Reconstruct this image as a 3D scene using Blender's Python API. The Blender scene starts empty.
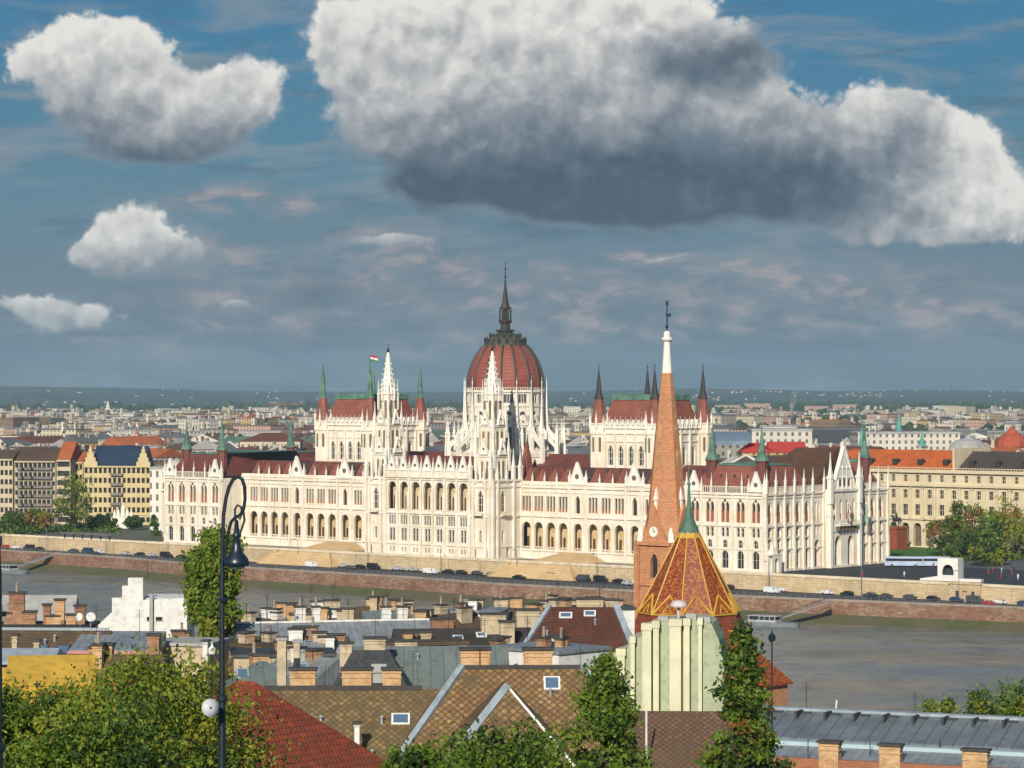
import bpy, bmesh, math, random
from mathutils import Matrix, Vector
R = math.radians
rnd = random.Random(7)
sc = bpy.context.scene
COL = sc.collection

# ------------------------------------------------------------ camera
CAMZ = 68.0; FPX = 2850.0; HZ = 389.0
cd = bpy.data.cameras.new('camera'); cam = bpy.data.objects.new('camera', cd); COL.objects.link(cam)
cam.location = (0, 0, CAMZ); cam.rotation_euler = (R(90), 0, 0)
cd.sensor_width = 36; cd.lens = FPX/1024*36; cd.shift_y = (HZ-384)/1024
cd.clip_start = 1; cd.clip_end = 60000
sc.camera = cam
sc.render.resolution_x = 1024; sc.render.resolution_y = 768

# ------------------------------------------------------------ light and sky
SUN_AZ = R(13); SUN_EL = R(27)        # the sun stands behind the camera's left shoulder
L = Vector((-math.sin(SUN_AZ)*math.cos(SUN_EL), -math.cos(SUN_AZ)*math.cos(SUN_EL), math.sin(SUN_EL)))
sd = bpy.data.lights.new('sun', 'SUN'); sd.energy = 4.9; sd.angle = R(0.5); sd.color = (1.0, .925, .79)
so = bpy.data.objects.new('sun', sd); COL.objects.link(so); so.rotation_euler = L.to_track_quat('Z', 'Y').to_euler()
sc.view_settings.view_transform = 'Standard'; sc.view_settings.look = 'None'
sc.view_settings.exposure = 0.0; sc.view_settings.gamma = 1; sc.view_settings.use_curve_mapping = False

class NT:
    """small node-tree helper"""
    def __init__(s, nt): s.nt = nt
    def n(s, t, **kw):
        o = s.nt.nodes.new(t)
        for k, v in kw.items(): setattr(o, k, v)
        return o
    def put(s, sock, v):
        if v is None: return
        if hasattr(v, 'is_output'): s.nt.links.new(v, sock)
        elif isinstance(v, (tuple, list)) and len(v) == 3 and len(sock.default_value) == 4: sock.default_value = (*v, 1)
        else: sock.default_value = v
    def m(s, op, a, b=None, c=None, clamp=False):
        o = s.n('ShaderNodeMath', operation=op, use_clamp=clamp)
        s.put(o.inputs[0], a); s.put(o.inputs[1], b)
        if c is not None: s.put(o.inputs[2], c)
        return o.outputs[0]
    def vm(s, op, a, b=None):
        o = s.n('ShaderNodeVectorMath', operation=op); s.put(o.inputs[0], a)
        if b is not None: s.put(o.inputs[1], b)
        return o.outputs[0]
    def mix(s, f, a, b, mode='MIX'):
        o = s.n('ShaderNodeMixRGB', blend_type=mode); s.put(o.inputs[0], f); s.put(o.inputs[1], a); s.put(o.inputs[2], b)
        return o.outputs[0]
    def mr(s, v, a, b, c=0.0, d=1.0, smooth=True):
        o = s.n('ShaderNodeMapRange', interpolation_type='SMOOTHSTEP' if smooth else 'LINEAR')
        for i, x in enumerate((v, a, b, c, d)): s.put(o.inputs[i], x)
        return o.outputs[0]
    def noise(s, vec, scale, detail=4, rough=.55, dist=0.0, color=False):
        o = s.n('ShaderNodeTexNoise'); s.put(o.inputs['Vector'], vec); s.put(o.inputs['Scale'], float(scale))
        o.inputs['Detail'].default_value = detail; o.inputs['Roughness'].default_value = rough; o.inputs['Distortion'].default_value = dist
        return o.outputs['Color'] if color else o.outputs['Fac']
    def xyz(s, x, y, z=0.0):
        o = s.n('ShaderNodeCombineXYZ'); s.put(o.inputs[0], x); s.put(o.inputs[1], y); s.put(o.inputs[2], z); return o.outputs[0]
    def sep(s, v):
        o = s.n('ShaderNodeSeparateXYZ'); s.put(o.inputs[0], v); return o.outputs
    def mapv(s, v, sx=1, sy=1, sz=1):
        return s.vm('MULTIPLY', v, (sx, sy, sz))

def make_world():
    w = bpy.data.worlds.new('World'); sc.world = w; w.use_nodes = True
    nt = w.node_tree; nt.nodes.clear(); g = NT(nt)
    out = g.n('ShaderNodeOutputWorld'); bg = g.n('ShaderNodeBackground')
    nt.links.new(bg.outputs[0], out.inputs[0])
    sky = g.n('ShaderNodeTexSky', sky_type='NISHITA'); sky.sun_disc = False
    sky.sun_elevation = SUN_EL; sky.sun_rotation = R(180)+SUN_AZ; sky.air_density = 1.2; sky.dust_density = .6; sky.ozone_density = 2
    nish = g.mix(1.0, sky.outputs[0], (.085, .085, .09), 'MULTIPLY')
    d = g.n('ShaderNodeTexCoord').outputs['Generated']
    x, y, z = g.sep(d)
    az = g.m('ARCTAN2', x, y); el = g.m('ARCSINE', z)
    # compass direction and height above the horizon, in units of about two degrees
    U = g.m('MULTIPLY', az, 28.5); V = g.m('MULTIPLY', el, 28.5)
    P = g.xyz(U, V, 0.0)
    # ---- heaped clouds: each is a cluster of soft lobes (azimuth, height, half width, half height, brightness)
    big = [(70,66,62,40,.95),(118,46,60,36,1.),(165,104,84,44,.8),(246,88,42,46,.98),(205,125,70,34,.62),(105,118,70,32,.55),(150,150,80,18,.30),
           (132,222,58,38,1.),(160,258,66,24,.7),(105,256,40,18,.75),(62,314,80,26,.85),(395,240,62,12,.72),(238,303,26,8,.6),(650,258,80,5,.6),(335,318,70,10,.35),(-15,160,60,20,.5),
           (350,44,60,60,.95),(430,40,90,70,.95),(540,40,110,66,.95),(640,20,110,44,1.),(400,118,84,42,.75),(500,120,110,50,.62),(610,110,110,52,.72),(735,60,60,26,.3),
           (560,180,150,44,-.06),(690,184,130,42,-.12),(450,180,80,26,.06),(620,205,170,24,-.1),(770,180,80,40,.10),(600,150,150,40,.2),(700,60,60,26,.1),(730,110,70,40,.8),
           (858,128,70,54,.9),(905,140,50,40,.5),(812,160,40,40,.25),(955,150,50,54,1.05),(985,205,66,50,1.05),(880,220,110,30,.85),(840,185,80,34,.15),(880,150,40,30,.45),(930,190,60,36,.75)]
    warp = g.vm('MULTIPLY', g.vm('SUBTRACT', g.noise(P, 1.3, 2, .5, color=True), (.5, .5, .5)), (.40, .30, 0.0))
    X_, Y_, _ = g.sep(g.vm('ADD', P, warp))
    acc = None; ws = None; sh = None
    for (bx, by, rx, ry, br) in big:
        a = g.m('MULTIPLY_ADD', X_, 100/rx, -(bx-512)/rx); b = g.m('MULTIPLY_ADD', Y_, 100/ry, -(389-by)/ry)
        r2 = g.m('MULTIPLY_ADD', a, a, g.m('MULTIPLY', b, b))
        w = g.m('EXPONENT', g.m('MULTIPLY', r2, -1.35))
        q = g.m('MULTIPLY_ADD', b, .26, br-.10)
        acc = w if acc is None else g.m('ADD', acc, w)
        sh = g.m('MULTIPLY', w, q) if sh is None else g.m('MULTIPLY_ADD', w, q, sh)
    shade = g.m('DIVIDE', sh, g.m('ADD', acc, .02))
    def billow(p, full=True):
        a = g.n('ShaderNodeTexVoronoi', feature='F1'); g.put(a.inputs['Vector'], p); a.inputs['Scale'].default_value = 3.2; a.inputs['Detail'].default_value = 2.0 if full else 1.0; a.inputs['Roughness'].default_value = .6; a.inputs['Lacunarity'].default_value = 2.3; a.normalize = True
        return g.m('SUBTRACT', 1.0, g.m('MULTIPLY', a.outputs['Distance'], 1.35))
    wv = g.vm('ADD', P, g.vm('MULTIPLY', g.vm('SUBTRACT', g.noise(P, 3.0, 4, .6, color=True), (.5, .5, .5)), (.30, .30, 0.0)))
    n1 = g.noise(P, 1.3, 8, .58, .15); bw = billow(wv)
    f1 = g.m('ADD', g.m('MULTIPLY', n1, .6), g.m('MULTIPLY', bw, .4)); f2 = g.m('ADD', g.m('MULTIPLY', g.noise(g.vm('ADD', P, (-.07, .14, 0.0)), 1.3, 3, .5, .1), .6), g.m('MULTIPLY', billow(g.vm('ADD', wv, (-.07, .14, 0.0)), False), .4))
    D = g.m('ADD', g.m('SUBTRACT', g.m('MINIMUM', acc, 1.15), .54), g.m('MULTIPLY', g.m('SUBTRACT', f1, .5), 1.8))
    soft = g.mr(shade, .15, .85, .75, .24)
    alpha = g.mr(D, 0.0, soft)
    relief = g.m('MULTIPLY', g.m('SUBTRACT', f1, f2), 1.0)
    edge = g.mr(D, .5, 0.0, 0.0, .12)
    lit = g.m('ADD', g.m('ADD', shade, g.m('MULTIPLY', g.m('SUBTRACT', n1, .5), .45)), g.m('ADD', relief, edge), clamp=True)
    def blob(bx, by, rx, ry, wob=.5):
        a = g.m('MULTIPLY_ADD', X_, 100/rx, -(bx-512)/rx); b = g.m('MULTIPLY_ADD', Y_, 100/ry, -(389-by)/ry)
        return g.m('EXPONENT', g.m('MULTIPLY', g.m('MULTIPLY_ADD', a, a, g.m('MULTIPLY', b, b)), -1.4))
    cr = g.n('ShaderNodeValToRGB'); g.put(cr.inputs[0], lit)
    e = cr.color_ramp.elements
    e[0].position = 0; e[0].color = (.060, .092, .130, 1); e[1].position = 1; e[1].color = (.82, .80, .755, 1)
    for pos, c in ((.25, (.135, .17, .21)), (.5, (.27, .30, .335)), (.72, (.48, .485, .49)), (.88, (.68, .67, .645))):
        k = e.new(pos); k.color = (*c, 1)
    # ---- blue air with high thin streaks, greyer towards the horizon
    # V: 0 horizon .. 3.9 top of the photograph
    grad = g.n('ShaderNodeValToRGB'); g.put(grad.inputs[0], g.m('DIVIDE', V, 5.0, clamp=True))
    e = grad.color_ramp.elements
    e[0].position = 0; e[0].color = (.075, .115, .145, 1); e[1].position = 1; e[1].color = (.050, .20, .37, 1)
    for pos, c in ((.06, (.100, .150, .185)), (.2, (.150, .210, .255)), (.36, (.120, .230, .305)), (.5, (.090, .225, .33)), (.65, (.062, .21, .35)), (.8, (.052, .20, .36))):
        k = e.new(pos); k.color = (*c, 1)
    st1 = g.noise(g.mapv(P, .35, 1.6, 1), 1.6, 5, .6, .6); st2 = g.noise(g.mapv(P, .5, 2.6, 1), 2.0, 4, .6, .4)
    veil = g.mr(st1, .46, .66)
    base = g.mix(g.m('MULTIPLY', veil, .6), grad.outputs[0], (.23, .29, .335))
    dark = g.mr(st2, .52, .70)
    base = g.mix(g.m('MULTIPLY', dark, .45), base, (.065, .13, .19))
    # low bank of pinkish grey wisps
    low = None
    for b in ((395,238,62,17),(340,295,90,34),(800,300,150,44),(700,262,90,7),(240,300,60,16),(640,255,60,8),(500,290,120,30),(420,270,90,18),(820,300,90,26),(930,320,120,28),(200,260,60,20),(255,325,90,18),(150,300,30,8),(560,300,90,40),(640,330,140,20),(240,200,90,14),(130,345,120,14),(430,345,120,14)):
        v = blob(*b, 1.0); low = v if low is None else g.m('MAXIMUM', low, v)
    wn = g.noise(g.mapv(P, .8, 1.8, 1), 2.6, 5, .6, .3)
    lowa = g.m('MULTIPLY', g.m('MINIMUM', g.m('MULTIPLY', low, 1.6), 1.0), g.mr(wn, .35, .56))
    pink = g.mix(g.mr(wn, .48, .66), (.23, .25, .29), (.41, .355, .36))
    base = g.mix(g.m('MULTIPLY', lowa, .9), base, pink)
    dk = None
    for b in ((320,300,45,20),(110,330,90,10),(270,345,90,14),(600,215,200,22),(30,350,120,14),(760,350,200,16),(320,345,120,16)):
        v = blob(*b, .7); dk = v if dk is None else g.m('MAXIMUM', dk, v)
    base = g.mix(g.m('MULTIPLY', dk, g.mr(wn, .35, .62, .35, 1.0)), base, (.070, .125, .175))
    wisp = g.m('MULTIPLY', g.mr(g.m('ADD', D, g.m('MULTIPLY', g.m('SUBTRACT', st1, .5), 2.2)), -.30, .35), .45)
    base = g.mix(wisp, base, (.235, .29, .335))
    cloudy = g.mix(alpha, base, cr.outputs[0])
    # the photographed bank of weather fills the low sky; above it the plain sky model
    up = g.mr(el, R(12), R(22))
    nt.links.new(g.mix(up, cloudy, nish), bg.inputs[0])
    bg.inputs[1].default_value = 1.0
    sc.world.cycles.sampling_method = 'MANUAL'; sc.world.cycles.sample_map_resolution = 256
make_world()
sc.cycles.max_bounces = 4; sc.cycles.diffuse_bounces = 2; sc.cycles.glossy_bounces = 2; sc.cycles.transmission_bounces = 2
sc.cycles.use_adaptive_sampling = True; sc.cycles.adaptive_threshold = .02; sc.cycles.adaptive_min_samples = 12

# ------------------------------------------------------------ frames of reference
_n = math.hypot(3348, FPX)
ES = Vector((3348/_n, -FPX/_n)); ET = Vector((FPX/_n, 3348/_n))      # along the Pest bank / away from the river
BO = Vector((77.05, 868.0)) - 134*ES                                   # middle of the riverside front
YAW = math.atan2(ES.y, ES.x)
G = 12.0; QZ = 7.5; WZ = 1.2
def st(s, t, z=0.0):
    p = BO + s*ES + t*ET
    return Vector((p.x, p.y, z))
def P(px, py, Y):      # a point seen in that direction at that distance
    return Vector(((px-512)/FPX*Y, Y, CAMZ-(py-HZ)/FPX*Y))
def to_st(v):
    q = Vector((v.x, v.y)) - BO
    return q.dot(ES), q.dot(ET)
def pxof(v): return 512+FPX*v.x/v.y
_bz = [(-40,6.5),(0,7),(80,10),(150,17),(210,28),(270,42),(310,52),(332,59),(350,60),(900,60)]
def bz(x, y):          # castle-hill slope on the near bank
    s, t = to_st(Vector((x, y, 0))); d = -340-t
    for (a, za), (b, zb) in zip(_bz, _bz[1:]):
        if d <= b: return za+(zb-za)*max(0, d-a)/(b-a)
    return 60.0

# ------------------------------------------------------------ mesh builder
class MB:
    def __init__(s): s.v = []; s.f = []; s.mi = []; s.M = Matrix(); s.k = 0
    def add(s, vs, fs):
        b = len(s.v); M = s.M
        s.v += [tuple(M @ Vector(p)) for p in vs]
        s.f += [tuple(b+i for i in f) for f in fs]; s.mi += [s.k]*len(fs)
        return s
    def poly(s, *vs): return s.add(vs, [tuple(range(len(vs)))])
    def box(s, x0, x1, y0, y1, z0, z1):
        return s.add([(x0,y0,z0),(x1,y0,z0),(x1,y1,z0),(x0,y1,z0),(x0,y0,z1),(x1,y0,z1),(x1,y1,z1),(x0,y1,z1)],
                     [(3,2,1,0),(4,5,6,7),(0,1,5,4),(1,2,6,5),(2,3,7,6),(3,0,4,7)])
    def cbox(s, x, y, z0, w, d, h): return s.box(x-w/2, x+w/2, y-d/2, y+d/2, z0, z0+h)
    def taper(s, x, y, z0, z1, w0, d0, w1, d1):
        v = [(x+a*w0/2, y+b*d0/2, z0) for a, b in ((-1,-1),(1,-1),(1,1),(-1,1))]+[(x+a*w1/2, y+b*d1/2, z1) for a, b in ((-1,-1),(1,-1),(1,1),(-1,1))]
        return s.add(v, [(3,2,1,0),(4,5,6,7),(0,1,5,4),(1,2,6,5),(2,3,7,6),(3,0,4,7)])
    def lathe(s, prof, n, x=0, y=0, rot=0.0, caps=True):
        vs = []; fs = []
        for r, z in prof:
            for i in range(n):
                a = rot+2*math.pi*i/n; vs.append((x+max(r, .001)*math.cos(a), y+max(r, .001)*math.sin(a), z))
        for j in range(len(prof)-1):
            for i in range(n):
                k = (i+1) % n; fs.append((j*n+i, j*n+k, (j+1)*n+k, (j+1)*n+i))
        if caps: fs.append(tuple(reversed(range(n)))); fs.append(tuple((len(prof)-1)*n+i for i in range(n)))
        return s.add(vs, fs)
    def tube(s, pts, rad, n=6):
        pts = [Vector(p) for p in pts]
        if not hasattr(rad, '__len__'): rad = [rad]*len(pts)
        vs = []; fs = []; prev = None
        for i, p in enumerate(pts):
            t = (pts[min(i+1, len(pts)-1)]-pts[max(i-1, 0)]).normalized()
            a = t.orthogonal().normalized() if prev is None else (prev - t*prev.dot(t)).normalized()
            prev = a; b = t.cross(a)
            for j in range(n):
                q = 2*math.pi*j/n; vs.append(tuple(p+rad[i]*(math.cos(q)*a+math.sin(q)*b)))
        for i in range(len(pts)-1):
            for j in range(n):
                k = (j+1) % n; fs.append((i*n+j, i*n+k, (i+1)*n+k, (i+1)*n+j))
        fs.append(tuple(reversed(range(n)))); fs.append(tuple((len(pts)-1)*n+j for j in range(n)))
        return s.add(vs, fs)
    def gable(s, x0, x1, y0, y1, z0, z1, thick=.25, over=.4):    # ridge along x, solid
        ym = (y0+y1)/2; x0 -= over; x1 += over; y0 -= over; y1 += over
        v = [(x0,y0,z0),(x1,y0,z0),(x1,y1,z0),(x0,y1,z0),(x0,ym,z1),(x1,ym,z1),(x0,y0,z0-thick),(x1,y0,z0-thick),(x1,y1,z0-thick),(x0,y1,z0-thick)]
        return s.add(v, [(0,1,5,4),(2,3,4,5),(0,4,3),(1,2,5),(6,9,8,7),(6,7,1,0),(7,8,2,1),(8,9,3,2),(9,6,0,3)])
    def hip(s, x0, x1, y0, y1, z0, z1, inset=None, thick=.25, over=.4, insets=None):
        x0 -= over; x1 += over; y0 -= over; y1 += over; ym = (y0+y1)/2
        a, b = insets if insets else (inset if inset is not None else (y1-y0)/2,)*2
        v = [(x0,y0,z0),(x1,y0,z0),(x1,y1,z0),(x0,y1,z0),(x0+a,ym,z1),(x1-b,ym,z1),(x0,y0,z0-thick),(x1,y0,z0-thick),(x1,y1,z0-thick),(x0,y1,z0-thick)]
        return s.add(v, [(0,1,5,4),(2,3,4,5),(0,4,3),(1,2,5),(6,9,8,7),(6,7,1,0),(7,8,2,1),(8,9,3,2),(9,6,0,3)])
    def mesh(s, name, mats, smooth=False):
        me = bpy.data.meshes.new(name); me.from_pydata(s.v, [], s.f)
        for m in mats: me.materials.append(m)
        me.polygons.foreach_set('material_index', s.mi)
        if smooth: me.polygons.foreach_set('use_smooth', [True]*len(s.f))
        uv = me.uv_layers.new(name='UVMap'); dat = [0.0]*(2*len(me.loops)); V = s.v
        for p in me.polygons:
            n = p.normal
            if abs(n.z) > .985: h = (1.0, 0.0, 0.0); w = (0.0, 1.0, 0.0)
            else:
                q = math.hypot(n.x, n.y); h = (-n.y/q, n.x/q, 0.0)
                w = (n.y*h[2]-n.z*h[1], n.z*h[0]-n.x*h[2], n.x*h[1]-n.y*h[0])
            for li in p.loop_indices:
                c = V[me.loops[li].vertex_index]
                dat[2*li] = c[0]*h[0]+c[1]*h[1]; dat[2*li+1] = c[0]*w[0]+c[1]*w[1]+c[2]*w[2]
        uv.data.foreach_set('uv', dat)
        me.update(); return me
    def build(s, name, mats, parent=None, smooth=False):
        if not isinstance(mats, (list, tuple)): mats = [mats]
        o = bpy.data.objects.new(name, s.mesh(name, mats, smooth)); COL.objects.link(o)
        if parent is not None: o.parent = parent
        return o

def tag(o, label=None, cat=None, group=None, kind=None):
    if label: o['label'] = label
    if cat: o['category'] = cat
    if group: o['group'] = group
    if kind: o['kind'] = kind
    return o
def root(name, loc, yaw, label, cat, group=None):
    o = bpy.data.objects.new(name, None); COL.objects.link(o); o.location = loc; o.rotation_euler = (0, 0, yaw)
    o.empty_display_size = .5
    return tag(o, label, cat, group)
def put(name, me, parent, M=None):
    o = bpy.data.objects.new(name, me); COL.objects.link(o); o.parent = parent
    if M is not None: o.matrix_local = M
    return o
def T(x, y, z): return Matrix.Translation((x, y, z))
def RZ(a): return Matrix.Rotation(a, 4, 'Z')
def S(x, y, z): return Matrix.Diagonal((x, y, z, 1))

class Pool:
    """repeated parts of one thing: the largest as objects, the rest as one object"""
    def __init__(s, parent): s.p = parent; s.d = {}
    def add(s, name, me, M, size=1.0): s.d.setdefault(name, []).append((size, me, M))
    def flush(s, cap=100):
        for name, L_ in s.d.items():
            L_.sort(key=lambda q: -q[0])
            keep = L_ if len(L_) <= cap else L_[:cap-1]
            for _, me, M in keep: put(name, me, s.p, M)
            rest = L_[len(keep):]
            if rest:
                mb = MB(); mats = []
                for _, me, M in rest:
                    mb.M = M
                    idx = []
                    for m in me.materials:
                        if m not in mats: mats.append(m)
                        idx.append(mats.index(m))
                    b = len(mb.v); mb.v += [tuple(M @ v.co) for v in me.vertices]
                    for p in me.polygons: mb.f.append(tuple(b+i for i in p.vertices)); mb.mi.append(idx[p.material_index])
                tag(mb.build(name, mats, s.p), kind='stuff')

# ------------------------------------------------------------ materials
MC = {}
def mat(name, col, rough=.8, var=.25, vscale=.3, bump=.15, bscale=2.0, col2=None, metal=0.0, pattern=None, streak=0.0, spec=.3, **kw):
    if name in MC: return MC[name]
    m = bpy.data.materials.new(name); m.use_nodes = True; nt = m.node_tree; nt.nodes.clear(); g = NT(nt)
    out = g.n('ShaderNodeOutputMaterial'); b = g.n('ShaderNodeBsdfPrincipled'); nt.links.new(b.outputs[0], out.inputs[0])
    geo = g.n('ShaderNodeNewGeometry').outputs['Position']
    uv = g.n('ShaderNodeUVMap').outputs[0]
    c2 = col2 or tuple(c*(1-var) for c in col)
    f = g.mr(g.noise(geo, vscale, 6, .6), .32, .68)
    c = g.mix(f, col, c2)
    if streak:
        sn = g.noise(g.mapv(geo, 1.2, 1.2, .09), 1.0, 5, .6)
        c = g.mix(g.m('MULTIPLY', g.mr(sn, .5, .72), streak), c, kw.get('streak_col', (.20, .17, .12)))
    if kw.get('grime'):
        gn = g.noise(geo, kw.get('gscale', 1.1), 6, .68, .3)
        c = g.mix(g.m('MULTIPLY', g.mr(gn, .46, .66), kw['grime']), c, kw.get('grime_col', (.06, .05, .038)))
    hgt = g.noise(geo, bscale, 5, .6)
    if pattern == 'brick':
        sx = kw.get('size', (.5, .25))
        t = g.n('ShaderNodeTexBrick'); g.put(t.inputs['Vector'], uv); g.put(t.inputs['Color1'], c)
        g.put(t.inputs['Color2'], g.mix(1.0, c, kw.get('tint', (.78, .74, .70)), 'MULTIPLY')); g.put(t.inputs['Mortar'], kw.get('mortar', (.22, .2, .18)))
        t.inputs['Scale'].default_value = 1; t.inputs['Mortar Size'].default_value = kw.get('msize', .03)
        t.inputs['Brick Width'].default_value = sx[0]; t.inputs['Row Height'].default_value = sx[1]; t.inputs['Bias'].default_value = kw.get('bias', 0.0)
        c = t.outputs['Color']; hgt = g.m('SUBTRACT', g.m('MULTIPLY', hgt, .4), t.outputs['Fac'])
    elif pattern == 'diamond':      # two-coloured slates laid on the diagonal
        u, v, _ = g.sep(uv); k = kw.get('size', .42)
        a = g.m('DIVIDE', g.m('ADD', u, v), k); bb = g.m('DIVIDE', g.m('SUBTRACT', u, v), k)
        fa = g.m('FRACT', a); fb = g.m('FRACT', bb)
        cell = g.xyz(g.m('FLOOR', a), g.m('FLOOR', bb), 0.0)
        wn = g.n('ShaderNodeTexWhiteNoise'); g.put(wn.inputs['Vector'], cell)
        edge = g.m('MINIMUM', fa, fb)       # shadow line under the lapped edges
        cc = g.mix(g.mr(wn.outputs['Value'], .0, 1.0, 0, 1, False), c, kw.get('c3', col))
        c = g.mix(g.mr(edge, .34, .05), cc, kw.get('joint', (.07, .05, .03)))
        big = g.mr(g.noise(geo, .45, 6, .75), .46, .62)
        c = g.mix(g.m('MULTIPLY', big, .7), c, kw.get('moss', (.10, .075, .04)))
        hgt = g.m('MINIMUM', g.m('ADD', fa, fb), 1.0)
    elif pattern == 'tile':         # courses of roof tiles
        u, v, _ = g.sep(uv); rw, rh = kw.get('size', (.25, .35))
        row = g.m('FLOOR', g.m('DIVIDE', v, rh)); fr = g.m('FRACT', g.m('DIVIDE', v, rh))
        off = g.m('MULTIPLY', g.m('MODULO', row, 2.0), .5)
        uu = g.m('ADD', g.m('DIVIDE', u, rw), off)
        wn = g.n('ShaderNodeTexWhiteNoise'); g.put(wn.inputs['Vector'], g.xyz(g.m('FLOOR', uu), row, 0.0))
        c = g.mix(g.m('MULTIPLY', wn.outputs['Value'], kw.get('tvar', .55)), c, kw.get('c3', tuple(x*.5 for x in col)))
        c = g.mix(g.mr(fr, .22, .0), c, tuple(x*.3 for x in col))
        hgt = g.m('ADD', g.m('SUBTRACT', 1.0, fr), g.m('MULTIPLY', g.m('PINGPONG', uu, .5), .6))
    elif pattern == 'seam':         # standing-seam metal
        u, v, _ = g.sep(uv); k = kw.get('size', .6)
        fr = g.m('FRACT', g.m('DIVIDE', u, k)); sm = g.m('ADD', g.mr(fr, .10, .0), g.mr(fr, .90, 1.0))
        c = g.mix(g.m('MULTIPLY', sm, .6), c, tuple(x*.45 for x in col)); hgt = sm
        wn = g.n('ShaderNodeTexWhiteNoise'); g.put(wn.inputs['Vector'], g.xyz(g.m('FLOOR', g.m('DIVIDE', u, k)), g.m('FLOOR', g.m('DIVIDE', v, 3.0)), 0.0))
        c = g.mix(g.m('MULTIPLY', wn.outputs['Value'], .25), c, tuple(x*.6 for x in col))
    elif pattern == 'windows':      # far town houses: rows of dark panes set in the wall
        u, v, _ = g.sep(uv); z = g.sep(geo)[2]
        fu = g.m('FRACT', g.m('DIVIDE', u, kw.get('wx', 3.2))); fv = g.m('FRACT', g.m('DIVIDE', z, kw.get('wz', 3.6)))
        a = g.m('MULTIPLY', g.m('GREATER_THAN', fu, .32), g.m('LESS_THAN', fu, .70)); bb = g.m('MULTIPLY', g.m('GREATER_THAN', fv, .25), g.m('LESS_THAN', fv, .78))
        n2 = g.sep(g.n('ShaderNodeNewGeometry').outputs['Normal'])[2]
        w_ = g.m('MULTIPLY', g.m('MULTIPLY', a, bb), g.m('LESS_THAN', g.m('ABSOLUTE', n2), .3))
        c = g.mix(g.m('MULTIPLY', w_, .85), c, (.05, .055, .06)); hgt = g.m('SUBTRACT', 0.0, w_)
    g.put(b.inputs['Base Color'], c); b.inputs['Roughness'].default_value = rough; b.inputs['Metallic'].default_value = metal
    b.inputs['Specular IOR Level'].default_value = spec
    if bump:
        bp = g.n('ShaderNodeBump'); bp.inputs['Strength'].default_value = bump; bp.inputs['Distance'].default_value = kw.get('bdist', .12); g.put(bp.inputs['Height'], hgt)
        nt.links.new(bp.outputs[0], b.inputs['Normal'])
    MC[name] = m; return m

STONE = mat('white_limestone', (.80, .745, .64), .85, .16, .16, .3, 3.0, col2=(.70, .61, .475), streak=.5, streak_col=(.44, .34, .21))
STONE2 = mat('pale_limestone_trim', (.84, .80, .70), .85, .14, .5, .2, 3.0, streak=.15, streak_col=(.5, .42, .3))
YSTONE = mat('honey_limestone', (.70, .50, .26), .9, .2, .2, .2, 2.0, pattern='brick', size=(3.0, .5), msize=.05, mortar=(.42, .29, .15), tint=(.88, .84, .78), streak=.3, streak_col=(.40, .30, .18))
TSTONE = mat('terrace_stone', (.66, .52, .32), .9, .25, .12, .3, 2.0, pattern='brick', size=(1.6, .7), msize=.04, mortar=(.3, .25, .18), tint=(.85, .8, .74), streak=.35, streak_col=(.30, .24, .17))
REDW = mat('red_quay_masonry', (.24, .115, .075), .9, .4, .12, .4, 1.0, col2=(.34, .24, .17), streak=.6, streak_col=(.12, .09, .06), pattern='brick', size=(1.4, .6), msize=.06, mortar=(.16, .10, .07), tint=(.6, .5, .45))
PRED = mat('dark_red_slate', (.20, .062, .045), .6, .35, .2, .3, 2.0, pattern='tile', size=(.8, .9), tvar=.5)
PRED2 = mat('rust_red_slate', (.31, .105, .07), .6, .3, .3, .3, 2.0, pattern='tile', size=(.8, .9), tvar=.4)
PBRN = mat('brown_slate', (.13, .065, .035), .6, .3, .3, .3, 2.0, pattern='tile', size=(.6, .8), tvar=.4)
DOMER = mat('dome_red', (.32, .095, .065), .55, .25, .25, .2, 1.0, pattern='tile', size=(1.0, 1.3), tvar=.3, c3=(.22, .06, .045))
COPPER = mat('green_copper', (.13, .25, .18), .7, .35, .4, .2, 2.0, col2=(.06, .12, .09))
DCOPPER = mat('dark_bronze', (.035, .045, .042), .5, .3, .4, .2, 2.0, col2=(.05, .035, .03))
GLASS = mat('window_glass', (.035, .035, .04), .15, .4, .8, 0, spec=.6)
GLASSW = mat('window_glass_bronze', (.075, .04, .025), .3, .4, .8, 0, spec=.5)
WOODB = mat('red_brown_shutter', (.34, .12, .05), .7, .3, .6, .1)
DARKIN = mat('loggia_stone', (.66, .48, .26), .9, .3, .3, .1)
ASPH = mat('asphalt', (.05, .05, .052), .9, .25, .2, .1)
PAVE = mat('pale_paving', (.30, .27, .22), .9, .3, .08, .1)
LAWN = mat('lawn_grass', (.06, .16, .02), .95, .35, .2, .3)
IRON = mat('black_painted_iron', (.012, .02, .028), .45, .3, 1.0, .05, spec=.5)
BRICKO = mat('orange_brick', (.70, .29, .12), .85, .3, .4, .3, 3.0, col2=(.62, .30, .15), grime=.35, grime_col=(.30, .12, .06), pattern='brick', size=(.5, .22), msize=.03, mortar=(.35, .2, .12), tint=(.75, .68, .6))
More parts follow.
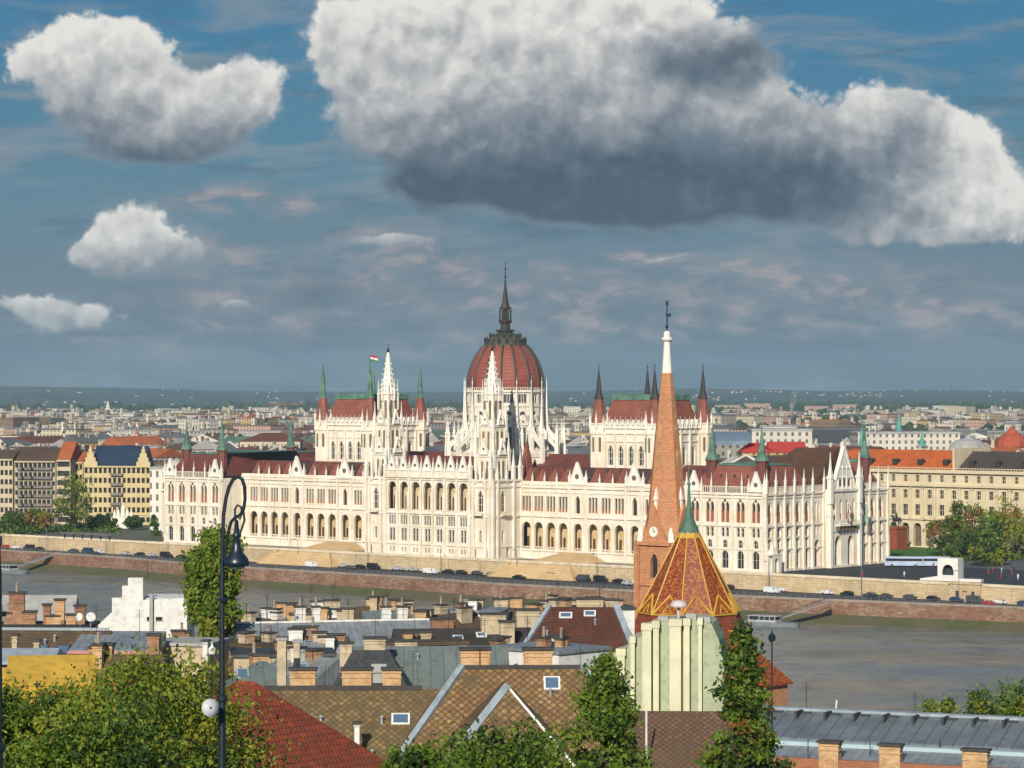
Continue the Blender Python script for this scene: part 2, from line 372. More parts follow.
def facepanel(mb, u0, u1, z0, z1, ops, depth=.5):
    """wall sheet in the plane y=0 (local), pierced by openings with real reveals"""
    ops = sorted(ops); cur = u0
    for (uc, w, zb, zt, sh) in ops:
        a = uc-w/2; b = uc+w/2
        if a > cur+1e-4: mb.poly((cur,0,z0),(a,0,z0),(a,0,z1),(cur,0,z1))
        if zb > z0+1e-4: mb.poly((a,0,z0),(b,0,z0),(b,0,zb),(a,0,zb))
        if sh == 'r': pts = [(a, zt), (b, zt)]
        else:
            n = 8; hgt = w/2 if sh == 'a' else w*.8
            hgt = min(hgt, (zt-zb)*.8); spring = zt-hgt
            pts = []
            for i in range(n+1):
                f = -1+2*i/n
                if sh == 'a': zz = spring+hgt*math.sqrt(max(0, 1-f*f))
                else: zz = spring+hgt*(1-abs(f)**1.7)
                pts.append((uc+f*w/2, zz))
        for (x0, q0), (x1, q1) in zip(pts, pts[1:]):
            mb.poly((x0,0,q0),(x1,0,q1),(x1,0,z1),(x0,0,z1))
            mb.poly((x0,0,q0),(x0,depth,q0),(x1,depth,q1),(x1,0,q1))
        za = pts[0][1]; zc = pts[-1][1]
        mb.poly((a,0,zb),(a,depth,zb),(a,depth,za),(a,0,za)); mb.poly((b,0,zb),(b,0,zc),(b,depth,zc),(b,depth,zb))
        mb.poly((a,0,zb),(b,0,zb),(b,depth,zb),(a,depth,zb))
        cur = b
    if u1 > cur+1e-4: mb.poly((cur,0,z0),(u1,0,z0),(u1,0,z1),(cur,0,z1))

_wc = {}
def winmesh(w, h, sh='r', glass=None, frame=None, cols=2, bars=1, blind=0.0, fr=.12):
    """glazing with frame bars; origin bottom centre; faces -y"""
    glass = glass or GLASS; frame = frame or STONE2
    key = (round(w, 2), round(h, 2), sh, glass.name, frame.name, cols, bars, blind)
    if key in _wc: return _wc[key]
    mb = MB(); mb.k = 0
    ht = h
    mb.poly((-w/2,.12,0),(w/2,.12,0),(w/2,.12,ht),(-w/2,.12,ht))
    mb.k = 1
    t = fr
    for i in range(cols+1):
        x = -w/2+w*i/cols; mb.box(x-t/2, x+t/2, -.02, .1, 0, ht)
    for j in range(bars+2):
        z = ht*j/(bars+1); mb.box(-w/2, w/2, -.01, .09, max(0, z-t/2), min(ht, z+t/2))
    if blind: mb.k = 2; mb.box(-w/2+.02, w/2-.02, -.05, .11, 0.02, h*blind)
    me = mb.mesh('window', [glass, frame, WOODB]); _wc[key] = me; return me

# ============================================================ the setting: ground, quays, water, hills
def struct(o, label=None): return tag(o, label, kind='structure')
def sheet(name, pts, m):
    mb = MB(); mb.poly(*[tuple(p) for p in pts]); return struct(mb.build(name, m))
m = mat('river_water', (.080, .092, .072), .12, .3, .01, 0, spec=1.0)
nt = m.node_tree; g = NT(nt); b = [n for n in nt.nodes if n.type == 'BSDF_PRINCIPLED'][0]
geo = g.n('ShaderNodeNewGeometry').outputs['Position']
silt_sky = g.noise(g.mapv(geo, .012, .035, 1), 1.0, 7, .7, .6); rip = g.noise(g.mapv(geo, .11, .10, 1), 1.0, 6, .75, .3)
cw_ = g.mix(g.mr(silt_sky, .38, .62), (.150, .175, .175), (.245, .225, .160)); cw_ = g.mix(g.m('MULTIPLY', g.mr(rip, .47, .60), .8), cw_, (.095, .115, .122)); g.put(b.inputs['Base Color'], cw_)  # silt patches, with ripple shading and bluish sky reflection painted into the base colour
h1 = g.noise(g.mapv(geo, .14, .22, 1), 1.0, 6, .72, .8); h2 = g.noise(g.mapv(geo, .6, .9, 1), 1.0, 4, .65)
bp = g.n('ShaderNodeBump'); bp.inputs['Strength'].default_value = .9; bp.inputs['Distance'].default_value = .9
g.put(bp.inputs['Height'], g.m('ADD', g.m('MULTIPLY', h1, g.mr(g.noise(g.mapv(geo, .006, .02, 1), 1.0, 4, .6), .4, .62, .45, 1.5)), g.m('ADD', g.m('MULTIPLY', h2, .22), g.m('MULTIPLY', rip, 2.2)))); nt.links.new(bp.outputs[0], b.inputs['Normal'])
g.put(b.inputs['Roughness'], g.mr(g.noise(g.mapv(geo, .01, .03, 1), 1.0, 4, .6), .4, .6, .14, .30))
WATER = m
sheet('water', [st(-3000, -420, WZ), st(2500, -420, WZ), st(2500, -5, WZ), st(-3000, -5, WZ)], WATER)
# upper plateau of Pest, lower quay road, masonry edge and grassy foot
PESTM = mat('city_ground', (.14, .13, .11), .95, .4, .01, .1, col2=(.07, .10, .05))
mb = MB()
for s0, s1 in ((-14000, -600), (-600, 600), (600, 9000)):
    for t0, t1 in ((-8.4, 300), (300, 3000), (3000, 11000)):
        mb.poly(st(s0,t0,G), st(s1,t0,G), st(s1,t1,G), st(s0,t1,G))
struct(mb.build('ground', PESTM))
edge = [(-3000,-19),(-460,-19),(-225,-19),(-130,-23),(-75,-34),(20,-35),(60,-40),(120,-37),(170,-31),(230,-20),(330,-19),(2500,-19)]
mb = MB(); wb = MB(); gb = MB(); rb = MB(); pk = MB()
for (s0, t0), (s1, t1) in zip(edge, edge[1:]):
    mb.poly(st(s0,t0,QZ), st(s1,t1,QZ), st(s1,-8.6,QZ), st(s0,-8.6,QZ))
    wb.poly(st(s0,t0,QZ-.0), st(s1,t1,QZ-.0), st(s1,t1-.6,3.4), st(s0,t0-.6,3.4))
    gb.poly(st(s0,t0-.5,3.5), st(s1,t1-.5,3.5), st(s1,t1-7.5,WZ-.3), st(s0,t0-7.5,WZ-.3))
    rb.poly(st(s0,t0-.1,QZ-.3), st(s0,t0-.1,QZ+.35), st(s1,t1-.1,QZ+.35), st(s1,t1-.1,QZ-.3))
    rb.poly(st(s0,t0-.1,QZ+.35), st(s0,t0+.7,QZ+.35), st(s1,t1+.7,QZ+.35), st(s1,t1-.1,QZ+.35))
    rb.poly(st(s0,t0+.7,QZ+.35), st(s0,t0+.7,QZ), st(s1,t1+.7,QZ), st(s1,t1+.7,QZ+.35))
    pk.poly(st(s0,t0+6.0,QZ+.004), st(s1,t1+6.0,QZ+.004), st(s1,t1+6.15,QZ+.004), st(s0,t0+6.15,QZ+.004))
struct(mb.build('quay_road', ASPH)); struct(gb.build('river_bank', mat('grassy_bank', (.075, .09, .03), .95, .4, .15, .5, col2=(.12, .10, .06))))
tag(wb.build('quay_wall', REDW), 'sloping red masonry quay wall above the waterline', 'wall')
struct(rb.build('kerb', mat('kerb_stone', (.30, .25, .21), .9)))
struct(pk.build('road_line', mat('road_paint', (.6, .6, .58), .8)))
# plaza south of the parliament and the terrace in front of it
sheet('plaza_road', [st(134,-8.2,G+.006), st(560,-8.2,G+.006), st(560,62,G+.006), st(134,62,G+.006)], mat('dark_plaza_asphalt', (.045, .048, .055), .85, .3, .1, .1))
sheet('square_paving', [st(134.4,62.1,G+.008), st(560,62.1,G+.008), st(560,118,G+.008), st(134.4,118,G+.008)], mat('square_paving', (.13, .13, .14), .85, .3, .1, .1))
sheet('terrace_paving', [st(-134,-8.3,G+.010), st(133.9,-8.3,G+.010), st(133.9,12,G+.010), st(-134,12,G+.010)], PAVE)

CAPS = mat('parapet_stone', (.68, .58, .42), .9, .25, .3, .2)
def stw(name, label, s0, s1, t, z0, z1, m, cope=True):
    r = root(name, st((s0+s1)/2, t, z0), YAW, label, 'wall'); h = z1-z0; w = (s1-s0)/2
    mb = MB(); mb.box(-w, w, -.5, .5, 0, h); mb.build('masonry', m, r)
    if cope:
        mb = MB(); mb.box(-w, w, -.7, .7, h, h+.3); mb.box(-w, w, -.3, .3, h+.3, h+.8)
        mb.build('parapet', CAPS, r)
        if w < 400:
            mb = MB()
            for k in range(int(w*2/14)): mb.box(-w+7+14*k-.5, -w+7+14*k+.5, -.85, -.5, 0, h)
            mb.build('pilaster_strips', TSTONE, r)
    return r
stw('retaining_wall', 'long honey stone retaining wall under the parliament terrace', -134, 134, -9, QZ, G, TSTONE)
stw('retaining_wall', 'pale stone embankment wall right of the parliament along the lower road', 134.1, 700, -9, QZ, G, TSTONE)
stw('retaining_wall', 'pale stone embankment wall left of the parliament in front of the yellow building', -900, -134.1, -9, QZ, G, TSTONE)

# ============================================================ parliament
PR = root('parliament_building', st(0, 0, G), YAW, 'huge white neo-gothic riverside building with dark red dome and many spires', 'parliament')
pool = Pool(PR)
ident = Matrix()
def cone_pin(n=4, m=STONE2):     # unit pinnacle: square shaft, gablets, spike, knob; height 1
    mb = MB()
    mb.box(-.5, .5, -.5, .5, 0, .52)
    mb.box(-.62, .62, -.62, .62, .48, .53)
    mb.lathe([(.58, .53), (.30, .70), (.10, .92), (.17, .94), (.05, .96), (.01, 1.0)], 4, rot=R(45))
    return mb.mesh('pinnacle', [m])
PIN = cone_pin()
def pin(x, y, z, w, h, F=ident): pool.add('pinnacle', PIN, F @ T(x, y, z) @ S(w, w, h), w*h)
def gab(w, h, depth=.8):         # white gablet with a dark trefoil and open tracery, base z=0
    mb = MB()
    mb.add([(-w/2,0,0),(w/2,0,0),(0,0,h),(-w/2,depth,0),(w/2,depth,0),(0,depth,h)], [(0,1,2),(5,4,3),(0,2,5,3),(2,1,4,5)])
    # raised raking mouldings
    for sg in (-1, 1):
        mb.tube([(sg*w/2, -.12, 0), (0, -.12, h)], .16*max(1, w/4), 4)
    mb.tube([(-w/2, -.12, .15), (w/2, -.12, .15)], .14, 4)
    mb.lathe([(.22, 0), (.3, .5), (.05, 1.0)], 4, 0, depth/2); 
    for i in range(len(mb.v)-12, len(mb.v)):
        x, y, z = mb.v[i]; 
    mb.k = 1
    s_ = w*.14
    mb.lathe([(s_, 0), (s_, .1)], 8)
    n = 16
    for i in range(len(mb.v)-n, len(mb.v)):
        x, y, z = mb.v[i]; mb.v[i] = (x, -.03-z*.5, h*.36+y)
    return mb.mesh('gablet', [STONE2, mat('tracery_shade', (.16, .12, .08))])
_gc = {}
def gablet(x, z, w, h, F):
    k = (w, h)
    if k not in _gc: _gc[k] = gab(w, h)
    pool.add('gablet', _gc[k], F @ T(x, -.35, z), w*h)
def balustrade(mb, u0, u1, z, h=1.1, y=-.3, step=.75):
    mb.box(u0, u1, y-.15, y+.15, z+h-.2, z+h); mb.box(u0, u1, y-.15, y+.15, z, z+.2)
    n = max(1, int((u1-u0)/step))
    for i in range(n+1):
        x = u0+(u1-u0)*i/n; mb.box(x-.1, x+.1, y-.1, y+.1, z+.2, z+h-.2)
def course(mb, u0, u1, z, h=.4, out=.3): mb.box(u0, u1, -out, .05, z, z+h)

# ---- river wings (recessed plane y=10), three storeys with an arcade
def wing(sgn):
    F = T(0, 10, 0)
    bays = []
    x = 28.0
    for k in range(4): bays.append((x+2.6, 'n')); x += 5.2
    bays.append((x+3.6, 'g')); x += 7.2
    for k in range(3): bays.append((x+2.72, 'n')); x += 5.44
    bays.append((x+3.6, 'g')); x += 7.2
    for k in range(4): bays.append((x+2.6, 'n')); x += 5.2
    bays = [(sgn*b, t) for b, t in bays]
    u0, u1 = sorted((sgn*28, sgn*104))
    mb = MB(); mb.M = F
    lo, mi = [], []
    for b, t in bays:
        lo.append((b, 3.85 if t == 'n' else 3.5, 3.2, 12.1, 'a'))
        if t == 'n':
            for k in (-1.32, 0, 1.32): mi.append((b+k, 1.06, 15.7, 20.7, 'r'))
        else: mi.append((b, 1.9, 15.4, 21.2, 'p'))
    facepanel(mb, u0, u1, 0, 14.2, lo, .9)
    facepanel(mb, u0, u1, 14.2, 24.4, mi, .55)
    for z, h, o in ((0, .5, .5), (2.6, .4, .35), (13.9, .45, .45), (21.9, .35, .25), (23.4, .6, .5), (24.4, .4, .3)): course(mb, u0, u1, z, h, o)
    mb.box(u0, u1, .1, .9, 24.4, 25.6)
    balustrade(mb, u0, u1, 2.9, 1.1, 1.1)
    # piers between the bays
    for b, t in bays:
        if t == 'g':
            for e in (-3.3, 3.3): mb.box(b+e-.45, b+e+.45, -.55, .02, 0, 24.6)
        else:
            mb.box(b-2.6-.22, b-2.6+.22, -.25, .02, 0, 24.4)
            # little relieving arch over each opening
            mb.box(b-.3, b+.3, -.3, .02, 12.2, 13.4)
    mb.build('river_wing_wall', STONE, PR)
    # loggia behind the arches
    lg = MB(); lg.M = F
    lg.poly((u0,3.5,2.6),(u1,3.5,2.6),(u1,3.5,13.4),(u0,3.5,13.4)); lg.poly((u0,.9,3.19),(u1,.9,3.19),(u1,3.5,3.19),(u0,3.5,3.19)); lg.poly((u0,.9,13.3),(u1,.9,13.3),(u1,3.5,13.3),(u0,3.5,13.3))
    lg.k = 1
    for b, t in bays:
        lg.box(b-2.6, b-1.7, 3.38, 3.52, 3.2, 7.2)
    lg.build('loggia', [DARKIN, mat('loggia_door', (.10, .05, .03), .6)], PR)
    for (uc, w, zb, zt, sh) in mi:
        pool.add('window', winmesh(w, zt-zb, sh, GLASSW, STONE2, 1, 0, .28 if w < 1.2 else 0, .05), F @ T(uc, .5, zb), w*(zt-zb))
    # parapet with gables, pinnacles and little red pyramids behind
    dm = MB(); dm.M = F
    for b, t in bays:
        if t == 'g':
            gablet(b, 24.8, 6.4, 7.4, F)
            for e in (-3.4, 3.4): pin(b+e, .1, 24.6, .8, 5.2, F)
        else:
            pin(b-2.6 if sgn > 0 else b+2.6, 0, 24.6, .5, 4.3, F)
            dm.add([(b-2.1,.5,25.0),(b+2.1,.5,25.0),(b+2.1,6,25.0),(b-2.1,6,25.0),(b,2.2,30.2),(b,6.6,30.2)], [(0,1,4),(1,2,5,4),(3,0,4,5)])
    dm.build('dormer_roof', PRED2, PR)
    rf = MB(); rf.M = F; rf.gable(u0, u1, .9, 19, 24.6, 30.2, .2, 0); rf.build('wing_roof', mat('dark_wing_slate', (.085, .045, .04), .65, .3, .3, .3, 2.0, pattern='tile', size=(.8, .9), tvar=.5), PR)
    bk = MB(); bk.box(u0, u1, 26, 27, 0, 24.6); bk.build('court_wall', STONE, PR)
    tr = MB()
    tr.box(u0+.5, u1-.5, 2.0, 9.9, .01, 2.5) if False else None
    return bays
wing(1); wing(-1)

# ---- end pavilions and end blocks
def endblock(sgn):
    """sgn=+1: the near end with the south front"""
    u0, u1 = (104, 134) if sgn > 0 else (-134, -104)
    F = T(0, 0, 0)
    c = [u0+3.2+5.8*k+.2 for k in range(5)]
    mb = MB(); r1 = []; r1b = []; r2 = []; r3 = []
    for x in c:
        r1.append((x, 2.5, .9, 6.3, 'a')); 
        for e in (-.85, .85): r2.append((x+e, 1.15, 10.6, 13.4, 'a')); r3.append((x+e, 1.4, 15.0, 21.4, 'p'))
        r1b.append((x, 1.7, 7.2, 9.6, 'a'))
    mb.M = F
    facepanel(mb, u0, u1, 0, 6.8, r1, .6); facepanel(mb, u0, u1, 6.8, 10.2, r1b, .5)
    facepanel(mb, u0, u1, 10.2, 14.0, r2, .5); facepanel(mb, u0, u1, 14.0, 23.8, r3, .5)
    for z, h, o in ((0, .7, .5), (6.6, .3, .25), (13.7, .45, .4), (22.4, .3, .3), (23.4, .5, .5)): course(mb, u0, u1, z, h, o)
    for k in range(6):
        x = u0+.6+5.78*k-.1; mb.box(x-.3, x+.3, -.45, .02, 0, 24)
    balustrade(mb, u0, u1, 23.9, 2.2, 0)
    # flank towards the recessed wing
    xs = u0 if sgn > 0 else u1
    mb.poly((xs,0,0),(xs,10,0),(xs,10,24),(xs,0,24))
    # rear and outer flank sheets
    mb.poly((u0,68,0),(u1,68,0),(u1,68,24),(u0,68,24)); mb.poly((xs,10,0),(xs,68,0),(xs,68,24),(xs,10,24))
    if sgn < 0: mb.poly((u0,0,0),(u0,68,0),(u0,68,24),(u0,0,24))
    mb.build('end_pavilion_wall', STONE, PR)
    for lst, gl, co in ((r1, GLASS, 2), (r1b, GLASS, 2), (r2, GLASSW, 1), (r3, GLASSW, 1)):
        for (uc, w, zb, zt, sh) in lst:
            pool.add('window', winmesh(w, zt-zb, sh, gl, STONE2, co, 1, .55 if lst is r3 else 0, .06), F @ T(uc, .45, zb), w*(zt-zb))
    for x in c:                       # little trefoil over each tall pair
        pool.add('rosette', ROS, F @ T(x, -.04, 21.7) @ S(.5, 1, .5), .5)
        mbx = None
    for x in (u0+3.2, u1-3.2):
        gablet(x, 24.4, 5.2, 6.4, F)
        for e in (-2.8, 2.8): pin(x+e, .0, 24, .6, 5, F)
    for k in range(1, 4): pin(u0+.6+5.78*(k+.5)+.5, 0, 24, .45, 6.4, F)
    for x in (u0+.2, u1-.2): pin(x, .1, 23, .9, 7.4, F)
    # corner turrets with copper cones
    for (tx, ty) in ((u0+6.2, 5.2), (u1-4.2, 4.2), ((u1-4.2) if sgn > 0 else (u0+4.2), 61.0)):
        tb = MB(); tb.lathe([(2.1, 22), (2.1, 28), (1.9, 33.5), (2.2, 33.6), (2.2, 34.0)], 8, tx, ty, rot=R(22.5))
        o = tb.build('corner_turret', PRED, PR)
        tb = MB(); tb.lathe([(2.3, 34.0), (1.5, 35.6), (.9, 38), (.35, 42), (.08, 45), (.22, 45.2), (.02, 45.6)], 8, tx, ty, rot=R(22.5)); tb.build('turret_spire', COPPER, o)
    # steep red roof, cut off flat with a copper crest
    a0, a1, z0, z1, i = u0+1.2, u1-1.2, 24.6, 32.6, 4.4
    for b0, b1 in (((1.2, 26.5), (56.5, 66.8)) if sgn > 0 else ((1.2, 66.8),)):
        v = [(a0,b0,z0),(a1,b0,z0),(a1,b1,z0),(a0,b1,z0),(a0+i,b0+i,z1),(a1-i,b0+i,z1),(a1-i,b1-i,z1),(a0+i,b1-i,z1)]
        rb = MB(); rb.add(v, [(0,1,5,4),(1,2,6,5),(2,3,7,6),(3,0,4,7)]); o = rb.build('roof', PRED2 if sgn > 0 else PRED, PR)
        cb = MB(); cb.hip(a0+i-.3, a1-i+.3, b0+i-.3, b1-i+.3, z1, z1+.8, over=.1); cb.build('roof_crest', COPPER, o)
    if sgn > 0:
        for k in range(4):
            db = MB(); xx = 110+5*k; db.add([(xx-.5,3.4,28.6),(xx+.5,3.4,28.6),(xx,3.4,29.7),(xx,4.4,29.7)], [(0,1,2),(1,3,2),(0,2,3)]); db.build('dormer', DCOPPER, o)
rm = MB(); rm.lathe([(1.0, 0), (.9, .1)], 10)
rm.v = [(x, -z, y) for x, y, z in rm.v]
ROS = rm.mesh('rosette', [mat('tracery_shade', (.16, .12, .08))])
endblock(1); endblock(-1)

# ---- south front (faces +x, local u runs from the river inland)
SF = T(134, 0, 0) @ RZ(R(90))
mb = MB(); mb.M = SF
cols_ = [2.6, 7.6, 12.6, 17.6, 22.6]
L_ = [[], [], [], []]
for u in cols_ + [55.0, 59.5, 64.3]:
    L_[0].append((u, 2.3, .9, 6.3, 'a')); L_[1].append((u, 2.0, 7.1, 9.9, 'r')); L_[2].append((u, 2.0, 10.6, 13.4, 'a')); L_[3].append((u, 2.4, 14.9, 21.6, 'p'))
u = 28.2
L_[0].append((u, 3.0, .0, 9.0, 'a'))
for e in (-.85, .85): L_[2].append((u+e, .9, 10.7, 13.3, 'a')); L_[3].append((u+e, 1.1, 15.0, 21.0, 'p'))
f0 = [o for o in L_[0] if o[0] != u]
facepanel(mb, 0, 25.0, 0, 6.8, [o for o in f0 if o[0] < 25], .7); facepanel(mb, 0, 25.0, 6.8, 10.2, [o for o in L_[1] if o[0] < 25], .7)
facepanel(mb, 25.0, 31.6, 0, 10.2, [(u, 3.0, .0, 9.0, 'a')], 2.2)
facepanel(mb, 48.2, 68, 0, 6.8, [o for o in f0 if o[0] > 50], .7); facepanel(mb, 48.2, 68, 6.8, 10.2, [o for o in L_[1] if o[0] > 50], .7)
for a, b in ((0, 31.6), (48.2, 68)):
    facepanel(mb, a, b, 10.2, 14, [o for o in L_[2] if a < o[0] < b], .7); facepanel(mb, a, b, 14, 23.8, [o for o in L_[3] if a < o[0] < b], .7)
    for z, h, o in ((0, .7, .5), (6.6, .3, .25), (13.7, .45, .4), (22.4, .3, .3), (23.4, .5, .5)): course(mb, a, b, z, h, o)
    balustrade(mb, a, b, 23.9, 2.2, 0)
for k, u_ in enumerate([.2, 5.1, 10.1, 15.1, 20.1, 25.0, 31.2, 52.6, 57.2, 62.0, 67.8]):
    d = .85
    mb.box(u_-.42, u_+.42, -d, .02, 0, 9); mb.box(u_-.40, u_+.40, -d*.8, .02, 9, 17); mb.box(u_-.36, u_+.36, -d*.6, .02, 17, 24)
    pin(u_, -.5, 24, .62, 7.6, SF)
for far in (False, True):          # the two stretches either side of the portal
    hm = MB()
    for f_ in mb.f:
        if (sum(mb.v[i][1] for i in f_)/len(f_) > 40) == far:
            b_ = len(hm.v); hm.v += [mb.v[i] for i in f_]; hm.f.append(tuple(range(b_, b_+len(f_)))); hm.mi.append(0)
    hm.build('south_front_wall', STONE, PR)
for row, gl, bl in ((f0, GLASS, 0), (L_[1], GLASSW, 0), (L_[2], GLASSW, 0), (L_[3], GLASSW, .5)):
    for (uc, w, zb, zt, sh) in row: pool.add('window', winmesh(w, zt-zb, sh, gl, STONE2, 2 if w > 1.3 else 1, 1, bl, .07), SF @ T(uc, .65, zb), w*(zt-zb))
# gabled portal block, set forward
mb = MB(); mb.M = SF @ T(0, -2.2, 0)
ga, gc_, gb_ = 31.6, 39.9, 48.2
facepanel(mb, ga, gb_, 0, 11.5, [(36.4, 3.4, 0, 9.8, 'a'), (43.6, 3.4, 0, 9.8, 'a')], 2.4)
w4 = [(gc_+e, 1.5, 15.0, 21.5, 'p') for e in (-5.4, -1.8, 1.8, 5.4)]
facepanel(mb, ga, gb_, 11.5, 24.6, w4, .7)
for z, h, o in ((0, .7, .4), (11.3, .4, .3), (23.8, .8, .5)): course(mb, ga, gb_, z, h, o)
mb.poly((ga,0,0),(ga,2.2,0),(ga,2.2,24.6),(ga,0,24.6)); mb.poly((gb_,0,0),(gb_,2.2,0),(gb_,2.2,24.6),(gb_,0,24.6))
mb.box(34.8, 45.4, -1.9, 0, 13.0, 13.5); balustrade(mb, 34.8, 45.4, 13.5, 1.0, -1.7)
mb.build('portal_wall', STONE, PR)
bb = MB(); bb.M = SF @ T(0, -2.2, 0)
for k in range(6): u_ = 35.4+1.9*k; bb.box(u_-.25, u_+.25, -1.5, .0, 11.6, 13.0)
bb.build('balcony_bracket', mat('tracery_shade', (.16, .12, .08)), PR)
for (uc, w, zb, zt, sh) in w4: pool.add('window', winmesh(w, zt-zb, sh, GLASSW, STONE2, 1, 1, .3), SF @ T(uc, -1.6, zb), w*(zt-zb))
gm = MB(); gm.M = SF @ T(gc_, -2.2, 24.6)
gm.add([(-6.4,0,0),(6.4,0,0),(0,0,13.4),(-6.4,1.2,0),(6.4,1.2,0),(0,1.2,13.4)], [(0,1,2),(5,4,3),(0,2,5,3),(2,1,4,5)])
for e in (-1, 1): gm.tube([(e*6.4,-.1,0),(0,-.1,13.4)], .3, 4)
for e in (-3.6, -1.2, 1.2, 3.6):
    h = 9.6-abs(e)*1.9; gm.box(e-.18, e+.18, -.3, .02, 0, h)
for z in (3.4, 6.4): gm.box(-(6.2-z*.47), 6.2-z*.47, -.25, .02, z, z+.25)
gm.build('great_gable', STONE2, PR)
gm = MB(); gm.M = SF @ T(gc_, -2.2, 24.6)
for e in (-2.4, 0, 2.4): gm.box(e-.55, e+.55, -.04, .0, .9, 3.0 if e else 3.2)
for e in (-1.2, 1.2): gm.box(e-.4, e+.4, -.04, 0, 4.0, 6.0)
gm.build('gable_light', mat('tracery_shade', (.16, .12, .08)), PR)
pin(gc_, -1.6, 37.0, .5, 3.5, SF)
for u_ in (31.8, 48.0): pin(u_, -2.4, 20, 1.5, 16.5, SF); pin(u_, -2.4, 0, 1.3, 34, SF)
rf = MB(); rf.M = SF @ T(gc_, 0, 24.6)
rf.add([(-16,.3,0),(17,.3,0),(0,.3,12.8),(-16,28,0),(17,28,0),(0,16,12.8)], [(0,2,5,3),(2,1,4,5),(3,5,4),(0,1,2)]); rf.build('portal_roof', PBRN, PR)
# steps tower at the river corner of the south front
mb = MB(); mb.M = SF @ T(0, -3.2, 0); facepanel(mb, -.8, 4.2, 0, 5.4, [(1.7, 2.4, 0, 4.4, 'a')], 1.4); mb.M = RZ(0) @ T(134, .8, 0); facepanel(mb, 0, 3.2, 0, 5.4, [(1.6, 1.8, 0, 4.2, 'a')], 1.0); mb.M = SF; mb.box(-.8, 4.2, -1.7, -.01, 0, 5.4); mb.box(-.9, 4.3, -3.3, -.01, 5.4, 5.8); mb.taper(1.7, -1.7, 5.8, 8.6, 2.6, 2.2, .3, .3)
mb.build('corner_porch', STONE, PR)
# ---- central block (front plane y=-5)
CF = T(0, -5, 0)
mb = MB(); mb.M = CF
c7 = [5.33*k for k in range(-3, 4)]
arc = [(x, 3.8, 15.4, 24.9, 'a') for x in c7]
tri = [(x+e, .9, 10.5, 13.6, 'r') for x in c7 for e in (-1.1, 0, 1.1)]
dbl = [(x+e, 1.1, 5.1, 9.3, 'r') for x in c7 for e in (-.68, .68)]
bas = [(x+e, .7, 1.4, 2.9, 'a') for x in c7 for e in (-.7, .7)]
facepanel(mb, -18.7, 18.7, 0, 4.2, bas, .5); facepanel(mb, -18.7, 18.7, 4.2, 10, dbl, .5)
facepanel(mb, -18.7, 18.7, 10, 14.4, tri, .5); facepanel(mb, -18.7, 18.7, 14.4, 26.6, arc, 1.0)
for z, h, o in ((0, .6, .4), (3.9, .35, .3), (9.9, .3, .2), (14.2, .5, .5), (25.6, .4, .4), (26.3, .4, .6)): course(mb, -18.7, 18.7, z, h, o)
mb.box(-18.7, 18.7, -.3, .3, 26.6, 29.0)
for k in range(8):
    x = -18.65+5.33*k; mb.box(x-.35, x+.35, -.6, .02, 0, 29.4)
for x in c7:
    for e in (-1.75, 1.75): mb.lathe([(.28, 15.4), (.28, 21.6)], 6, x+e, -.15)
balustrade(mb, -18.7, 18.7, 14.7, 1.0, .9)
mb.build('central_wall', STONE, PR)
lg = MB(); lg.M = CF
lg.poly((-18.7,3.4,14.4),(18.7,3.4,14.4),(18.7,3.4,26.4),(-18.7,3.4,26.4)); lg.poly((-18.7,1,15.2),(18.7,1,15.2),(18.7,3.4,15.2),(-18.7,3.4,15.2)); lg.poly((-18.7,1,26.3),(18.7,1,26.3),(18.7,3.4,26.3),(-18.7,3.4,26.3))
lg.k = 1
for x in c7: lg.box(x-2.3, x-1.5, 3.25, 3.42, 15.2, 20)
lg.build('loggia', [DARKIN, mat('loggia_door', (.10, .05, .03), .6)], PR)
for row, gl in ((tri, GLASS), (dbl, GLASS), (bas, GLASS)):
    for (uc, w, zb, zt, sh) in row: pool.add('window', winmesh(w, zt-zb, sh, gl, STONE2, 1, 1, 0, .05), CF @ T(uc, .45, zb), w*(zt-zb)*1.2)
for x in c7: gablet(x, 28.6, 3.9, 5.2, CF)
for k in range(8): pin(-18.65+5.33*k, -.1, 28.8, .5, 4.6, CF)
rf = MB(); rf.gable(-18.7, 18.7, -4.2, 16, 27, 33.5, .2, 0); rf.build('central_roof', PRED, PR)
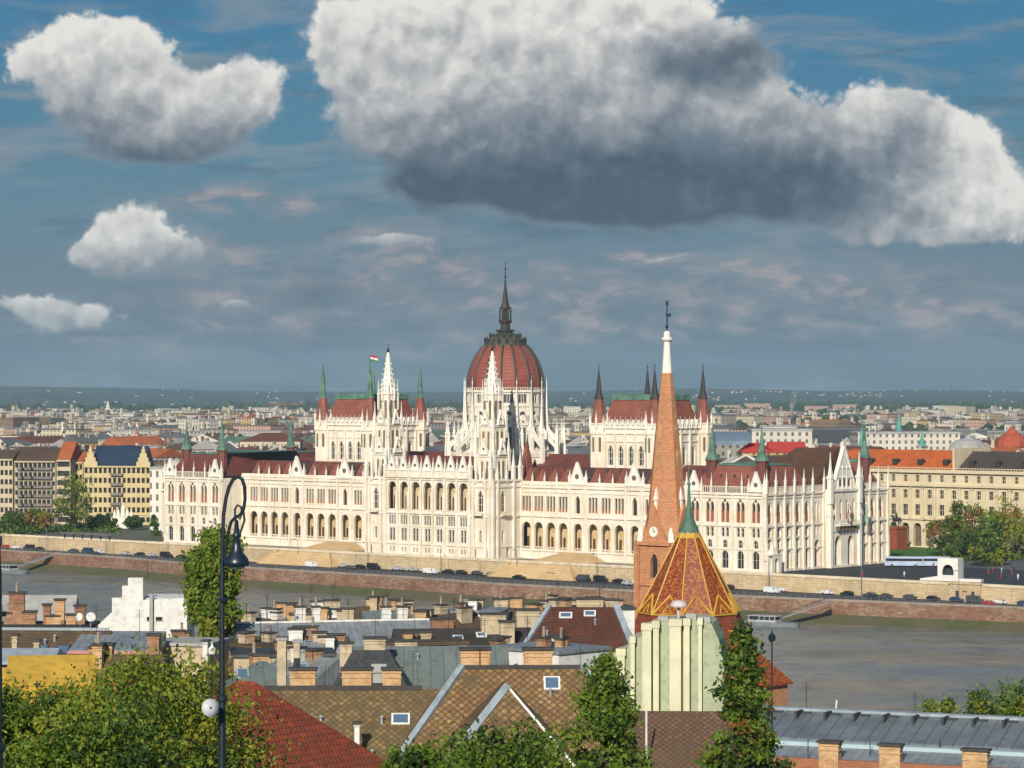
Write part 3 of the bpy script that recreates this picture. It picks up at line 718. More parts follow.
# flanking masses carrying the two river towers
def towerbase(sgn):
    u0, u1 = (18.7, 28.2) if sgn > 0 else (-28.2, -18.7)
    x = (u0+u1)/2
    mb = MB()
    def face(F, a, b, cx):
        mb.M = F
        facepanel(mb, a, b, 0, 4.2, [(cx-2.6, 1.5, 0, 3.6, 'a'), (cx+2.4, 1.5, 0, 3.6, 'a')], .8)
        facepanel(mb, a, b, 4.2, 14.2, [(cx, 1.2, 5.6, 9.6, 'p')], .6)
        facepanel(mb, a, b, 14.2, 26, [(cx, 2.3, 15.6, 22.6, 'p')], .9)
        for z, h, o in ((0, .6, .5), (3.9, .35, .3), (13.8, .6, .5), (23.6, .5, .4), (25.6, .6, .6)): course(mb, a, b, z, h, o)
        for e in (a+.5, b-.5, (a+cx)/2-.2, (b+cx)/2+.2): mb.box(e-.4, e+.4, -.7, .02, 0, 26.4)
        mb.box(cx-1.7, cx+1.7, -1.6, 0, 14.4, 14.8); balustrade(mb, cx-1.7, cx+1.7, 14.8, .9, -1.4)
        for w, zb, zt in ((1.2, 5.6, 9.6), (2.3, 15.6, 22.6), ):
            pool.add('window', winmesh(w, zt-zb, 'p', GLASSW, STONE2, 2, 2), F @ T(cx, .55, zb), w*(zt-zb))
        for e in (-2.6, 2.4): pool.add('window', winmesh(1.5, 3.6, 'a', GLASS, STONE2, 1, 0), F @ T(cx+e, .75, 0), 3)
    face(CF, u0, u1, x)
    if sgn > 0: face(T(u1, 0, 0) @ RZ(R(90)), -5, 10.4, 1.0)
    else: mb.M = ident; mb.poly((u0,-5,0),(u0,10.4,0),(u0,10.4,26),(u0,-5,26))
    mb.M = ident; mb.poly((u0,-5,26),(u1,-5,26),(u1,10.4,26),(u0,10.4,26)); 
    mb.build('tower_base_wall', STONE, PR)
    for px_, py_ in ((u0+.3, -5), (u1-.3, -5), (u1-.3 if sgn > 0 else u0+.3, 6.5), (u1-.3 if sgn > 0 else u0+.3, 10)): pin(px_, py_, 24, 1.1, 12.5)
    for px_, py_ in ((u0+3, -5.2), (u1-3, -5.2), (u1+.1 if sgn > 0 else u0-.1, -2), (u1+.1 if sgn > 0 else u0-.1, 2.6)): pin(px_, py_, 25, .6, 7)
    # the tower itself
    y = 1.0
    o = None
    tb = MB()
    tb.box(x-3.8, x+3.8, y-3.8, y+3.8, 25, 34); tb.box(x-4.1, x+4.1, y-4.1, y+4.1, 33.6, 34.4)
    tb.box(x-3.2, x+3.2, y-3.2, y+3.2, 34, 44); tb.box(x-3.5, x+3.5, y-3.5, y+3.5, 43.6, 44.3)
    tb.lathe([(2.7, 44), (2.7, 54), (3.1, 54.2), (3.1, 54.8)], 8, x, y, rot=R(22.5))
    for zz, hh, r_ in ((26, 7, 3.8), (35.5, 7, 3.2)):
        for fx, fy in ((0, -1), (1, 0), (0, 1), (-1, 0)):
            for e in (-.36, 0, .36):
                cx = x+fx*(r_+.1)+(-fy)*e*2*r_; cy = y+fy*(r_+.1)+fx*e*2*r_
                tb.box(cx-.16-abs(fx)*.12, cx+.16+abs(fx)*.12, cy-.16-abs(fy)*.12, cy+.16+abs(fy)*.12, zz, zz+hh)
    o = tb.build('river_tower', STONE, PR)
    for zz, hh, r_ in ((26.6, 5.6, 3.8), (36, 6, 3.2), (46, 6.2, 2.5)):
        for fx, fy in ((0, -1), (1, 0)):
            for e in (-.55, .55):
                cx = x+fx*(r_+.04)+(-fy)*e*2; cy = y+fy*(r_+.04)+fx*e*2
                wb_ = MB(); wb_.box(cx-.4*abs(fy)-.03, cx+.4*abs(fy)+.03, cy-.4*abs(fx)-.03, cy+.4*abs(fx)+.03, zz, zz+hh); wb_.build('belfry_light', mat('tower_opening', (.22, .17, .11)), o)
    sp = MB(); sp.lathe([(2.75, 54.8), (2.2, 57), (1.25, 62.5), (.55, 67.5), (.30, 68.6)], 8, x, y, rot=R(22.5))
    for k in range(8):
        a = R(22.5+45*k)
        for j in range(7):
            f = j/7; r_ = 2.7*(1-f)+.35; z_ = 55.4+f*12.6; sp.cbox(x+r_*math.cos(a), y+r_*math.sin(a), z_, .28, .28, .45)
    sp.build('spire', STONE2, o)
    fn = MB(); fn.lathe([(.3, 68.4), (.55, 68.9), (.45, 69.6), (.12, 70.0), (.08, 71.4)], 6, x, y); fn.build('finial', DCOPPER, o)
    for a in (-1, 1):
        for b_ in (-1, 1):
            pin(x+a*3.8, y+b_*3.8, 29, 1.0, 13); pin(x+a*3.2, y+b_*3.2, 40, .8, 12); pin(x+a*2.3, y+b_*2.3, 49, .6, 10.5)
    for a, b_ in ((1, 0), (-1, 0), (0, 1), (0, -1)): pin(x+a*2.9, y+b_*2.9, 52, .5, 7.6)
    for a, b_ in ((1, 0), (0, -1)):
        FF = T(x, y-4.1, 34.4) if b_ else T(x+4.1, y, 34.4) @ RZ(R(90))
        gablet(0, 0, 3.4, 5.4, FF); gablet(0, 9.8, 2.8, 5.0, FF @ T(0, .7, 0))
towerbase(1); towerbase(-1)

# ---- halls of the two chambers
def hall(cx, green):
    a0, a1, b0, b1 = cx-12, cx+12, 22.5, 49.5
    mb = MB()
    for F, w in ((T(a0, b0, 0), 24), (T(a1, b0, 0) @ RZ(R(90)), 27)):
        mb.M = F
        n = 4; ops = [(3.6+(w-7.2)*(k+.5)/n, 2.1, 31, 37.5, 'p') for k in range(n)]
        facepanel(mb, 0, w, 20, 41.4, ops, .7)
        for z, h, o in ((38.6, .4, .3), (41.2, .5, .4)): course(mb, 0, w, z, h, o)
        for k in range(n+1): x = 3.6+(w-7.2)*k/n; mb.box(x-.35, x+.35, -.7, .02, 20, 41.6)
        mb.box(0, w, -.05, .25, 41.6, 43.4)
        for (uc, ww, zb, zt, sh) in ops: pool.add('window', winmesh(ww, zt-zb, 'p', GLASS, STONE2, 2, 2), F @ T(uc, .6, zb), ww*(zt-zb))
        n2 = 8
        for k in range(n2):
            x = 3.2+(w-6.4)*(k+.5)/n2; gablet(x, 43.0, 1.9, 3.0, F); pin(3.2+(w-6.4)*k/n2, -.1, 41.6, .4, 5.6, F)
    mb.M = ident; mb.poly((a0,b0,20),(a0,b1,20),(a0,b1,43),(a0,b0,43)); mb.poly((a0,b1,20),(a1,b1,20),(a1,b1,43),(a0,b1,43))
    mb.build('chamber_wall', STONE, PR)
    i = 2.8; z0, z1 = 43.0, 52.6
    rb = MB(); rb.add([(a0+1,b0+1,z0),(a1-1,b0+1,z0),(a1-1,b1-1,z0),(a0+1,b1-1,z0),(a0+1+i,b0+1+i,z1),(a1-1-i,b0+1+i,z1),(a1-1-i,b1-1-i,z1),(a0+1+i,b1-1-i,z1)],
                      [(0,1,5,4),(1,2,6,5),(2,3,7,6),(3,0,4,7),(4,5,6,7)]); o = rb.build('chamber_roof', PRED2, PR)
    cb = MB(); cb.box(a0+1+i-.4, a1-1-i+.4, b0+1+i-.4, b0+1+i, z1-.2, z1+1.6); cb.box(a0+.6+i, a1-.6-i, b1-1-i, b1-.6-i, z1-.2, z1+1.6)
    cb.box(a1-1-i, a1-.6-i, b0+1+i, b1-1-i, z1-.2, z1+1.6); cb.box(a0+.6+i, a0+1+i, b0+1+i, b1-1-i, z1-.2, z1+1.6); cb.build('roof_crest', COPPER, o)
    for (x, y) in ((a0+.4, b0+.4), (a1-.4, b0+.4), (a1-.4, b1-.4), (a0+.4, b1-.4)):
        tb = MB(); tb.lathe([(3.0, 24), (3.0, 41), (3.3, 41.2), (3.3, 41.8), (2.8, 42), (2.8, 44.2), (3.1, 44.4), (3.1, 44.8)], 8, x, y, rot=R(22.5)); t = tb.build('chamber_turret', STONE, PR)
        tb = MB()
        for k in range(8):
            a = R(45*k); tb.cbox(x+2.8*math.cos(a), y+2.8*math.sin(a), 35.5, .6, .6, 4.6)
        tb.build('turret_light', mat('tower_opening', (.22, .17, .11)), t)
        tb = MB(); tb.lathe([(2.75, 44.4), (2.2, 47.5), (1.65, 51.2), (1.4, 53.0)], 8, x, y, rot=R(22.5)); tb.build('turret_cone', PRED2, t)
        tb = MB(); tb.lathe([(1.75, 52.8), (1.05, 54.4), (.72, 57.5), (.42, 60.5), (.08, 63.0), (.22, 63.3), (.03, 64.4)] if not green else [(1.6, 52.8), (1.05, 54.0), (.95, 56.4), (.7, 60.2), (.12, 64.8)], 8, x, y, rot=R(22.5)); tb.build('turret_spire', COPPER if green else DCOPPER, t)
        for k in range(8):
            a = R(22.5+45*k); pin(x+3.0*math.cos(a), y+3.0*math.sin(a), 41.6 if k % 2 else 43.0, .55, 6.2)
hall(-64, True); hall(62.5, False)
# ---- body around the dome: inner wings and their roofs
mb = MB()
for (x0, x1, y0, y1, z1) in ((16, 50, 27, 44, 28), (-52, -16, 27, 44, 28), (-104, 104, 55, 70, 25), (74, 104, 28, 50, 24), (-104, -76, 28, 50, 24)):
    mb.box(x0, x1, y0, y1, 0, z1)
mb.build('inner_wing_wall', YSTONE, PR)
for (x0, x1, y0, y1, z0, z1) in ((16, 50.4, 27, 44, 28.2, 34), (-52, -16, 27, 44, 28.2, 34), (-104, 104, 55, 70, 25.2, 31), (74.6, 103.8, 28, 50, 24.2, 31), (-103.8, -76.2, 28, 50, 24.2, 31)):
    rb = MB(); rb.gable(x0, x1, y0, y1, z0, z1); rb.build('inner_roof', PRED, PR)
tb = MB(); tb.lathe([(2.0, 24), (2.0, 30), (1.6, 33), (.2, 38.5)], 4, 24, 18, rot=R(45)); tb.build('inner_turret', PRED2, PR)

# ---- dome
DX, DY = 0.0, 35.0
D = T(DX, DY, 0)
N16 = 16; HA = math.pi/16
ct = MB(); ct.lathe([(13.3, 18), (13.3, 47)], 16, DX, DY, rot=HA)
for k in range(16):
    a = 2*math.pi*k/16
    F = D @ RZ(a) @ T(0, 0, 0)
ct.k = 0
dr = ct.build('dome_drum', STONE, PR)
sd_w = 2*13.3*math.sin(HA)
fm = MB(); lm = MB(); um = MB()
for k in range(16):
    a = 2*math.pi*k/16
    Fk = D @ RZ(a+R(90)) @ T(0, -(13.3*math.cos(HA)), 0)         # panel plane facing outwards
    # upper gallery stage
    um.M = Fk
    facepanel(um, -sd_w/2, sd_w/2, 46, 55.8, [(-1.15, .95, 51.2, 54.0, 'r'), (0, .95, 51.2, 54.0, 'r'), (1.15, .95, 51.2, 54.0, 'r'), ], .5) if False else None
    facepanel(um, -sd_w/2, sd_w/2, 44.5, 50.3, [(0, 2.3, 45.6, 48.4, 'a')], .5)
    facepanel(um, -sd_w/2, sd_w/2, 50.3, 55.4, [(0, 3.2, 51.3, 54.2, 'r')], .6)
    for z, h, o in ((44.2, .4, .4), (50.0, .4, .3), (54.9, .5, .5)): course(um, -sd_w/2-.1, sd_w/2+.1, z, h, o)
    balustrade(um, -sd_w/2, sd_w/2, 55.4, 1.1, 0)
    lm = MB(); lm.M = Fk; lm.box(-1.2, 1.2, -.06, .02, 31.5, 43); lm.box(-1.1, 1.1, .42, .5, 45.6, 48.4); lm.box(-1.6, 1.6, .5, .56, 51.3, 54.2); lm.build('drum_window', mat('dome_window', (.10, .10, .11), .4), dr)
    fm.M = Fk; fm.box(-1.35, -1.15, -.25, .02, 30, 43.4); fm.box(1.15, 1.35, -.25, .02, 30, 43.4); fm.box(-.09, .09, -.14, .02, 31, 43); fm.box(-1.35, 1.35, -.25, .02, 43, 43.5)
    fm.box(-.5, -.36, .2, .45, 51.3, 54.2); fm.box(.36, .5, .2, .45, 51.3, 54.2)
    gablet(0, 43.6, 3.2, 3.6, Fk)
    # corner pier, flying buttress, outer pinnacle
    b = a+HA
    FB = D @ RZ(b)
    pool.add('drum_pier', PIN, FB @ T(14.3, 0, 24) @ S(1.3, 1.3, 36.5), 47)
    fb = None
um.build('dome_gallery', STONE, dr); fm.build('drum_tracery', STONE2, dr)
fb = MB()
fb.add([(13.6,-.35,44.5),(20.2,-.35,36.5),(20.2,-.35,35.3),(17,-.35,38.2),(13.6,-.35,40.2),(13.6,.35,44.5),(20.2,.35,36.5),(20.2,.35,35.3),(17,.35,38.2),(13.6,.35,40.2)],
       [(0,1,2,3,4),(9,8,7,6,5),(0,5,6,1),(1,6,7,2),(2,7,8,3),(3,8,9,4),(4,9,5,0)])
fb.box(19.6, 21.0, -.6, .6, 20, 36.8)
FBM = fb.mesh('flying_buttress', [STONE2])
for k in range(16):
    b = 2*math.pi*k/16+HA
    FB = D @ RZ(b)
    pool.add('flying_buttress', FBM, FB, 30); pool.add('buttress_pinnacle', PIN, FB @ T(20.3, 0, 36.0) @ S(1.0, 1.0, 9.5), 9)
# chapel ring between the outer piers
rg = MB(); sw = 2*19.6*math.sin(HA); wl = []
for k in range(16):
    a = 2*math.pi*k/16; Fk = D @ RZ(a+R(90)) @ T(0, -(19.6*math.cos(HA)), 0)
    rg.M = Fk; facepanel(rg, -sw/2, sw/2, 18, 33.6, [(-1.4, 1.6, 24.6, 31.4, 'p'), (1.4, 1.6, 24.6, 31.4, 'p')], .7)
    course(rg, -sw/2, sw/2, 33.0, .5, .4); balustrade(rg, -sw/2, sw/2, 33.6, 1.1, 0)
    for e in (-1.4, 1.4): pool.add('window', winmesh(1.6, 6.8, 'p', GLASS, STONE2, 2, 2), Fk @ T(e, .6, 24.6), 11 if 6 < k < 14 or True else 1)
rg.M = ident; rg.lathe([(19.3, 33.5), (13.4, 36.0)], 16, DX, DY, rot=HA, caps=False)
rg.build('dome_ring_wall', STONE, PR)
# the red shell
prof = [(12.55, 55.0), (13.0, 57.0), (13.05, 59.0), (12.75, 61.0), (12.1, 63.4), (11.2, 65.6), (10.1, 67.6), (8.7, 69.6), (7.2, 71.0)]
db = MB(); db.lathe(prof, 16, DX, DY, rot=HA); sh_ = db.build('dome', DOMER, PR)
rb = MB()
for k in range(16):
    b = 2*math.pi*k/16+HA
    rb.tube([((r_+.05)*math.cos(b)+DX, (r_+.05)*math.sin(b)+DY, z) for r_, z in prof], .46, 5)
rb.build('dome_ribs', mat('rib_metal', (.07, .055, .045), .6), sh_)
kb = MB(); kb.lathe([(7.4, 70.8), (7.3, 71.4), (6.2, 72.8), (4.4, 74.4), (2.6, 75.4), (2.3, 76.0)], 16, DX, DY, rot=HA); cr = kb.build('dome_crown', mat('crown_metal', (.075, .075, .055), .6, .4, .5), sh_)
kb = MB()
for k in range(16):
    a = 2*math.pi*k/16; c_, s_ = math.cos(a), math.sin(a)
    kb.M = D @ RZ(a) @ T(6.9, 0, 71.2); kb.lathe([(.45, 0), (.40, 1.3), (.65, 1.5), (.05, 2.8)], 5)
    kb.M = D @ RZ(a+HA) @ T(5.3, 0, 73.4); kb.lathe([(.35, 0), (.30, 1.0), (.45, 1.1), (.03, 2.0)], 5)
kb.build('crown_pinnacle', DCOPPER, cr)
kb = MB(); kb.lathe([(3.3, 75.8), (3.3, 76.3), (1.7, 76.6), (1.6, 78.6), (2.3, 78.9), (2.3, 79.6), (1.25, 80), (1.2, 83.4), (1.7, 83.7), (1.6, 84.2), (1.0, 86.2), (.62, 89.6), (.25, 93.2), (.22, 94)], 8, DX, DY)
ln = kb.build('dome_lantern', DCOPPER, sh_)
kb = MB()
for k in range(8):
    a = 2*math.pi*k/8+.39; kb.M = D @ T(2.0*math.cos(a), 2.0*math.sin(a), 79.4); kb.lathe([(.25, 0), (.22, 3), (.36, 3.1), (.03, 5.0)], 5)
kb.build('lantern_pinnacle', DCOPPER, ln)
kb = MB(); kb.lathe([(.16, 93.6), (.12, 99.4)], 5, DX, DY)
for z, r_ in ((94.6, .55), (96.0, .3), (97.4, .42), (99.2, .3)): kb.lathe([(.05, z-r_), (r_, z), (.05, z+r_)], 8, DX, DY)
kb.build('finial', DCOPPER, ln)
pool.flush(100)

# ---- flag on the north chamber turret, two flags on the south portal balcony
def flag(loc, w, h, stripes, label, hang=False, yaw=0.0, pole=2.0):
    r = root('flag', loc, YAW+yaw, label, 'flag')
    mb = MB(); mb.lathe([(.10, 0), (.07, pole)], 6); mb.build('flagpole', DCOPPER, r)
    mb = MB(); n = 10
    for k, _ in enumerate(stripes):
        mb.k = k
        for i in range(n):
            def pt(i, f):
                if hang: return (.1+w*f, .25*math.sin(i*1.3+f*3), pole-h*i/n)
                return (.1+w*i/n, .3*math.sin(i*.8), pole-.05-h*f-.5*(i/n)**1.2*w*.35)
            f0_, f1_ = k/len(stripes), (k+1)/len(stripes)
            mb.poly(pt(i, f0_), pt(i+1, f0_), pt(i+1, f1_), pt(i, f1_))
    o = mb.build('cloth', stripes, r)
    md = o.modifiers.new('s', 'SOLIDIFY'); md.thickness = .03
FR = mat('flag_red', (.5, .03, .04), .8, .1); FW = mat('flag_white', (.75, .73, .7), .8, .1); FG = mat('flag_green', (.03, .22, .08), .8, .1)
FBl = mat('flag_blue', (.08, .35, .5), .8, .1); FY = mat('flag_yellow', (.7, .5, .05), .8, .1)
flag(st(-52.4, 22.9, G+65.0), 3.2, 2.0, [FR, FW, FG], 'red white and green flag flying from the middle turret left of the dome', pole=3.0)
p_ = SF @ Vector((38.6, -4.4, 14)); q = st(p_.x, p_.y, G+p_.z); flag(q, 1.1, 5.6, [FR, FW, FG], 'red white and green flag hanging over the portal balcony of the white gabled front', True, pole=6)
p_ = SF @ Vector((49.0, -4.0, 13)); q = st(p_.x, p_.y, G+p_.z); flag(q, 1.1, 6.0, [FBl, FY, FBl], 'light blue and gold flag hanging beside the right pier of the gabled front', True, pole=6.5)

# ---- sloping stone ramps (stairs) down from the terrace on either side of the centre
for sgn, lab in ((1, 'broad honey stone ramp down to the quay road right of the central block'), (-1, 'broad honey stone ramp down to the quay road left of the central block')):
    r = root('ramp', st(sgn*53, -9.6, QZ), YAW, lab, 'ramp')
    mb = MB(); a, b_ = sorted((-17 if sgn > 0 else 17, 22 if sgn > 0 else -22)); h = G-QZ
    a, b_ = -12, 12
    mb.add([(a-6,-5.5,0),(b_+6,-5.5,0),(a,0,h-.1),(b_,0,h-.1),(a-6,0,0),(b_+6,0,0)], [(0,1,3,2),(0,2,4),(1,5,3),(0,4,5,1),(2,3,5,4)])
    mb.build('slope', YSTONE, r)
    mb = MB(); mb.M = T(0, 13.5, G-QZ); mb.add([(a,-5,0.02),(b_,-5,.02),(a+6,5.2,2.7),(b_-6,5.2,2.7),(a,5.2,.02),(b_,5.2,.02)], [(0,1,3,2),(0,2,4),(1,5,3),(2,3,5,4)])
    mb.build('upper_slope', YSTONE, r)
    for e in (a, b_):
        mb = MB(); mb.tube([(e+(6 if e < 0 else -6)*-1, -5.4, .4), (e, 0, h+.5)], .2, 4); mb.build('kerb_rail', YSTONE, r)

# ============================================================ plants
def leafmat(name, a, b):
    if name in MC: return MC[name]
    m = bpy.data.materials.new(name); m.use_nodes = True; nt = m.node_tree; nt.nodes.clear(); g = NT(nt)
    out = g.n('ShaderNodeOutputMaterial'); d = g.n('ShaderNodeBsdfPrincipled'); t = g.n('ShaderNodeBsdfTranslucent'); mx = g.n('ShaderNodeMixShader')
    geo = g.n('ShaderNodeNewGeometry')
    f = g.m('ADD', g.m('MULTIPLY', g.mr(g.noise(geo.outputs['Position'], .8, 3), .35, .65), .6), g.m('MULTIPLY', geo.outputs['Random Per Island'], .4))
    c = g.mix(f, a, b)
    g.put(d.inputs['Base Color'], c); d.inputs['Roughness'].default_value = .55; d.inputs['Specular IOR Level'].default_value = .3
    g.put(t.inputs['Color'], g.mix(1.0, c, (1.3, 1.2, .5), 'MULTIPLY')); mx.inputs[0].default_value = .28
    nt.links.new(d.outputs[0], mx.inputs[1]); nt.links.new(t.outputs[0], mx.inputs[2]); nt.links.new(mx.outputs[0], out.inputs[0])
    MC[name] = m; return m
LF1 = leafmat('leaf_green', (.07, .14, .012), (.15, .23, .022))
LF2 = leafmat('leaf_yellow_green', (.16, .20, .02), (.30, .30, .03))
LF3 = leafmat('leaf_dark', (.022, .055, .010), (.055, .10, .018))
LF4 = leafmat('leaf_autumn', (.22, .09, .02), (.30, .17, .03))
LF5 = leafmat('leaf_poplar', (.11, .18, .018), (.20, .26, .03))
BARK = mat('bark', (.10, .075, .05), .95, .4, 1.0, .5)
def tree(name, label, x, y, zb, h, cw, crown_lo=.3, leaf=.35, n=3000, mats=(None,), shape='round', group=None, cat='tree', seed=1, weights=None, clumps=None, cd_=None):
    r = random.Random(seed); mats = list(mats); weights = weights or [1]*len(mats)
    t = root(name, (x, y, zb), r.uniform(0, 6), label, cat, group); cd_ = cd_ or cw
    tk = MB(); rt = max(.08, h*.022)
    tk.tube([(0,0,-.5),(rt*.3,0,h*.3),(-rt*.3,rt*.4,h*.6),(0,0,h*.88)], [rt*1.2, rt, rt*.6, rt*.15], 7)
    cz0 = h*crown_lo; cen = (cz0+h)/2; ch = (h-cz0)/2
    C = []
    nc = clumps or max(14, int(n/110))
    for i in range(nc):
        for _ in range(50):
            a = Vector((r.uniform(-1,1), r.uniform(-1,1), r.uniform(-1,1))); q = a.length
            if .35 < q < 1: break
        f = a.z
        if shape == 'column': wz = (1-max(0, f)**3*.75)*(1-max(0, -f)**4*.5)
        elif shape == 'cone': wz = max(.08, 1.25-.60*(f+1)**1.0)*r.uniform(.7, 1.2)
        else: wz = 1.0
        rad = math.hypot(a.x, a.y)
        c = Vector((a.x*wz*cw/2, a.y*wz*cd_/2, cen+f*ch)) if shape == 'round' else Vector((a.x/max(rad,.01)*math.sqrt(r.random())*wz*cw/2*.9, a.y/max(rad,.01)*math.sqrt(r.random())*wz*cd_/2*.9, cen+f*ch))
        C.append((c, r.uniform(.6, 1.25)))
    for c, _ in C[::max(1, nc//14)]:
        z0 = max(.15*h, min(c.z*.75, h*.8)); tk.tube([(0,0,z0), (c.x*.5, c.y*.5, (z0+c.z)/2+.02*h), tuple(c)], [rt*.4, rt*.25, rt*.06], 5)
    tk.build('trunk', BARK, t)
    mb = MB(); cr = (cw*cd_*2*ch)**(1/3)*.15 if shape == 'round' else (cw*.13 if shape == 'column' else cw*.085)
    per = n//nc; cen_ = Vector((0,0,cen))
    for c, sz in C:
        k = r.choices(range(len(mats)), weights)[0]; sz = sz*sz if sz > 1 else sz
        for j in range(int(per*sz)):
            d = Vector((r.gauss(0,1), r.gauss(0,1), r.gauss(0,.75)))*cr*.62*sz; p = c+d
            a = Vector((r.gauss(0,1), r.gauss(0,1), r.gauss(0,.6))).normalized(); b = a.orthogonal().normalized()
            b = (Matrix.Rotation(r.uniform(0, 6.3), 3, a) @ b); w = a.cross(b); s = leaf*r.choice((.5, .75, .9, 1.05, 1.35))*r.uniform(.85, 1.15)
            mb.k = k if r.random() < .8 else r.randrange(len(mats))
            mb.poly(p-b*s*.5, p+w*s*.3-a*s*.08, p+b*s*.5, p-w*s*.3-a*s*.08)
    mb.build('crown', mats, t); return t

# ============================================================ hills
rh = random.Random(3)
def vnoise(x, y, seed=0):
    def hsh(i, j): 
        v = math.sin(i*127.1+j*311.7+seed*74.7)*43758.5453; return v-math.floor(v)
    i, j = math.floor(x), math.floor(y); fx, fy = x-i, y-j; fx = fx*fx*(3-2*fx); fy = fy*fy*(3-2*fy)
    return (hsh(i,j)*(1-fx)+hsh(i+1,j)*fx)*(1-fy)+(hsh(i,j+1)*(1-fx)+hsh(i+1,j+1)*fx)*fy
prof_h = [(-400,384),(0,386),(60,386.5),(130,387.5),(200,390),(300,391),(420,391.5),(580,391),(640,389.5),(690,388),(760,389.5),(860,391.5),(905,389.5),(960,390),(1024,391),(1500,388)]
def lerp(tab, x):
    for (a, va), (b, vb) in zip(tab, tab[1:]):
        if x <= b: return va+(vb-va)*max(0, (x-a))/(b-a)
    return tab[-1][1]
def hill_z(X, Y):
    az = 512+FPX*X/Y
    top = CAMZ-(lerp(prof_h, az)-389)/FPX*13000
    f = max(0, min(1, (Y-7600)/5400)); f = f*f*(3-2*f)
    n = (vnoise(X/900, Y/1400)-.5)*34+(vnoise(X/300, Y/500, 2)-.5)*16+(vnoise(X/90, Y/90, 3)-.5)*4
    f2 = 1 if Y < 13000 else max(0, 1-(Y-13000)/3000)
    return 11.5+(top-11.5)*f*f2+n*min(1, f*3)*(.3+.7*(1-f))
mb = MB(); nx, ny = 170, 60; b = []
for j in range(ny+1):
    Y = 7300+8700*j/ny
    for i in range(nx+1):
        X = (-.36+.72*i/nx)*Y; b.append((X, Y, hill_z(X, Y)))
mb.add(b, [(j*(nx+1)+i, j*(nx+1)+i+1, (j+1)*(nx+1)+i+1, (j+1)*(nx+1)+i) for j in range(ny) for i in range(nx)])
HILLM = mat('wooded_hill', (.004, .018, .018), .95, .4, .012, 0, col2=(.085, .110, .065))
struct(mb.build('hills', HILLM, smooth=True))

# ============================================================ city behind
WALLS = [mat('far_wall_'+n, c, .9, .15, .05, 0, pattern='windows', wx=wx) for n, c, wx in
         (('cream', (.58,.50,.36), 3.2), ('white', (.63,.58,.49), 3.6), ('ochre', (.50,.36,.16), 3.0), ('pink', (.50,.32,.24), 3.3), ('grey', (.30,.28,.25), 3.4), ('brown', (.25,.17,.11), 3.1))]
WN = ['cream', 'white', 'ochre', 'pink', 'grey', 'brown']
ROOFS = [mat('far_roof_'+n, c, .8, .3, .05, 0) for n, c in (('dark red', (.17,.06,.04)), ('orange', (.42,.12,.04)), ('grey', (.13,.135,.145)), ('brown', (.11,.07,.045)), ('pale', (.42,.41,.39)), ('green', (.10,.17,.13)))]
RN = ['dark red', 'orange', 'grey', 'brown', 'pale', 'green']
pending = []      # (object, base label, image column) for labels that need an ordinal
def later(o, label): pending.append((o, label, pxof(o.matrix_world.translation if False else Vector(o.location))))
def block(mb_w, mb_r, w, d, h, rise, kind):
    mb_w.box(-w/2, w/2, -d/2, d/2, 0, h)
    if kind == 'flat': mb_r.box(-w/2-.2, w/2+.2, -d/2-.2, d/2+.2, h, h+.6); mb_r.box(-w*.2, w*.1, -d*.2, d*.2, h+.6, h+3)
    elif kind == 'gable': mb_r.gable(-w/2, w/2, -d/2, d/2, h+.02, h+rise)
    else: mb_r.hip(-w/2, w/2, -d/2, d/2, h+.02, h+rise)
landm = [(-50,"far left edge"),(60,'left edge'),(150,"parliament's left corner"),(240,"left turrets"),(330,'left chamber hall'),(400,'left river spire'),(455,'gap left of the dome'),(520,'great dome'),(570,'gap right of the dome'),(620,'right chamber hall'),(670,'orange brick spire'),(730,'right chamber turret'),(790,'near corner turret'),(850,'great white gable'),(900,"orange roof"),(960,'ministry roof'),(1060,"right edge")]
cc = random.Random(11)
cnt = 0; cells = []
for i in range(-16, 40):
    for j in range(-6, 34):
        s = -560+46*i+cc.uniform(-3, 3)+(j % 2)*14; t = 205+41*j+cc.uniform(-2, 2)
        v = st(s, t, G); px = pxof(v)
        if -30 < px < 1054 and v.y > 1080 and not (t < 260 and s > 20) and not (v.y < 1225 and px < 175): cells.append((v.y, v, px, s, t))
cells.sort(key=lambda q: q[0])
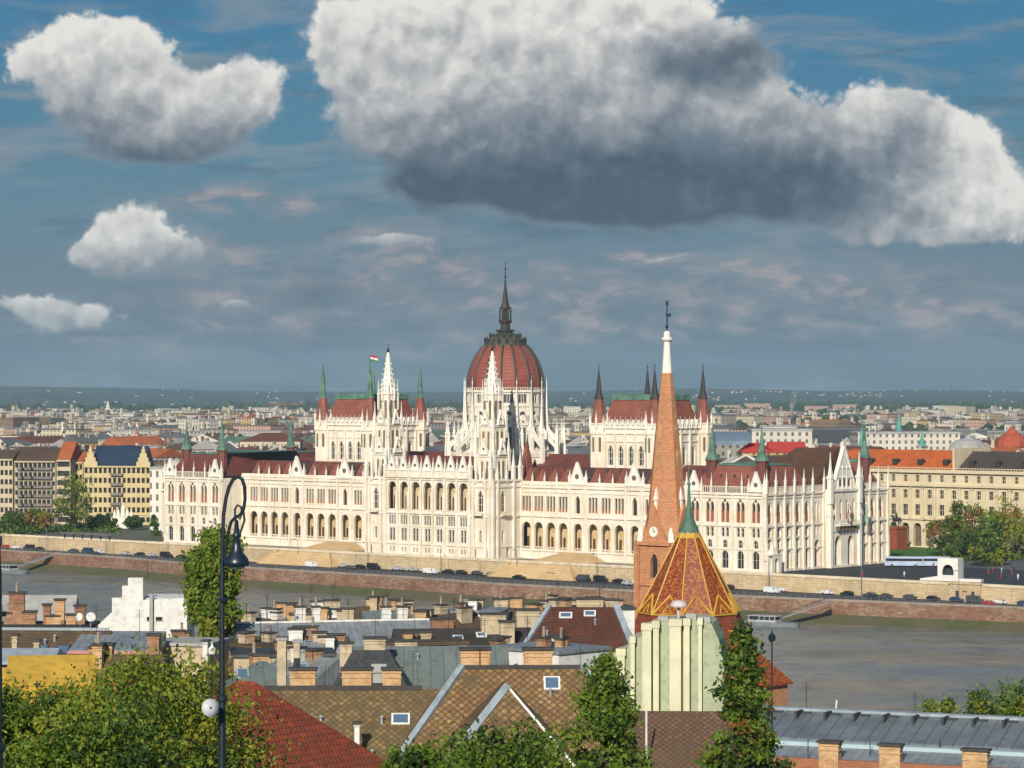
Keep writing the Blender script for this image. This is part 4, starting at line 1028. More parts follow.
for (Y, v, px, s, t) in cells[:285]:
    wi = cc.choices(range(6), [6, 7, 2, 1.5, 2, 1])[0]; ri = cc.choices(range(6), [3, 1.2, 5, 4, 4, .6])[0]
    w = cc.uniform(26, 40); d = cc.uniform(16, 33); h = cc.uniform(13, 23); kind = cc.choices(['gable', 'hip', 'flat'], [4, 3, 2])[0]
    if ri == 4: kind = 'flat'
    near = 'just behind' if Y < 1350 else ('beyond' if Y < 1600 else 'far beyond')
    lm = min(landm, key=lambda q: abs(q[0]-px))[1]
    o = root('town_house', v, YAW+cc.choice([0, 0, 0, R(90)])+cc.uniform(-.06, .06), None, 'building', 'town houses behind the parliament')
    later(o, '%s %s with %s %sroof %s the %s' % (WN[wi], 'house' if w < 33 else 'block', RN[ri], {'gable': '', 'hip': 'hipped ', 'flat': 'flat '}[kind], near, lm))
    mw, mr_ = MB(), MB(); rise_ = cc.uniform(3.5, 6.5); block(mw, mr_, w, d, h, rise_, kind)
    mw.build('wall', WALLS[wi], o); ro = mr_.build('roof', ROOFS[ri], o)
    ch = MB()
    if cc.random() < .6:
        fw = MB(); sx = cc.choice([-1, 1])*w/2
        rz_ = h+rise_+1.0; fw.add([(sx-.3,-d/2-.4,0),(sx+.3,-d/2-.4,0),(sx+.3,d/2+.4,0),(sx-.3,d/2+.4,0),(sx-.3,-d/2-.4,h+.8),(sx+.3,-d/2-.4,h+.8),(sx+.3,d/2+.4,h+.8),(sx-.3,d/2+.4,h+.8),(sx-.3,0,rz_),(sx+.3,0,rz_)], [(0,1,5,4),(2,3,7,6),(0,4,8,7,3),(1,2,6,9,5),(4,5,9,8),(6,7,8,9)])
        fw.build('fire_wall', mat('fire_wall_render', (.66, .62, .54), .9, .2, .1, 0), o)
    for k in range(cc.randint(1, 4)):
        x = cc.uniform(-w*.4, w*.4); y_ = cc.uniform(-d*.25, d*.25); ch.cbox(x, y_, h+.5, cc.uniform(1, 2.4), .9, cc.uniform(5, 7.5) if kind != 'flat' else 3)
    ch.build('chimney', WALLS[cc.choice([0, 1, 5])], ro)
# beyond: thousands of roofs
mb = MB()
for Y, v, px, s, t in cells[285:]: pass
dd = random.Random(5); Yc = cells[285][0]-10
mats_far = WALLS+ROOFS+[mat('faded_red_roof', (.20, .10, .075), .85, .3, .05, 0)]
row = Yc
while row < 4900:
    step = 34+row*.008
    X = -.20*row
    while X < .20*row:
        w = dd.uniform(18, 45)*(1 if row < 4500 else 1.4); X += w*.62+dd.uniform(2, 16)
        azp = 512+FPX*X/row
        if dd.random() < (.06 if azp < 690 or row > 4400 else .50): X += 30; continue
        h = dd.uniform(9, 23) if dd.random() < .97 or row > 4500 else dd.uniform(22, 30)
        mb.M = T(X, row+dd.uniform(-12, 12), G) @ RZ(YAW+dd.uniform(-.3, .3)+dd.choice([0, 1.57]))
        d = dd.uniform(14, 30); mb.k = dd.choices(range(6), [6, 6, 3, 3, 3, 3])[0]; mb.box(-w/2, w/2, -d/2, d/2, 0, h)
        mb.k = 6+dd.choices(range(7), [1, .7, 4, 3, 5, .3, 3])[0]
        if h > 20 or mb.k == 10: mb.box(-w/2, w/2, -d/2, d/2, h, h+.8)
        else: mb.gable(-w/2, w/2, -d/2, d/2, h+.02, h+dd.uniform(2, 4))
        if dd.random() < .75:
            for _ in range(dd.randint(1, 3)):
                mb.k = dd.choice([0, 1, 1, 1, 4]); xx = dd.uniform(-w/2, w/2); yy = dd.uniform(-d/2, d/2); ww = dd.uniform(.6, 5); mb.box(xx-ww/2, xx+ww/2, yy-3, yy+1, h-1, h+dd.uniform(3, 7.5))
        X += w*.5
    row += step
tag(mb.build('distant_city', mats_far), 'dense distant city roofs stretching to the foot of the blue hills', 'city', kind='stuff')
# hillside suburbs: pale specks
mb = MB()
for k in range(360):
    Y = dd.uniform(8300, 12600); az = dd.choice([dd.gauss(880, 110), dd.gauss(740, 60), dd.gauss(120, 130), dd.uniform(0, 1024)]); X = (az-512)/FPX*Y
    if vnoise(X/260, Y/500, 9) < .55: continue
    z = hill_z(X, Y); w = dd.uniform(5, 9); mb.M = T(X, Y, z-6.3) @ RZ(dd.uniform(0, 3)); mb.k = dd.choice([0, 1, 1, 3]); mb.box(-w/2, w/2, -4, 4, 0, 9); mb.k = 7 if dd.random() < .4 else 10; mb.gable(-w/2, w/2, -4, 4, 9.02, 11.5)
tag(mb.build('hillside_suburb', mats_far), 'tiny pale houses scattered over the distant blue hillsides', 'houses', kind='stuff')
# trees between the far houses
mb = MB(); bl = bmesh.new(); bmesh.ops.create_icosphere(bl, subdivisions=1, radius=1); BV = [v.co.copy() for v in bl.verts]; BF = [tuple(v.index for v in f.verts) for f in bl.faces]; bl.free()
for k in range(5200):
    Y = dd.uniform(1300, 7600) if k < 3600 else dd.uniform(4700, 7600); az = dd.choice([dd.uniform(0, 1024), dd.gauss(760, 60), dd.gauss(930, 90), dd.gauss(870, 110), dd.gauss(380, 40)]); X = (az-512)/FPX*Y; sc_ = dd.uniform(3.5, 6.5)*(1+Y/9000)
    if Y < 2300 and dd.random() < .6: continue
    for q in range(3):
        mb.M = T(X+dd.uniform(-7, 7), Y+dd.uniform(-5, 5), G+sc_*dd.uniform(.7, 1.5)); mb.k = dd.randrange(3)
        mb.add([tuple(c*sc_*dd.uniform(.65, 1.1)) for c in BV], BF)
tag(mb.build('distant_trees', [mat('far_foliage_a', (.035, .065, .02), .95, .3, .2, 0), mat('far_foliage_b', (.06, .085, .02), .95, .3, .2, 0), mat('far_foliage_c', (.022, .042, .016), .95, .3, .2, 0)]), 'dark green tree masses between the distant houses', 'trees', kind='stuff')

# single landmarks in the skyline
def spire_th(px, pytop, pyb, Y, w, label, m, zb=None, wm=None):
    a = P(px, pytop, Y); zw = P(px, pyb, Y).z; r = root('church_tower', (a.x, a.y, G), YAW, label, 'church tower')
    mb = MB(); mb.box(-w/2, w/2, -w/2, w/2, 0, zw-G); mb.box(-w/2-.3, w/2+.3, -w/2-.3, w/2+.3, zw-G, zw-G+.6); mb.build('tower_wall', wm or WALLS[0], r)
    mb = MB(); H_ = a.z-zw; mb.lathe([(w*.62, zw-G+.6), (w*.40, zw-G+H_*.22), (w*.30, zw-G+H_*.34), (w*.12, zw-G+H_*.75), (.05, a.z-G)], 8); mb.build('spire', m, r)
TURQ = mat('turquoise_copper', (.10, .36, .30), .6, .3, .3, 0)
spire_th(899, 412, 440, 1700, 7, 'pale turquoise pointed church spire above the orange ministry roof', TURQ)
spire_th(922, 431, 447, 1500, 4, 'small turquoise spirelet right of the tall turquoise church spire', TURQ)
spire_th(862, 424, 450, 1500, 4.5, 'thin turquoise spire just right of the great white gable', TURQ)
spire_th(137, 428, 446, 1900, 9, 'orange brick church tower beyond the yellow stepped-gable building', mat('brick_spire', (.42,.14,.05), .9), wm=mat('brick_tower', (.42,.15,.06), .9))
spire_th(108, 400, 412, 5200, 14, 'tiny white church tower on the horizon at far left', WALLS[1])
# red dome at the right
a = P(1012, 425, 1500); r = root('domed_tower', (a.x, a.y, G), YAW, 'squat tower with brick red bulbous dome near the right edge', 'tower')
mb = MB(); mb.lathe([(8, 0), (8, P(0, 447, 1500).z-G)], 12); mb.build('tower_wall', WALLS[0], r)
mb = MB(); z0 = P(0, 447, 1500).z-G; z1 = a.z-G; mb.lathe([(8.6, z0), (8.2, z0+.28*(z1-z0)), (6.2, z0+.5*(z1-z0)), (3, z0+.66*(z1-z0)), (2.2, z0+.78*(z1-z0)), (.7, z0+.86*(z1-z0)), (.1, z1)], 12); mb.build('dome', mat('brick_red_dome', (.42,.09,.04), .8), r)
# grey domed roof
a = P(968, 438, 1450); r = root('glass_dome_building', (a.x, a.y, G), YAW, 'white building with pale grey rounded dome left of the brick red dome', 'building')
mb = MB(); z0 = P(0, 450, 1450).z-G; mb.box(-14, 14, -10, 10, 0, z0); mb.build('wall', WALLS[1], r)
mb = MB(); mb.lathe([(10, z0), (9.2, z0+2.5), (6.5, z0+4.8), (2, z0+6), (.2, z0+7.5)], 14); mb.build('dome', ROOFS[4], r)
# telecom mast and crane at px 790
def mast(px, pyt, Y, label, cat='mast', jib=False):
    a = P(px, pyt, Y); H_ = a.z-G; r = root('lattice_'+('crane' if jib else 'mast'), (a.x, a.y, G), .3, label, cat)
    mb = MB(); w = 2.0
    for sx in (-1, 1):
        for sy in (-1, 1): mb.tube([(sx*w, sy*w, 0), (sx*w*.6, sy*w*.6, H_)], .35, 4)
    for k in range(14):
        z0 = H_*k/14; z1 = H_*(k+1)/14; q = w*(1-.4*k/14); mb.tube([(-q,-q,z0),(q,-q,z1)], .22, 4); mb.tube([(q,-q,z0),(q,q,z1)], .22, 4)
    mb.build('lattice', mat('grey_steel', (.22, .23, .25), .5), r)
    mb = MB()
    if jib: mb.box(-16, 34, -.7, .7, H_-4, H_-2.6); mb.tube([(0,0,H_+3),(30,0,H_-3)], .2, 4); mb.build('jib', mat('crane_red', (.35, .10, .05), .6), r)
    else: mb.lathe([(3.4, H_-12), (3.4, H_-6)], 8); mb.lathe([(.5, H_-2), (.2, H_+9)], 5); mb.build('antenna_drum', mat('grey_steel', (.22, .23, .25), .5), r)
mast(792, 399, 3600, 'thin grey lattice tower on the skyline right of the orange brick spire')
mast(278, 402, 4200, 'small red crane on the skyline above the left roofs', 'crane', True)
mast(795, 392, 6500, 'faint distant chimney-like mast in front of the hills')
# long pale slabs near the horizon
for px, w, py, hp, Y, c, lab in ((742, 60, 404, 8, 5600, 'pink', 'long pinkish slab block on the horizon right of the orange spire'), (830, 56, 405, 8, 5400, 'pink', 'long pinkish slab block on the horizon right of the lattice tower'),
        (930, 60, 406, 6, 5200, 'white', 'long white slab block on the horizon above the turquoise spire'), (25, 44, 414, 9, 3900, 'pink', 'pinkish red slab block on the horizon at the left edge'), (250, 60, 408, 7, 5000, 'white', 'white slab blocks on the horizon left of the left chamber hall'),
        (440, 30, 408, 5, 5000, 'white', 'white slab block on the horizon between left hall and dome'), (562, 40, 407, 10, 4200, 'white', 'white slab block on the horizon just right of the dome')):
    a = P(px, py, Y); r = root('slab_block', (a.x, a.y, G), 0, lab, 'building'); h = a.z-G; W_ = w/FPX*Y
    mw, mr_ = MB(), MB(); n = max(2, int(W_/45))
    for k in range(n):
        x = -W_/2+W_*(k+.5)/n; hh = h-abs((k % 3)-1)*3; mw.box(x-W_/n*.42, x+W_/n*.42, -8, 8, 0, hh); mr_.box(x-W_/n*.44, x+W_/n*.44, -8.4, 8.4, hh, hh+1)
    mw.build('wall', WALLS[WN.index(c)], r); mr_.build('roof', ROOFS[4], r)
def cblock(name, px0, px1, pyt, pyw, Y, d, wm, rm_, label, kind='gable', cat='building', yaw=0.0):
    a = P((px0+px1)/2, pyt, Y); zt = a.z-G; zw = P(0, pyw, Y).z-G; W_ = (px1-px0)/FPX*Y; r = root(name, (a.x, a.y+d/2, G), yaw, label, cat)
    mw, mr_ = MB(), MB(); mw.box(-W_/2, W_/2, -d/2, d/2, 0, zw)
    if kind == 'gable': mr_.gable(-W_/2, W_/2, -d/2, d/2, zw+.02, zt)
    elif kind == 'hip': mr_.hip(-W_/2, W_/2, -d/2, d/2, zw+.02, zt)
    elif kind == 'barrel':
        n = 10; mr_.add([(x, -d/2*math.cos(math.pi*k/n), zw+(zt-zw)*math.sin(math.pi*k/n)) for x in (-W_/2, W_/2) for k in range(n+1)], [(k, k+1, n+2+k, n+1+k) for k in range(n)]+[tuple(range(n+1)), tuple(range(n+1, 2*n+2))])
    else: mr_.box(-W_/2-.3, W_/2+.3, -d/2-.3, d/2+.3, zw, zt)
    mw.build('wall', wm, r); mr_.build('roof', rm_, r); return r
REDR = mat('bright_red_roof', (.55, .045, .03), .7, .3, .1, 0, col2=(.40, .05, .03))
cblock('market_hall', 742, 773, 443, 452, 1180, 18, WALLS[2], REDR, 'ochre building with bright red roof behind the near pavilion of the parliament, left of two', 'hip')
cblock('market_hall', 770, 806, 442, 452, 1190, 18, WALLS[2], REDR, 'ochre building with bright red roof beside the great white gable, right of two', 'gable')
cblock('glass_hall', 716, 752, 432, 445, 1330, 40, WALLS[4], mat('blue_grey_glass_roof', (.16, .22, .28), .35, .2, .1, 0, spec=.6), 'long building with rounded blue-grey glass roof right of the chamber turret', 'barrel')
cblock('office_block', 752, 812, 429, 431, 1450, 30, WALLS[1], ROOFS[4], 'large white office block with stepped roof right of the rounded glass roof', 'flat')
cblock('office_block', 806, 868, 428, 430, 1750, 50, mat('dark_office', (.05, .06, .075), .5, pattern='windows'), ROOFS[2], 'long dark glass office building behind the great white gable', 'flat')
cblock('apartment_block', 858, 960, 432, 434, 1620, 40, WALLS[1], ROOFS[4], 'long white flat-roofed block above the orange ministry roof', 'flat')
cblock('town_house', 240, 300, 433, 441, 1500, 22, WALLS[0], ROOFS[0], 'broad dark red roof beyond the left pavilion turrets', 'hip')
cblock('apartment_block', 150, 171, 467, 469, 1120, 22, mat('white_windowed_wall', (.74, .70, .60), .9, .1, .05, 0, pattern='windows', wx=2.6, wz=4.6), ROOFS[4], 'narrow white corner building against the left end of the parliament', 'flat')

# ---- the large museum-like ministry right of the parliament, behind the square
CREAM = mat('cream_render', (.66, .56, .38), .9, .15, .2, .1, streak=.2, streak_col=(.4, .32, .2))
ORR = mat('orange_tile_roof', (.60, .14, .03), .8, .3, .3, .2, pattern='tile', size=(.6, .8), tvar=.3)
DKR = mat('dark_brown_roof', (.09, .07, .06), .7, .3, .3, .2, pattern='tile', size=(.6, .8), tvar=.3)
MR = root('ministry_building', st(81, 150, G), YAW, 'long cream palace with arcade, columns and half orange half brown roof right of the parliament', 'palace')
mp = Pool(MR); mb = MB(); x0, x1 = -30, 120
cols_ = [x0+5*k+2.5 for k in range(int((x1-x0)/5))]
facepanel(mb, x0, x1, 0, 10, [(x, 3.3, .3, 8.6, 'a') for x in cols_], 1.5)
up1 = [(x, 2.0, 11.4, 15.2, 'r') for x in cols_]; up2 = [(x, 1.7, 17.4, 20.4, 'r') for x in cols_]; up3 = [(x, 1.5, 23.2, 25.6, 'r') for x in cols_]
facepanel(mb, x0, x1, 10, 22, sorted(up1), .6) if False else None
facepanel(mb, x0, x1, 10, 16.5, up1, .6); facepanel(mb, x0, x1, 16.5, 21.8, up2, .6); facepanel(mb, x0, x1, 21.8, 27, up3, .5)
for z, h, o in ((9.8, .6, .6), (21.6, .8, .9), (26.4, .9, 1.0), (0, .5, .3)): course(mb, x0, x1, z, h, o)
mb.box(x0, x1, 2.2, 24, 0, 26.8)
balustrade(mb, x0, x1, 27.3, 1.0, 0, 1.2)
mb.build('facade', CREAM, MR)
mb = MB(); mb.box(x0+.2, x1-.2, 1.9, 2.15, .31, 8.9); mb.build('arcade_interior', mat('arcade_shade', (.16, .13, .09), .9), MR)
cm = MB(); cm.lathe([(.5, 10.4), (.42, 20.6), (.65, 21.2)], 8); CME = cm.mesh('column', [CREAM])
for x in cols_: mp.add('column', CME, T(x-2.5, -.55, 0), 5)
for lst in (up1, up2, up3):
    for (x, w, zb, zt, sh) in lst: mp.add('window', winmesh(w, zt-zb, 'r', GLASS, CREAM, 2, 1, 0, .10), T(x, .5, zb), w*(zt-zb)*(3 if x < 50 else 1))
mp.flush(100)
rb = MB(); rb.hip(x0, 27, 1, 23, 27.2, 34.2, insets=(8, .0)); rb.build('roof', ORR, MR)
rb = MB(); rb.hip(28, x1, 1, 23, 27.2, 34.0, insets=(.0, 8)); rb2 = rb.build('roof', DKR, MR); tag(rb2, 'dark brown slate half of the roof')
rb = MB(); rb.box(27.1, 27.9, -.3, 24, 27, 35.2); rb.build('fire_wall', CREAM, MR)
for k in range(9):
    x = x0+10+10.5*k; dm = MB(); dm.box(x-.9, x+.9, 3.0, 5, 29.0, 30.4); dm.gable(x-1.1, x+1.1, 2.9, 5.4, 30.4, 31.2, .1, .1); dm.build('dormer', DCOPPER, MR)

# ---- yellow building with two stepped gables, apartment blocks at left
YEL = mat('ochre_yellow_render', (.60, .48, .26), .9, .12, .2, .1)
def frontblock(name, label, px0, px1, Y, pyt, pyw, wallm, roofm, rows, d=20, ncol=10, gables=False, balc=False, wsz=(1.3, 2.2), kind='gable'):
    a = P((px0+px1)/2, pyw, Y); W_ = (px1-px0)/FPX*Y; r = root(name, (a.x, a.y, G), R(-6), label, 'building')
    H_ = a.z-G; mb = MB(); rh_ = H_/rows; pl = Pool(r)
    for j in range(rows):
        ops = [(-W_/2+W_*(k+.5)/ncol, wsz[0], rh_*j+rh_*.25, min(rh_*j+rh_*.25+wsz[1], rh_*(j+.95)), 'r') for k in range(ncol)]
        facepanel(mb, -W_/2, W_/2, rh_*j, rh_*(j+1), ops, .4)
        for (x, w, zb, zt, sh) in ops: pl.add('window', winmesh(w, zt-zb, 'r', GLASS, wallm, 1, 0, 0, .10), T(x, .35, zb), w*(zt-zb)+j*.01)
    course(mb, -W_/2, W_/2, H_-.6, .6, .6); course(mb, -W_/2, W_/2, rh_, .4, .3)
    mb.box(-W_/2, -W_/2+.3, 0.01, d, 0, H_); mb.box(W_/2-.3, W_/2, .01, d, 0, H_); mb.box(-W_/2, W_/2, d-.3, d, 0, H_); mb.box(-W_/2+.3, W_/2-.3, .9, d-.3, H_-.5, H_-.1)
    mb.build('facade', wallm, r)
    zt = P(0, pyt, Y).z-G
    rb = MB()
    if kind == 'flat': rb.box(-W_/2-.3, W_/2+.3, -.3, d+.3, H_, H_+.8); rb.box(-W_/4, W_/4, 4, d-4, H_+.8, zt)
    else: rb.gable(-W_/2+(3 if gables else 0), W_/2-(3 if gables else 0), .2, d, H_+.05, zt, .2, 0)
    rb.build('roof', roofm, r)
    if gables:
        for e in (-1, 1):
            x = e*(W_/2-2.9); mb = MB(); n = 4; pts = []
            for k in range(n): pts += [(x-2.9+k*.72, H_+k*1.75), (x-2.9+k*.72, H_+(k+1)*1.75)]
            pts = pts+[(x+2.9-k_*.72, z_) for k_ in range(n-1, -1, -1) for z_ in ((H_+(k_+1)*1.75), (H_+k_*1.75))]
            n_ = len(pts); mb.add([(p[0], -.4, p[1]) for p in pts]+[(p[0], .6, p[1]) for p in pts], [tuple(range(n_)), tuple(reversed(range(n_, 2*n_)))]+[(k, (k+1) % n_, n_+(k+1) % n_, n_+k) for k in range(n_)])
            mb.box(x-.4, x+.4, -.2, .6, H_+7, H_+8.2); mb.build('stepped_gable', wallm, r)
    if balc:
        bm_ = MB(); bm_.box(-1.6, 1.6, -1.3, 0, 0, .15); bm_.box(-1.6, 1.6, -1.3, -1.2, .15, 1.1); bm_.box(-1.6, -1.5, -1.3, 0, .15, 1.1); bm_.box(1.5, 1.6, -1.3, 0, .15, 1.1)
        me = bm_.mesh('balcony', [mat('balcony_grey', (.22, .2, .18), .8)])
        for j in range(1, rows):
            for k in balc: pl.add('balcony', me, T(-W_/2+W_*(k+.5)/ncol, 0, rh_*j), 3)
    pl.flush(100); return r
frontblock('stepped_gable_building', 'yellow riverside building with dark blue roof between two stepped gables', 83, 151, 1175, 446, 466, YEL, mat('dark_blue_roof', (.03, .05, .09), .5, .3, .2, .1), 6, 20, 14, True, [6, 7])
frontblock('yellow_block', 'narrow yellow block with shaded grey flank left of the stepped gables', 71, 83, 1185, 452, 462, YEL, ROOFS[1], 6, 20, 3)
frontblock('apartment_block', 'beige apartment block with rows of dark balconies at the left edge', 14, 56, 1180, 448, 461, mat('beige_render', (.50, .42, .29), .9, .15, .2, .1), ROOFS[3], 7, 22, 9, False, [1, 2, 3, 4, 5, 6, 7], (1.5, 1.9))
frontblock('apartment_block', 'pale stone block with orange roof beside the balcony block', 56.5, 70.5, 1178, 442, 460, mat('sand_render', (.56, .47, .32), .9, .15, .2, .1), ROOFS[1], 7, 22, 5)
frontblock('apartment_block', 'sand coloured block cut by the left picture edge', -40, 13.5, 1182, 450, 459, mat('sand_render', (.56, .47, .32), .9, .15, .2, .1), ROOFS[3], 7, 22, 12)

# ---- things on the square and the quays
def gat(px, py, z=G): 
    Y = (CAMZ-z)*FPX/(py-HZ); return Vector(((px-512)/FPX*Y, Y, z))
v = [gat(870, 560), gat(1024, 559), gat(1060, 547), gat(870, 543)]
sheet('lawn', [(p.x, p.y, G+.05) for p in v], LAWN)
v = gat(897, 549); r = root('equestrian_statue', v, YAW, 'dark bronze rider on tall red granite pedestal on the lawn', 'statue')
mb = MB(); mb.box(-2.6, 2.6, -4, 4, 0, .8); mb.box(-2.0, 2.0, -3.2, 3.2, .8, 7.2); mb.box(-2.3, 2.3, -3.6, 3.6, 7.2, 7.8); mb.build('pedestal', mat('red_granite', (.30, .08, .04), .6), r)
mb = MB(); z = 7.8
mb.tube([(0,-2.2,z+2.3),(0,-1,z+2.6),(0,.8,z+2.5),(0,1.8,z+2.7)], [.5,.75,.7,.6], 8); mb.tube([(0,-1.9,z+2.6),(0,-2.7,z+3.9),(0,-3.3,z+4.1),(0,-3.8,z+3.5)], [.5,.35,.3,.18], 6)
for sx, y, k in ((-.4,-1.6,.7),(.4,-1.6,0),(-.4,1.5,0),(.4,1.5,.3)): mb.tube([(sx,y,z+2.2),(sx,y-k,z+1.2),(sx,y-.1*k,z+.5*k)], [.28,.17,.14], 6)
mb.tube([(0,2.0,z+2.8),(0,2.7,z+2.2),(0,2.8,z+1)], [.2,.2,.08], 5); mb.build('horse', DCOPPER, r)
mb = MB(); mb.tube([(0,-.3,z+3.0),(0,-.35,z+4.0),(0,-.35,z+4.5)], [.42,.45,.2], 8); mb.lathe([(.05,z+4.5),(.28,z+4.75),(.05,z+5.05)], 8, 0, -.35)
for sx in (-1, 1): mb.tube([(0,-.3,z+3.2),(sx*.75,-.7,z+2.6),(sx*.8,-.5,z+1.7)], [.3,.22,.14], 6); mb.tube([(sx*.3,-.35,z+4.2),(sx*.6,-.8,z+3.7),(sx*.2,-1.3,z+3.8)], [.16,.13,.1], 5)
mb.build('rider', DCOPPER, r)
CONC = mat('white_concrete', (.74, .72, .66), .8, .12, .3, .1)
v = gat(952, 583); r = root('stair_pavilion', (v.x, v.y+8, G), YAW+R(12), 'white concrete stair pavilion with dark round-topped opening on the embankment', 'pavilion')
r.scale = (.78, .78, .86); mb = MB(); facepanel(mb, -4.0, 4.0, 0, 7.4, [(0, 4.6, 2.0, 5.6, 'a')], 1.2); mb.box(-4, -3.2, 0.01, 6, 0, 7.4); mb.box(3.2, 4, .01, 6, 0, 7.4); mb.box(-4, 4, 5.6, 6.4, 0, 7.4); mb.box(-3.9, 3.9, .0, 6.2, 7.4, 7.7)
mb.add([(-11,0,0),(-4,0,0),(-4,0,1.6),(-11,0,.6),(-11,3,0),(-4,3,0),(-4,3,1.6),(-11,3,.6)], [(0,1,2,3),(7,6,5,4),(3,2,6,7),(0,3,7,4)])
mb.box(4, 13, 0, 3, 0, .9)
mb.build('shell', CONC, r)
mb = MB(); mb.box(-3.1, 3.1, 3.0, 3.2, 0, 7.2); mb.build('dark_interior', mat('shaft_dark', (.03, .035, .05), .6), r)
v = st(204, -9.9, QZ); q = gat(953, 603, QZ); s_, t_ = to_st(q)
r = root('quay_portal', st(s_, -10.3, QZ), YAW, 'projecting stone portal with two dark doorways in the embankment wall under the white pavilion', 'portal')
mb = MB(); facepanel(mb, -5, 5, 0, 4.9, [(-2.6, 1.1, 0, 3.0, 'r'), (0, 1.6, 1.6, 3.0, 'r'), (2.6, 1.1, 0, 3.0, 'r')], .6); mb.box(-5, 5, .62, 1.1, 0, 4.9); mb.box(-5.3, 5.3, -.3, 1.2, 4.9, 5.6); mb.box(-5, -4.7, 0.01, 1, 0, 4.9); mb.box(4.7, 5, 0.01, 1, 0, 4.9); mb.build('masonry', TSTONE, r)
mb = MB(); [mb.box(e-.5, e+.5, .5, .6, 0, 2.9) for e in (-2.6, 2.6)]; mb.build('door', mat('shaft_dark', (.03, .035, .05), .6), r)
# coaches
for px, lab in ((904, 'white and blue coach parked nearest the statue'), (930, 'white and blue coach parked nearest the white pavilion')):
    v = gat(px, 567); r = root('coach', v, R(-8), lab, 'coach')
    mb = MB(); mb.box(-6, 6, -1.25, 1.25, .5, 1.9); mb.box(-6, 6, -1.25, 1.25, 2.75, 3.3); mb.box(-6, -5.7, -1.25, 1.25, 1.9, 2.75); mb.box(5.7, 6, -1.25, 1.25, 1.9, 2.75); mb.build('body', mat('coach_paint', (.45, .55, .7), .4), r)
    mb = MB(); mb.box(-5.7, 5.7, -1.2, 1.2, 1.9, 2.75); mb.build('window', GLASS, r)
    for x in (-3.8, 3.6):
        for y in (-1.1, 1.1):
            mb = MB(); mb.M = T(x, y, .5) @ Matrix.Rotation(R(90), 4, 'X'); mb.lathe([(.5, -.15), (.5, .15)], 12); mb.build('wheel', IRON, r)
# cars
def carmesh(kind):
    mb = MB(); h = {'hatch': 1.45, 'saloon': 1.4, 'van': 2.1}[kind]; Lc = {'hatch': 3.9, 'saloon': 4.6, 'van': 5.0}[kind]
    pr = {'hatch': [(-1,.35),(-1,.85),(-.95,1.0),(-.55,1.42),(.2,1.42),(.5,.98),(.95,.82),(1,.6),(1,.35)],
          'saloon': [(-1,.35),(-1,.85),(-.92,.98),(-.62,1.0),(-.38,1.38),(.15,1.38),(.45,.96),(.93,.82),(1,.6),(1,.35)],
          'van': [(-1,.4),(-1,1.9),(-.95,2.05),(.45,2.05),(.66,1.3),(.95,1.1),(1,.8),(1,.4)]}[kind]
    n = len(pr); v = [(x*Lc/2, s*.86*(1 if z < 1.05 else .86), z) for s in (-1, 1) for x, z in pr]
    mb.add(v, [tuple(range(n)), tuple(reversed(range(n, 2*n)))]+[(k, (k+1) % n, n+(k+1) % n, n+k) for k in range(n)])
    gl = MB()
    if kind == 'van': a, b_, c, d = .38, .86, 1.25, 1.9
    else: a, b_, c, d = -.5, .32, 1.0, 1.33
    for s in (-1, 1): gl.add([(a*Lc/2-.1, s*.84, c), (b_*Lc/2 if kind != 'van' else .58*Lc/2, s*.84, c), ((b_-.16)*Lc/2 if kind != 'van' else .46*Lc/2, s*.765, d), (a*Lc/2+.1, s*.765, d)], [(0,1,2,3)])
    gl.add([(pr[-4][0]*Lc/2-.0+.02, s*.7, 1.0) for s in (-1, 1)]+[(.22*Lc/2, s*.66, 1.36) for s in (1, -1)], [(0,1,2,3)]) if kind != 'van' else None
    wh = MB(); wh.M = Matrix.Rotation(R(90), 4, 'X'); wh.lathe([(.2, -.12), (.33, -.11), (.33, .11), (.2, .12)], 12)
    return mb, gl, wh.mesh('wheel', [IRON]), Lc
CK = {k: carmesh(k) for k in ('hatch', 'saloon', 'van')}; CM = {}
CC = {'white': (.7,.7,.7), 'black': (.015,.015,.018), 'dark grey': (.06,.065,.07), 'silver': (.4,.41,.42), 'dark blue': (.02,.04,.10), 'red': (.35,.02,.02)}
def car(px, loc, yaw, kind, col, label, grp):
    if (kind, col) not in CM:
        b_, g_, w_, Lc = CK[kind]; CM[(kind, col)] = (b_.mesh('body', [mat('car_paint_'+col.replace(' ', '_'), CC[col], .3, .05, 1, 0, spec=.6)]), g_.mesh('window', [GLASS]), w_, Lc)
    bm_, gm_, wm_, Lc = CM[(kind, col)]
    r = root('parked_car' if kind != 'van' else 'parked_van', loc, yaw, None, 'car' if kind != 'van' else 'van', grp); put('body', bm_, r); put('window', gm_, r)
    for x in (-Lc*.31, Lc*.31):
        for y in (-.76, .76): put('wheel', wm_, r, T(x, y, .33))
    pending.append((r, label, pxof(Vector(loc))))
cr_ = random.Random(21); s = -235.0
def zone(px):
    return min([(60,'below the yellow building'),(130,'below the left pavilion'),(213,'near the poplar'),(300,'below the left ramp'),(370,'below the left river tower'),(430,'below the central block'),(500,'below the right river tower'),(560,'below the right ramp'),(620,'left of the orange tower'),(780,'below the near pavilion'),(850,'below the great gable'),(950,'by the quay portal'),(1020,'at the right edge')], key=lambda q: abs(q[0]-px))[1]
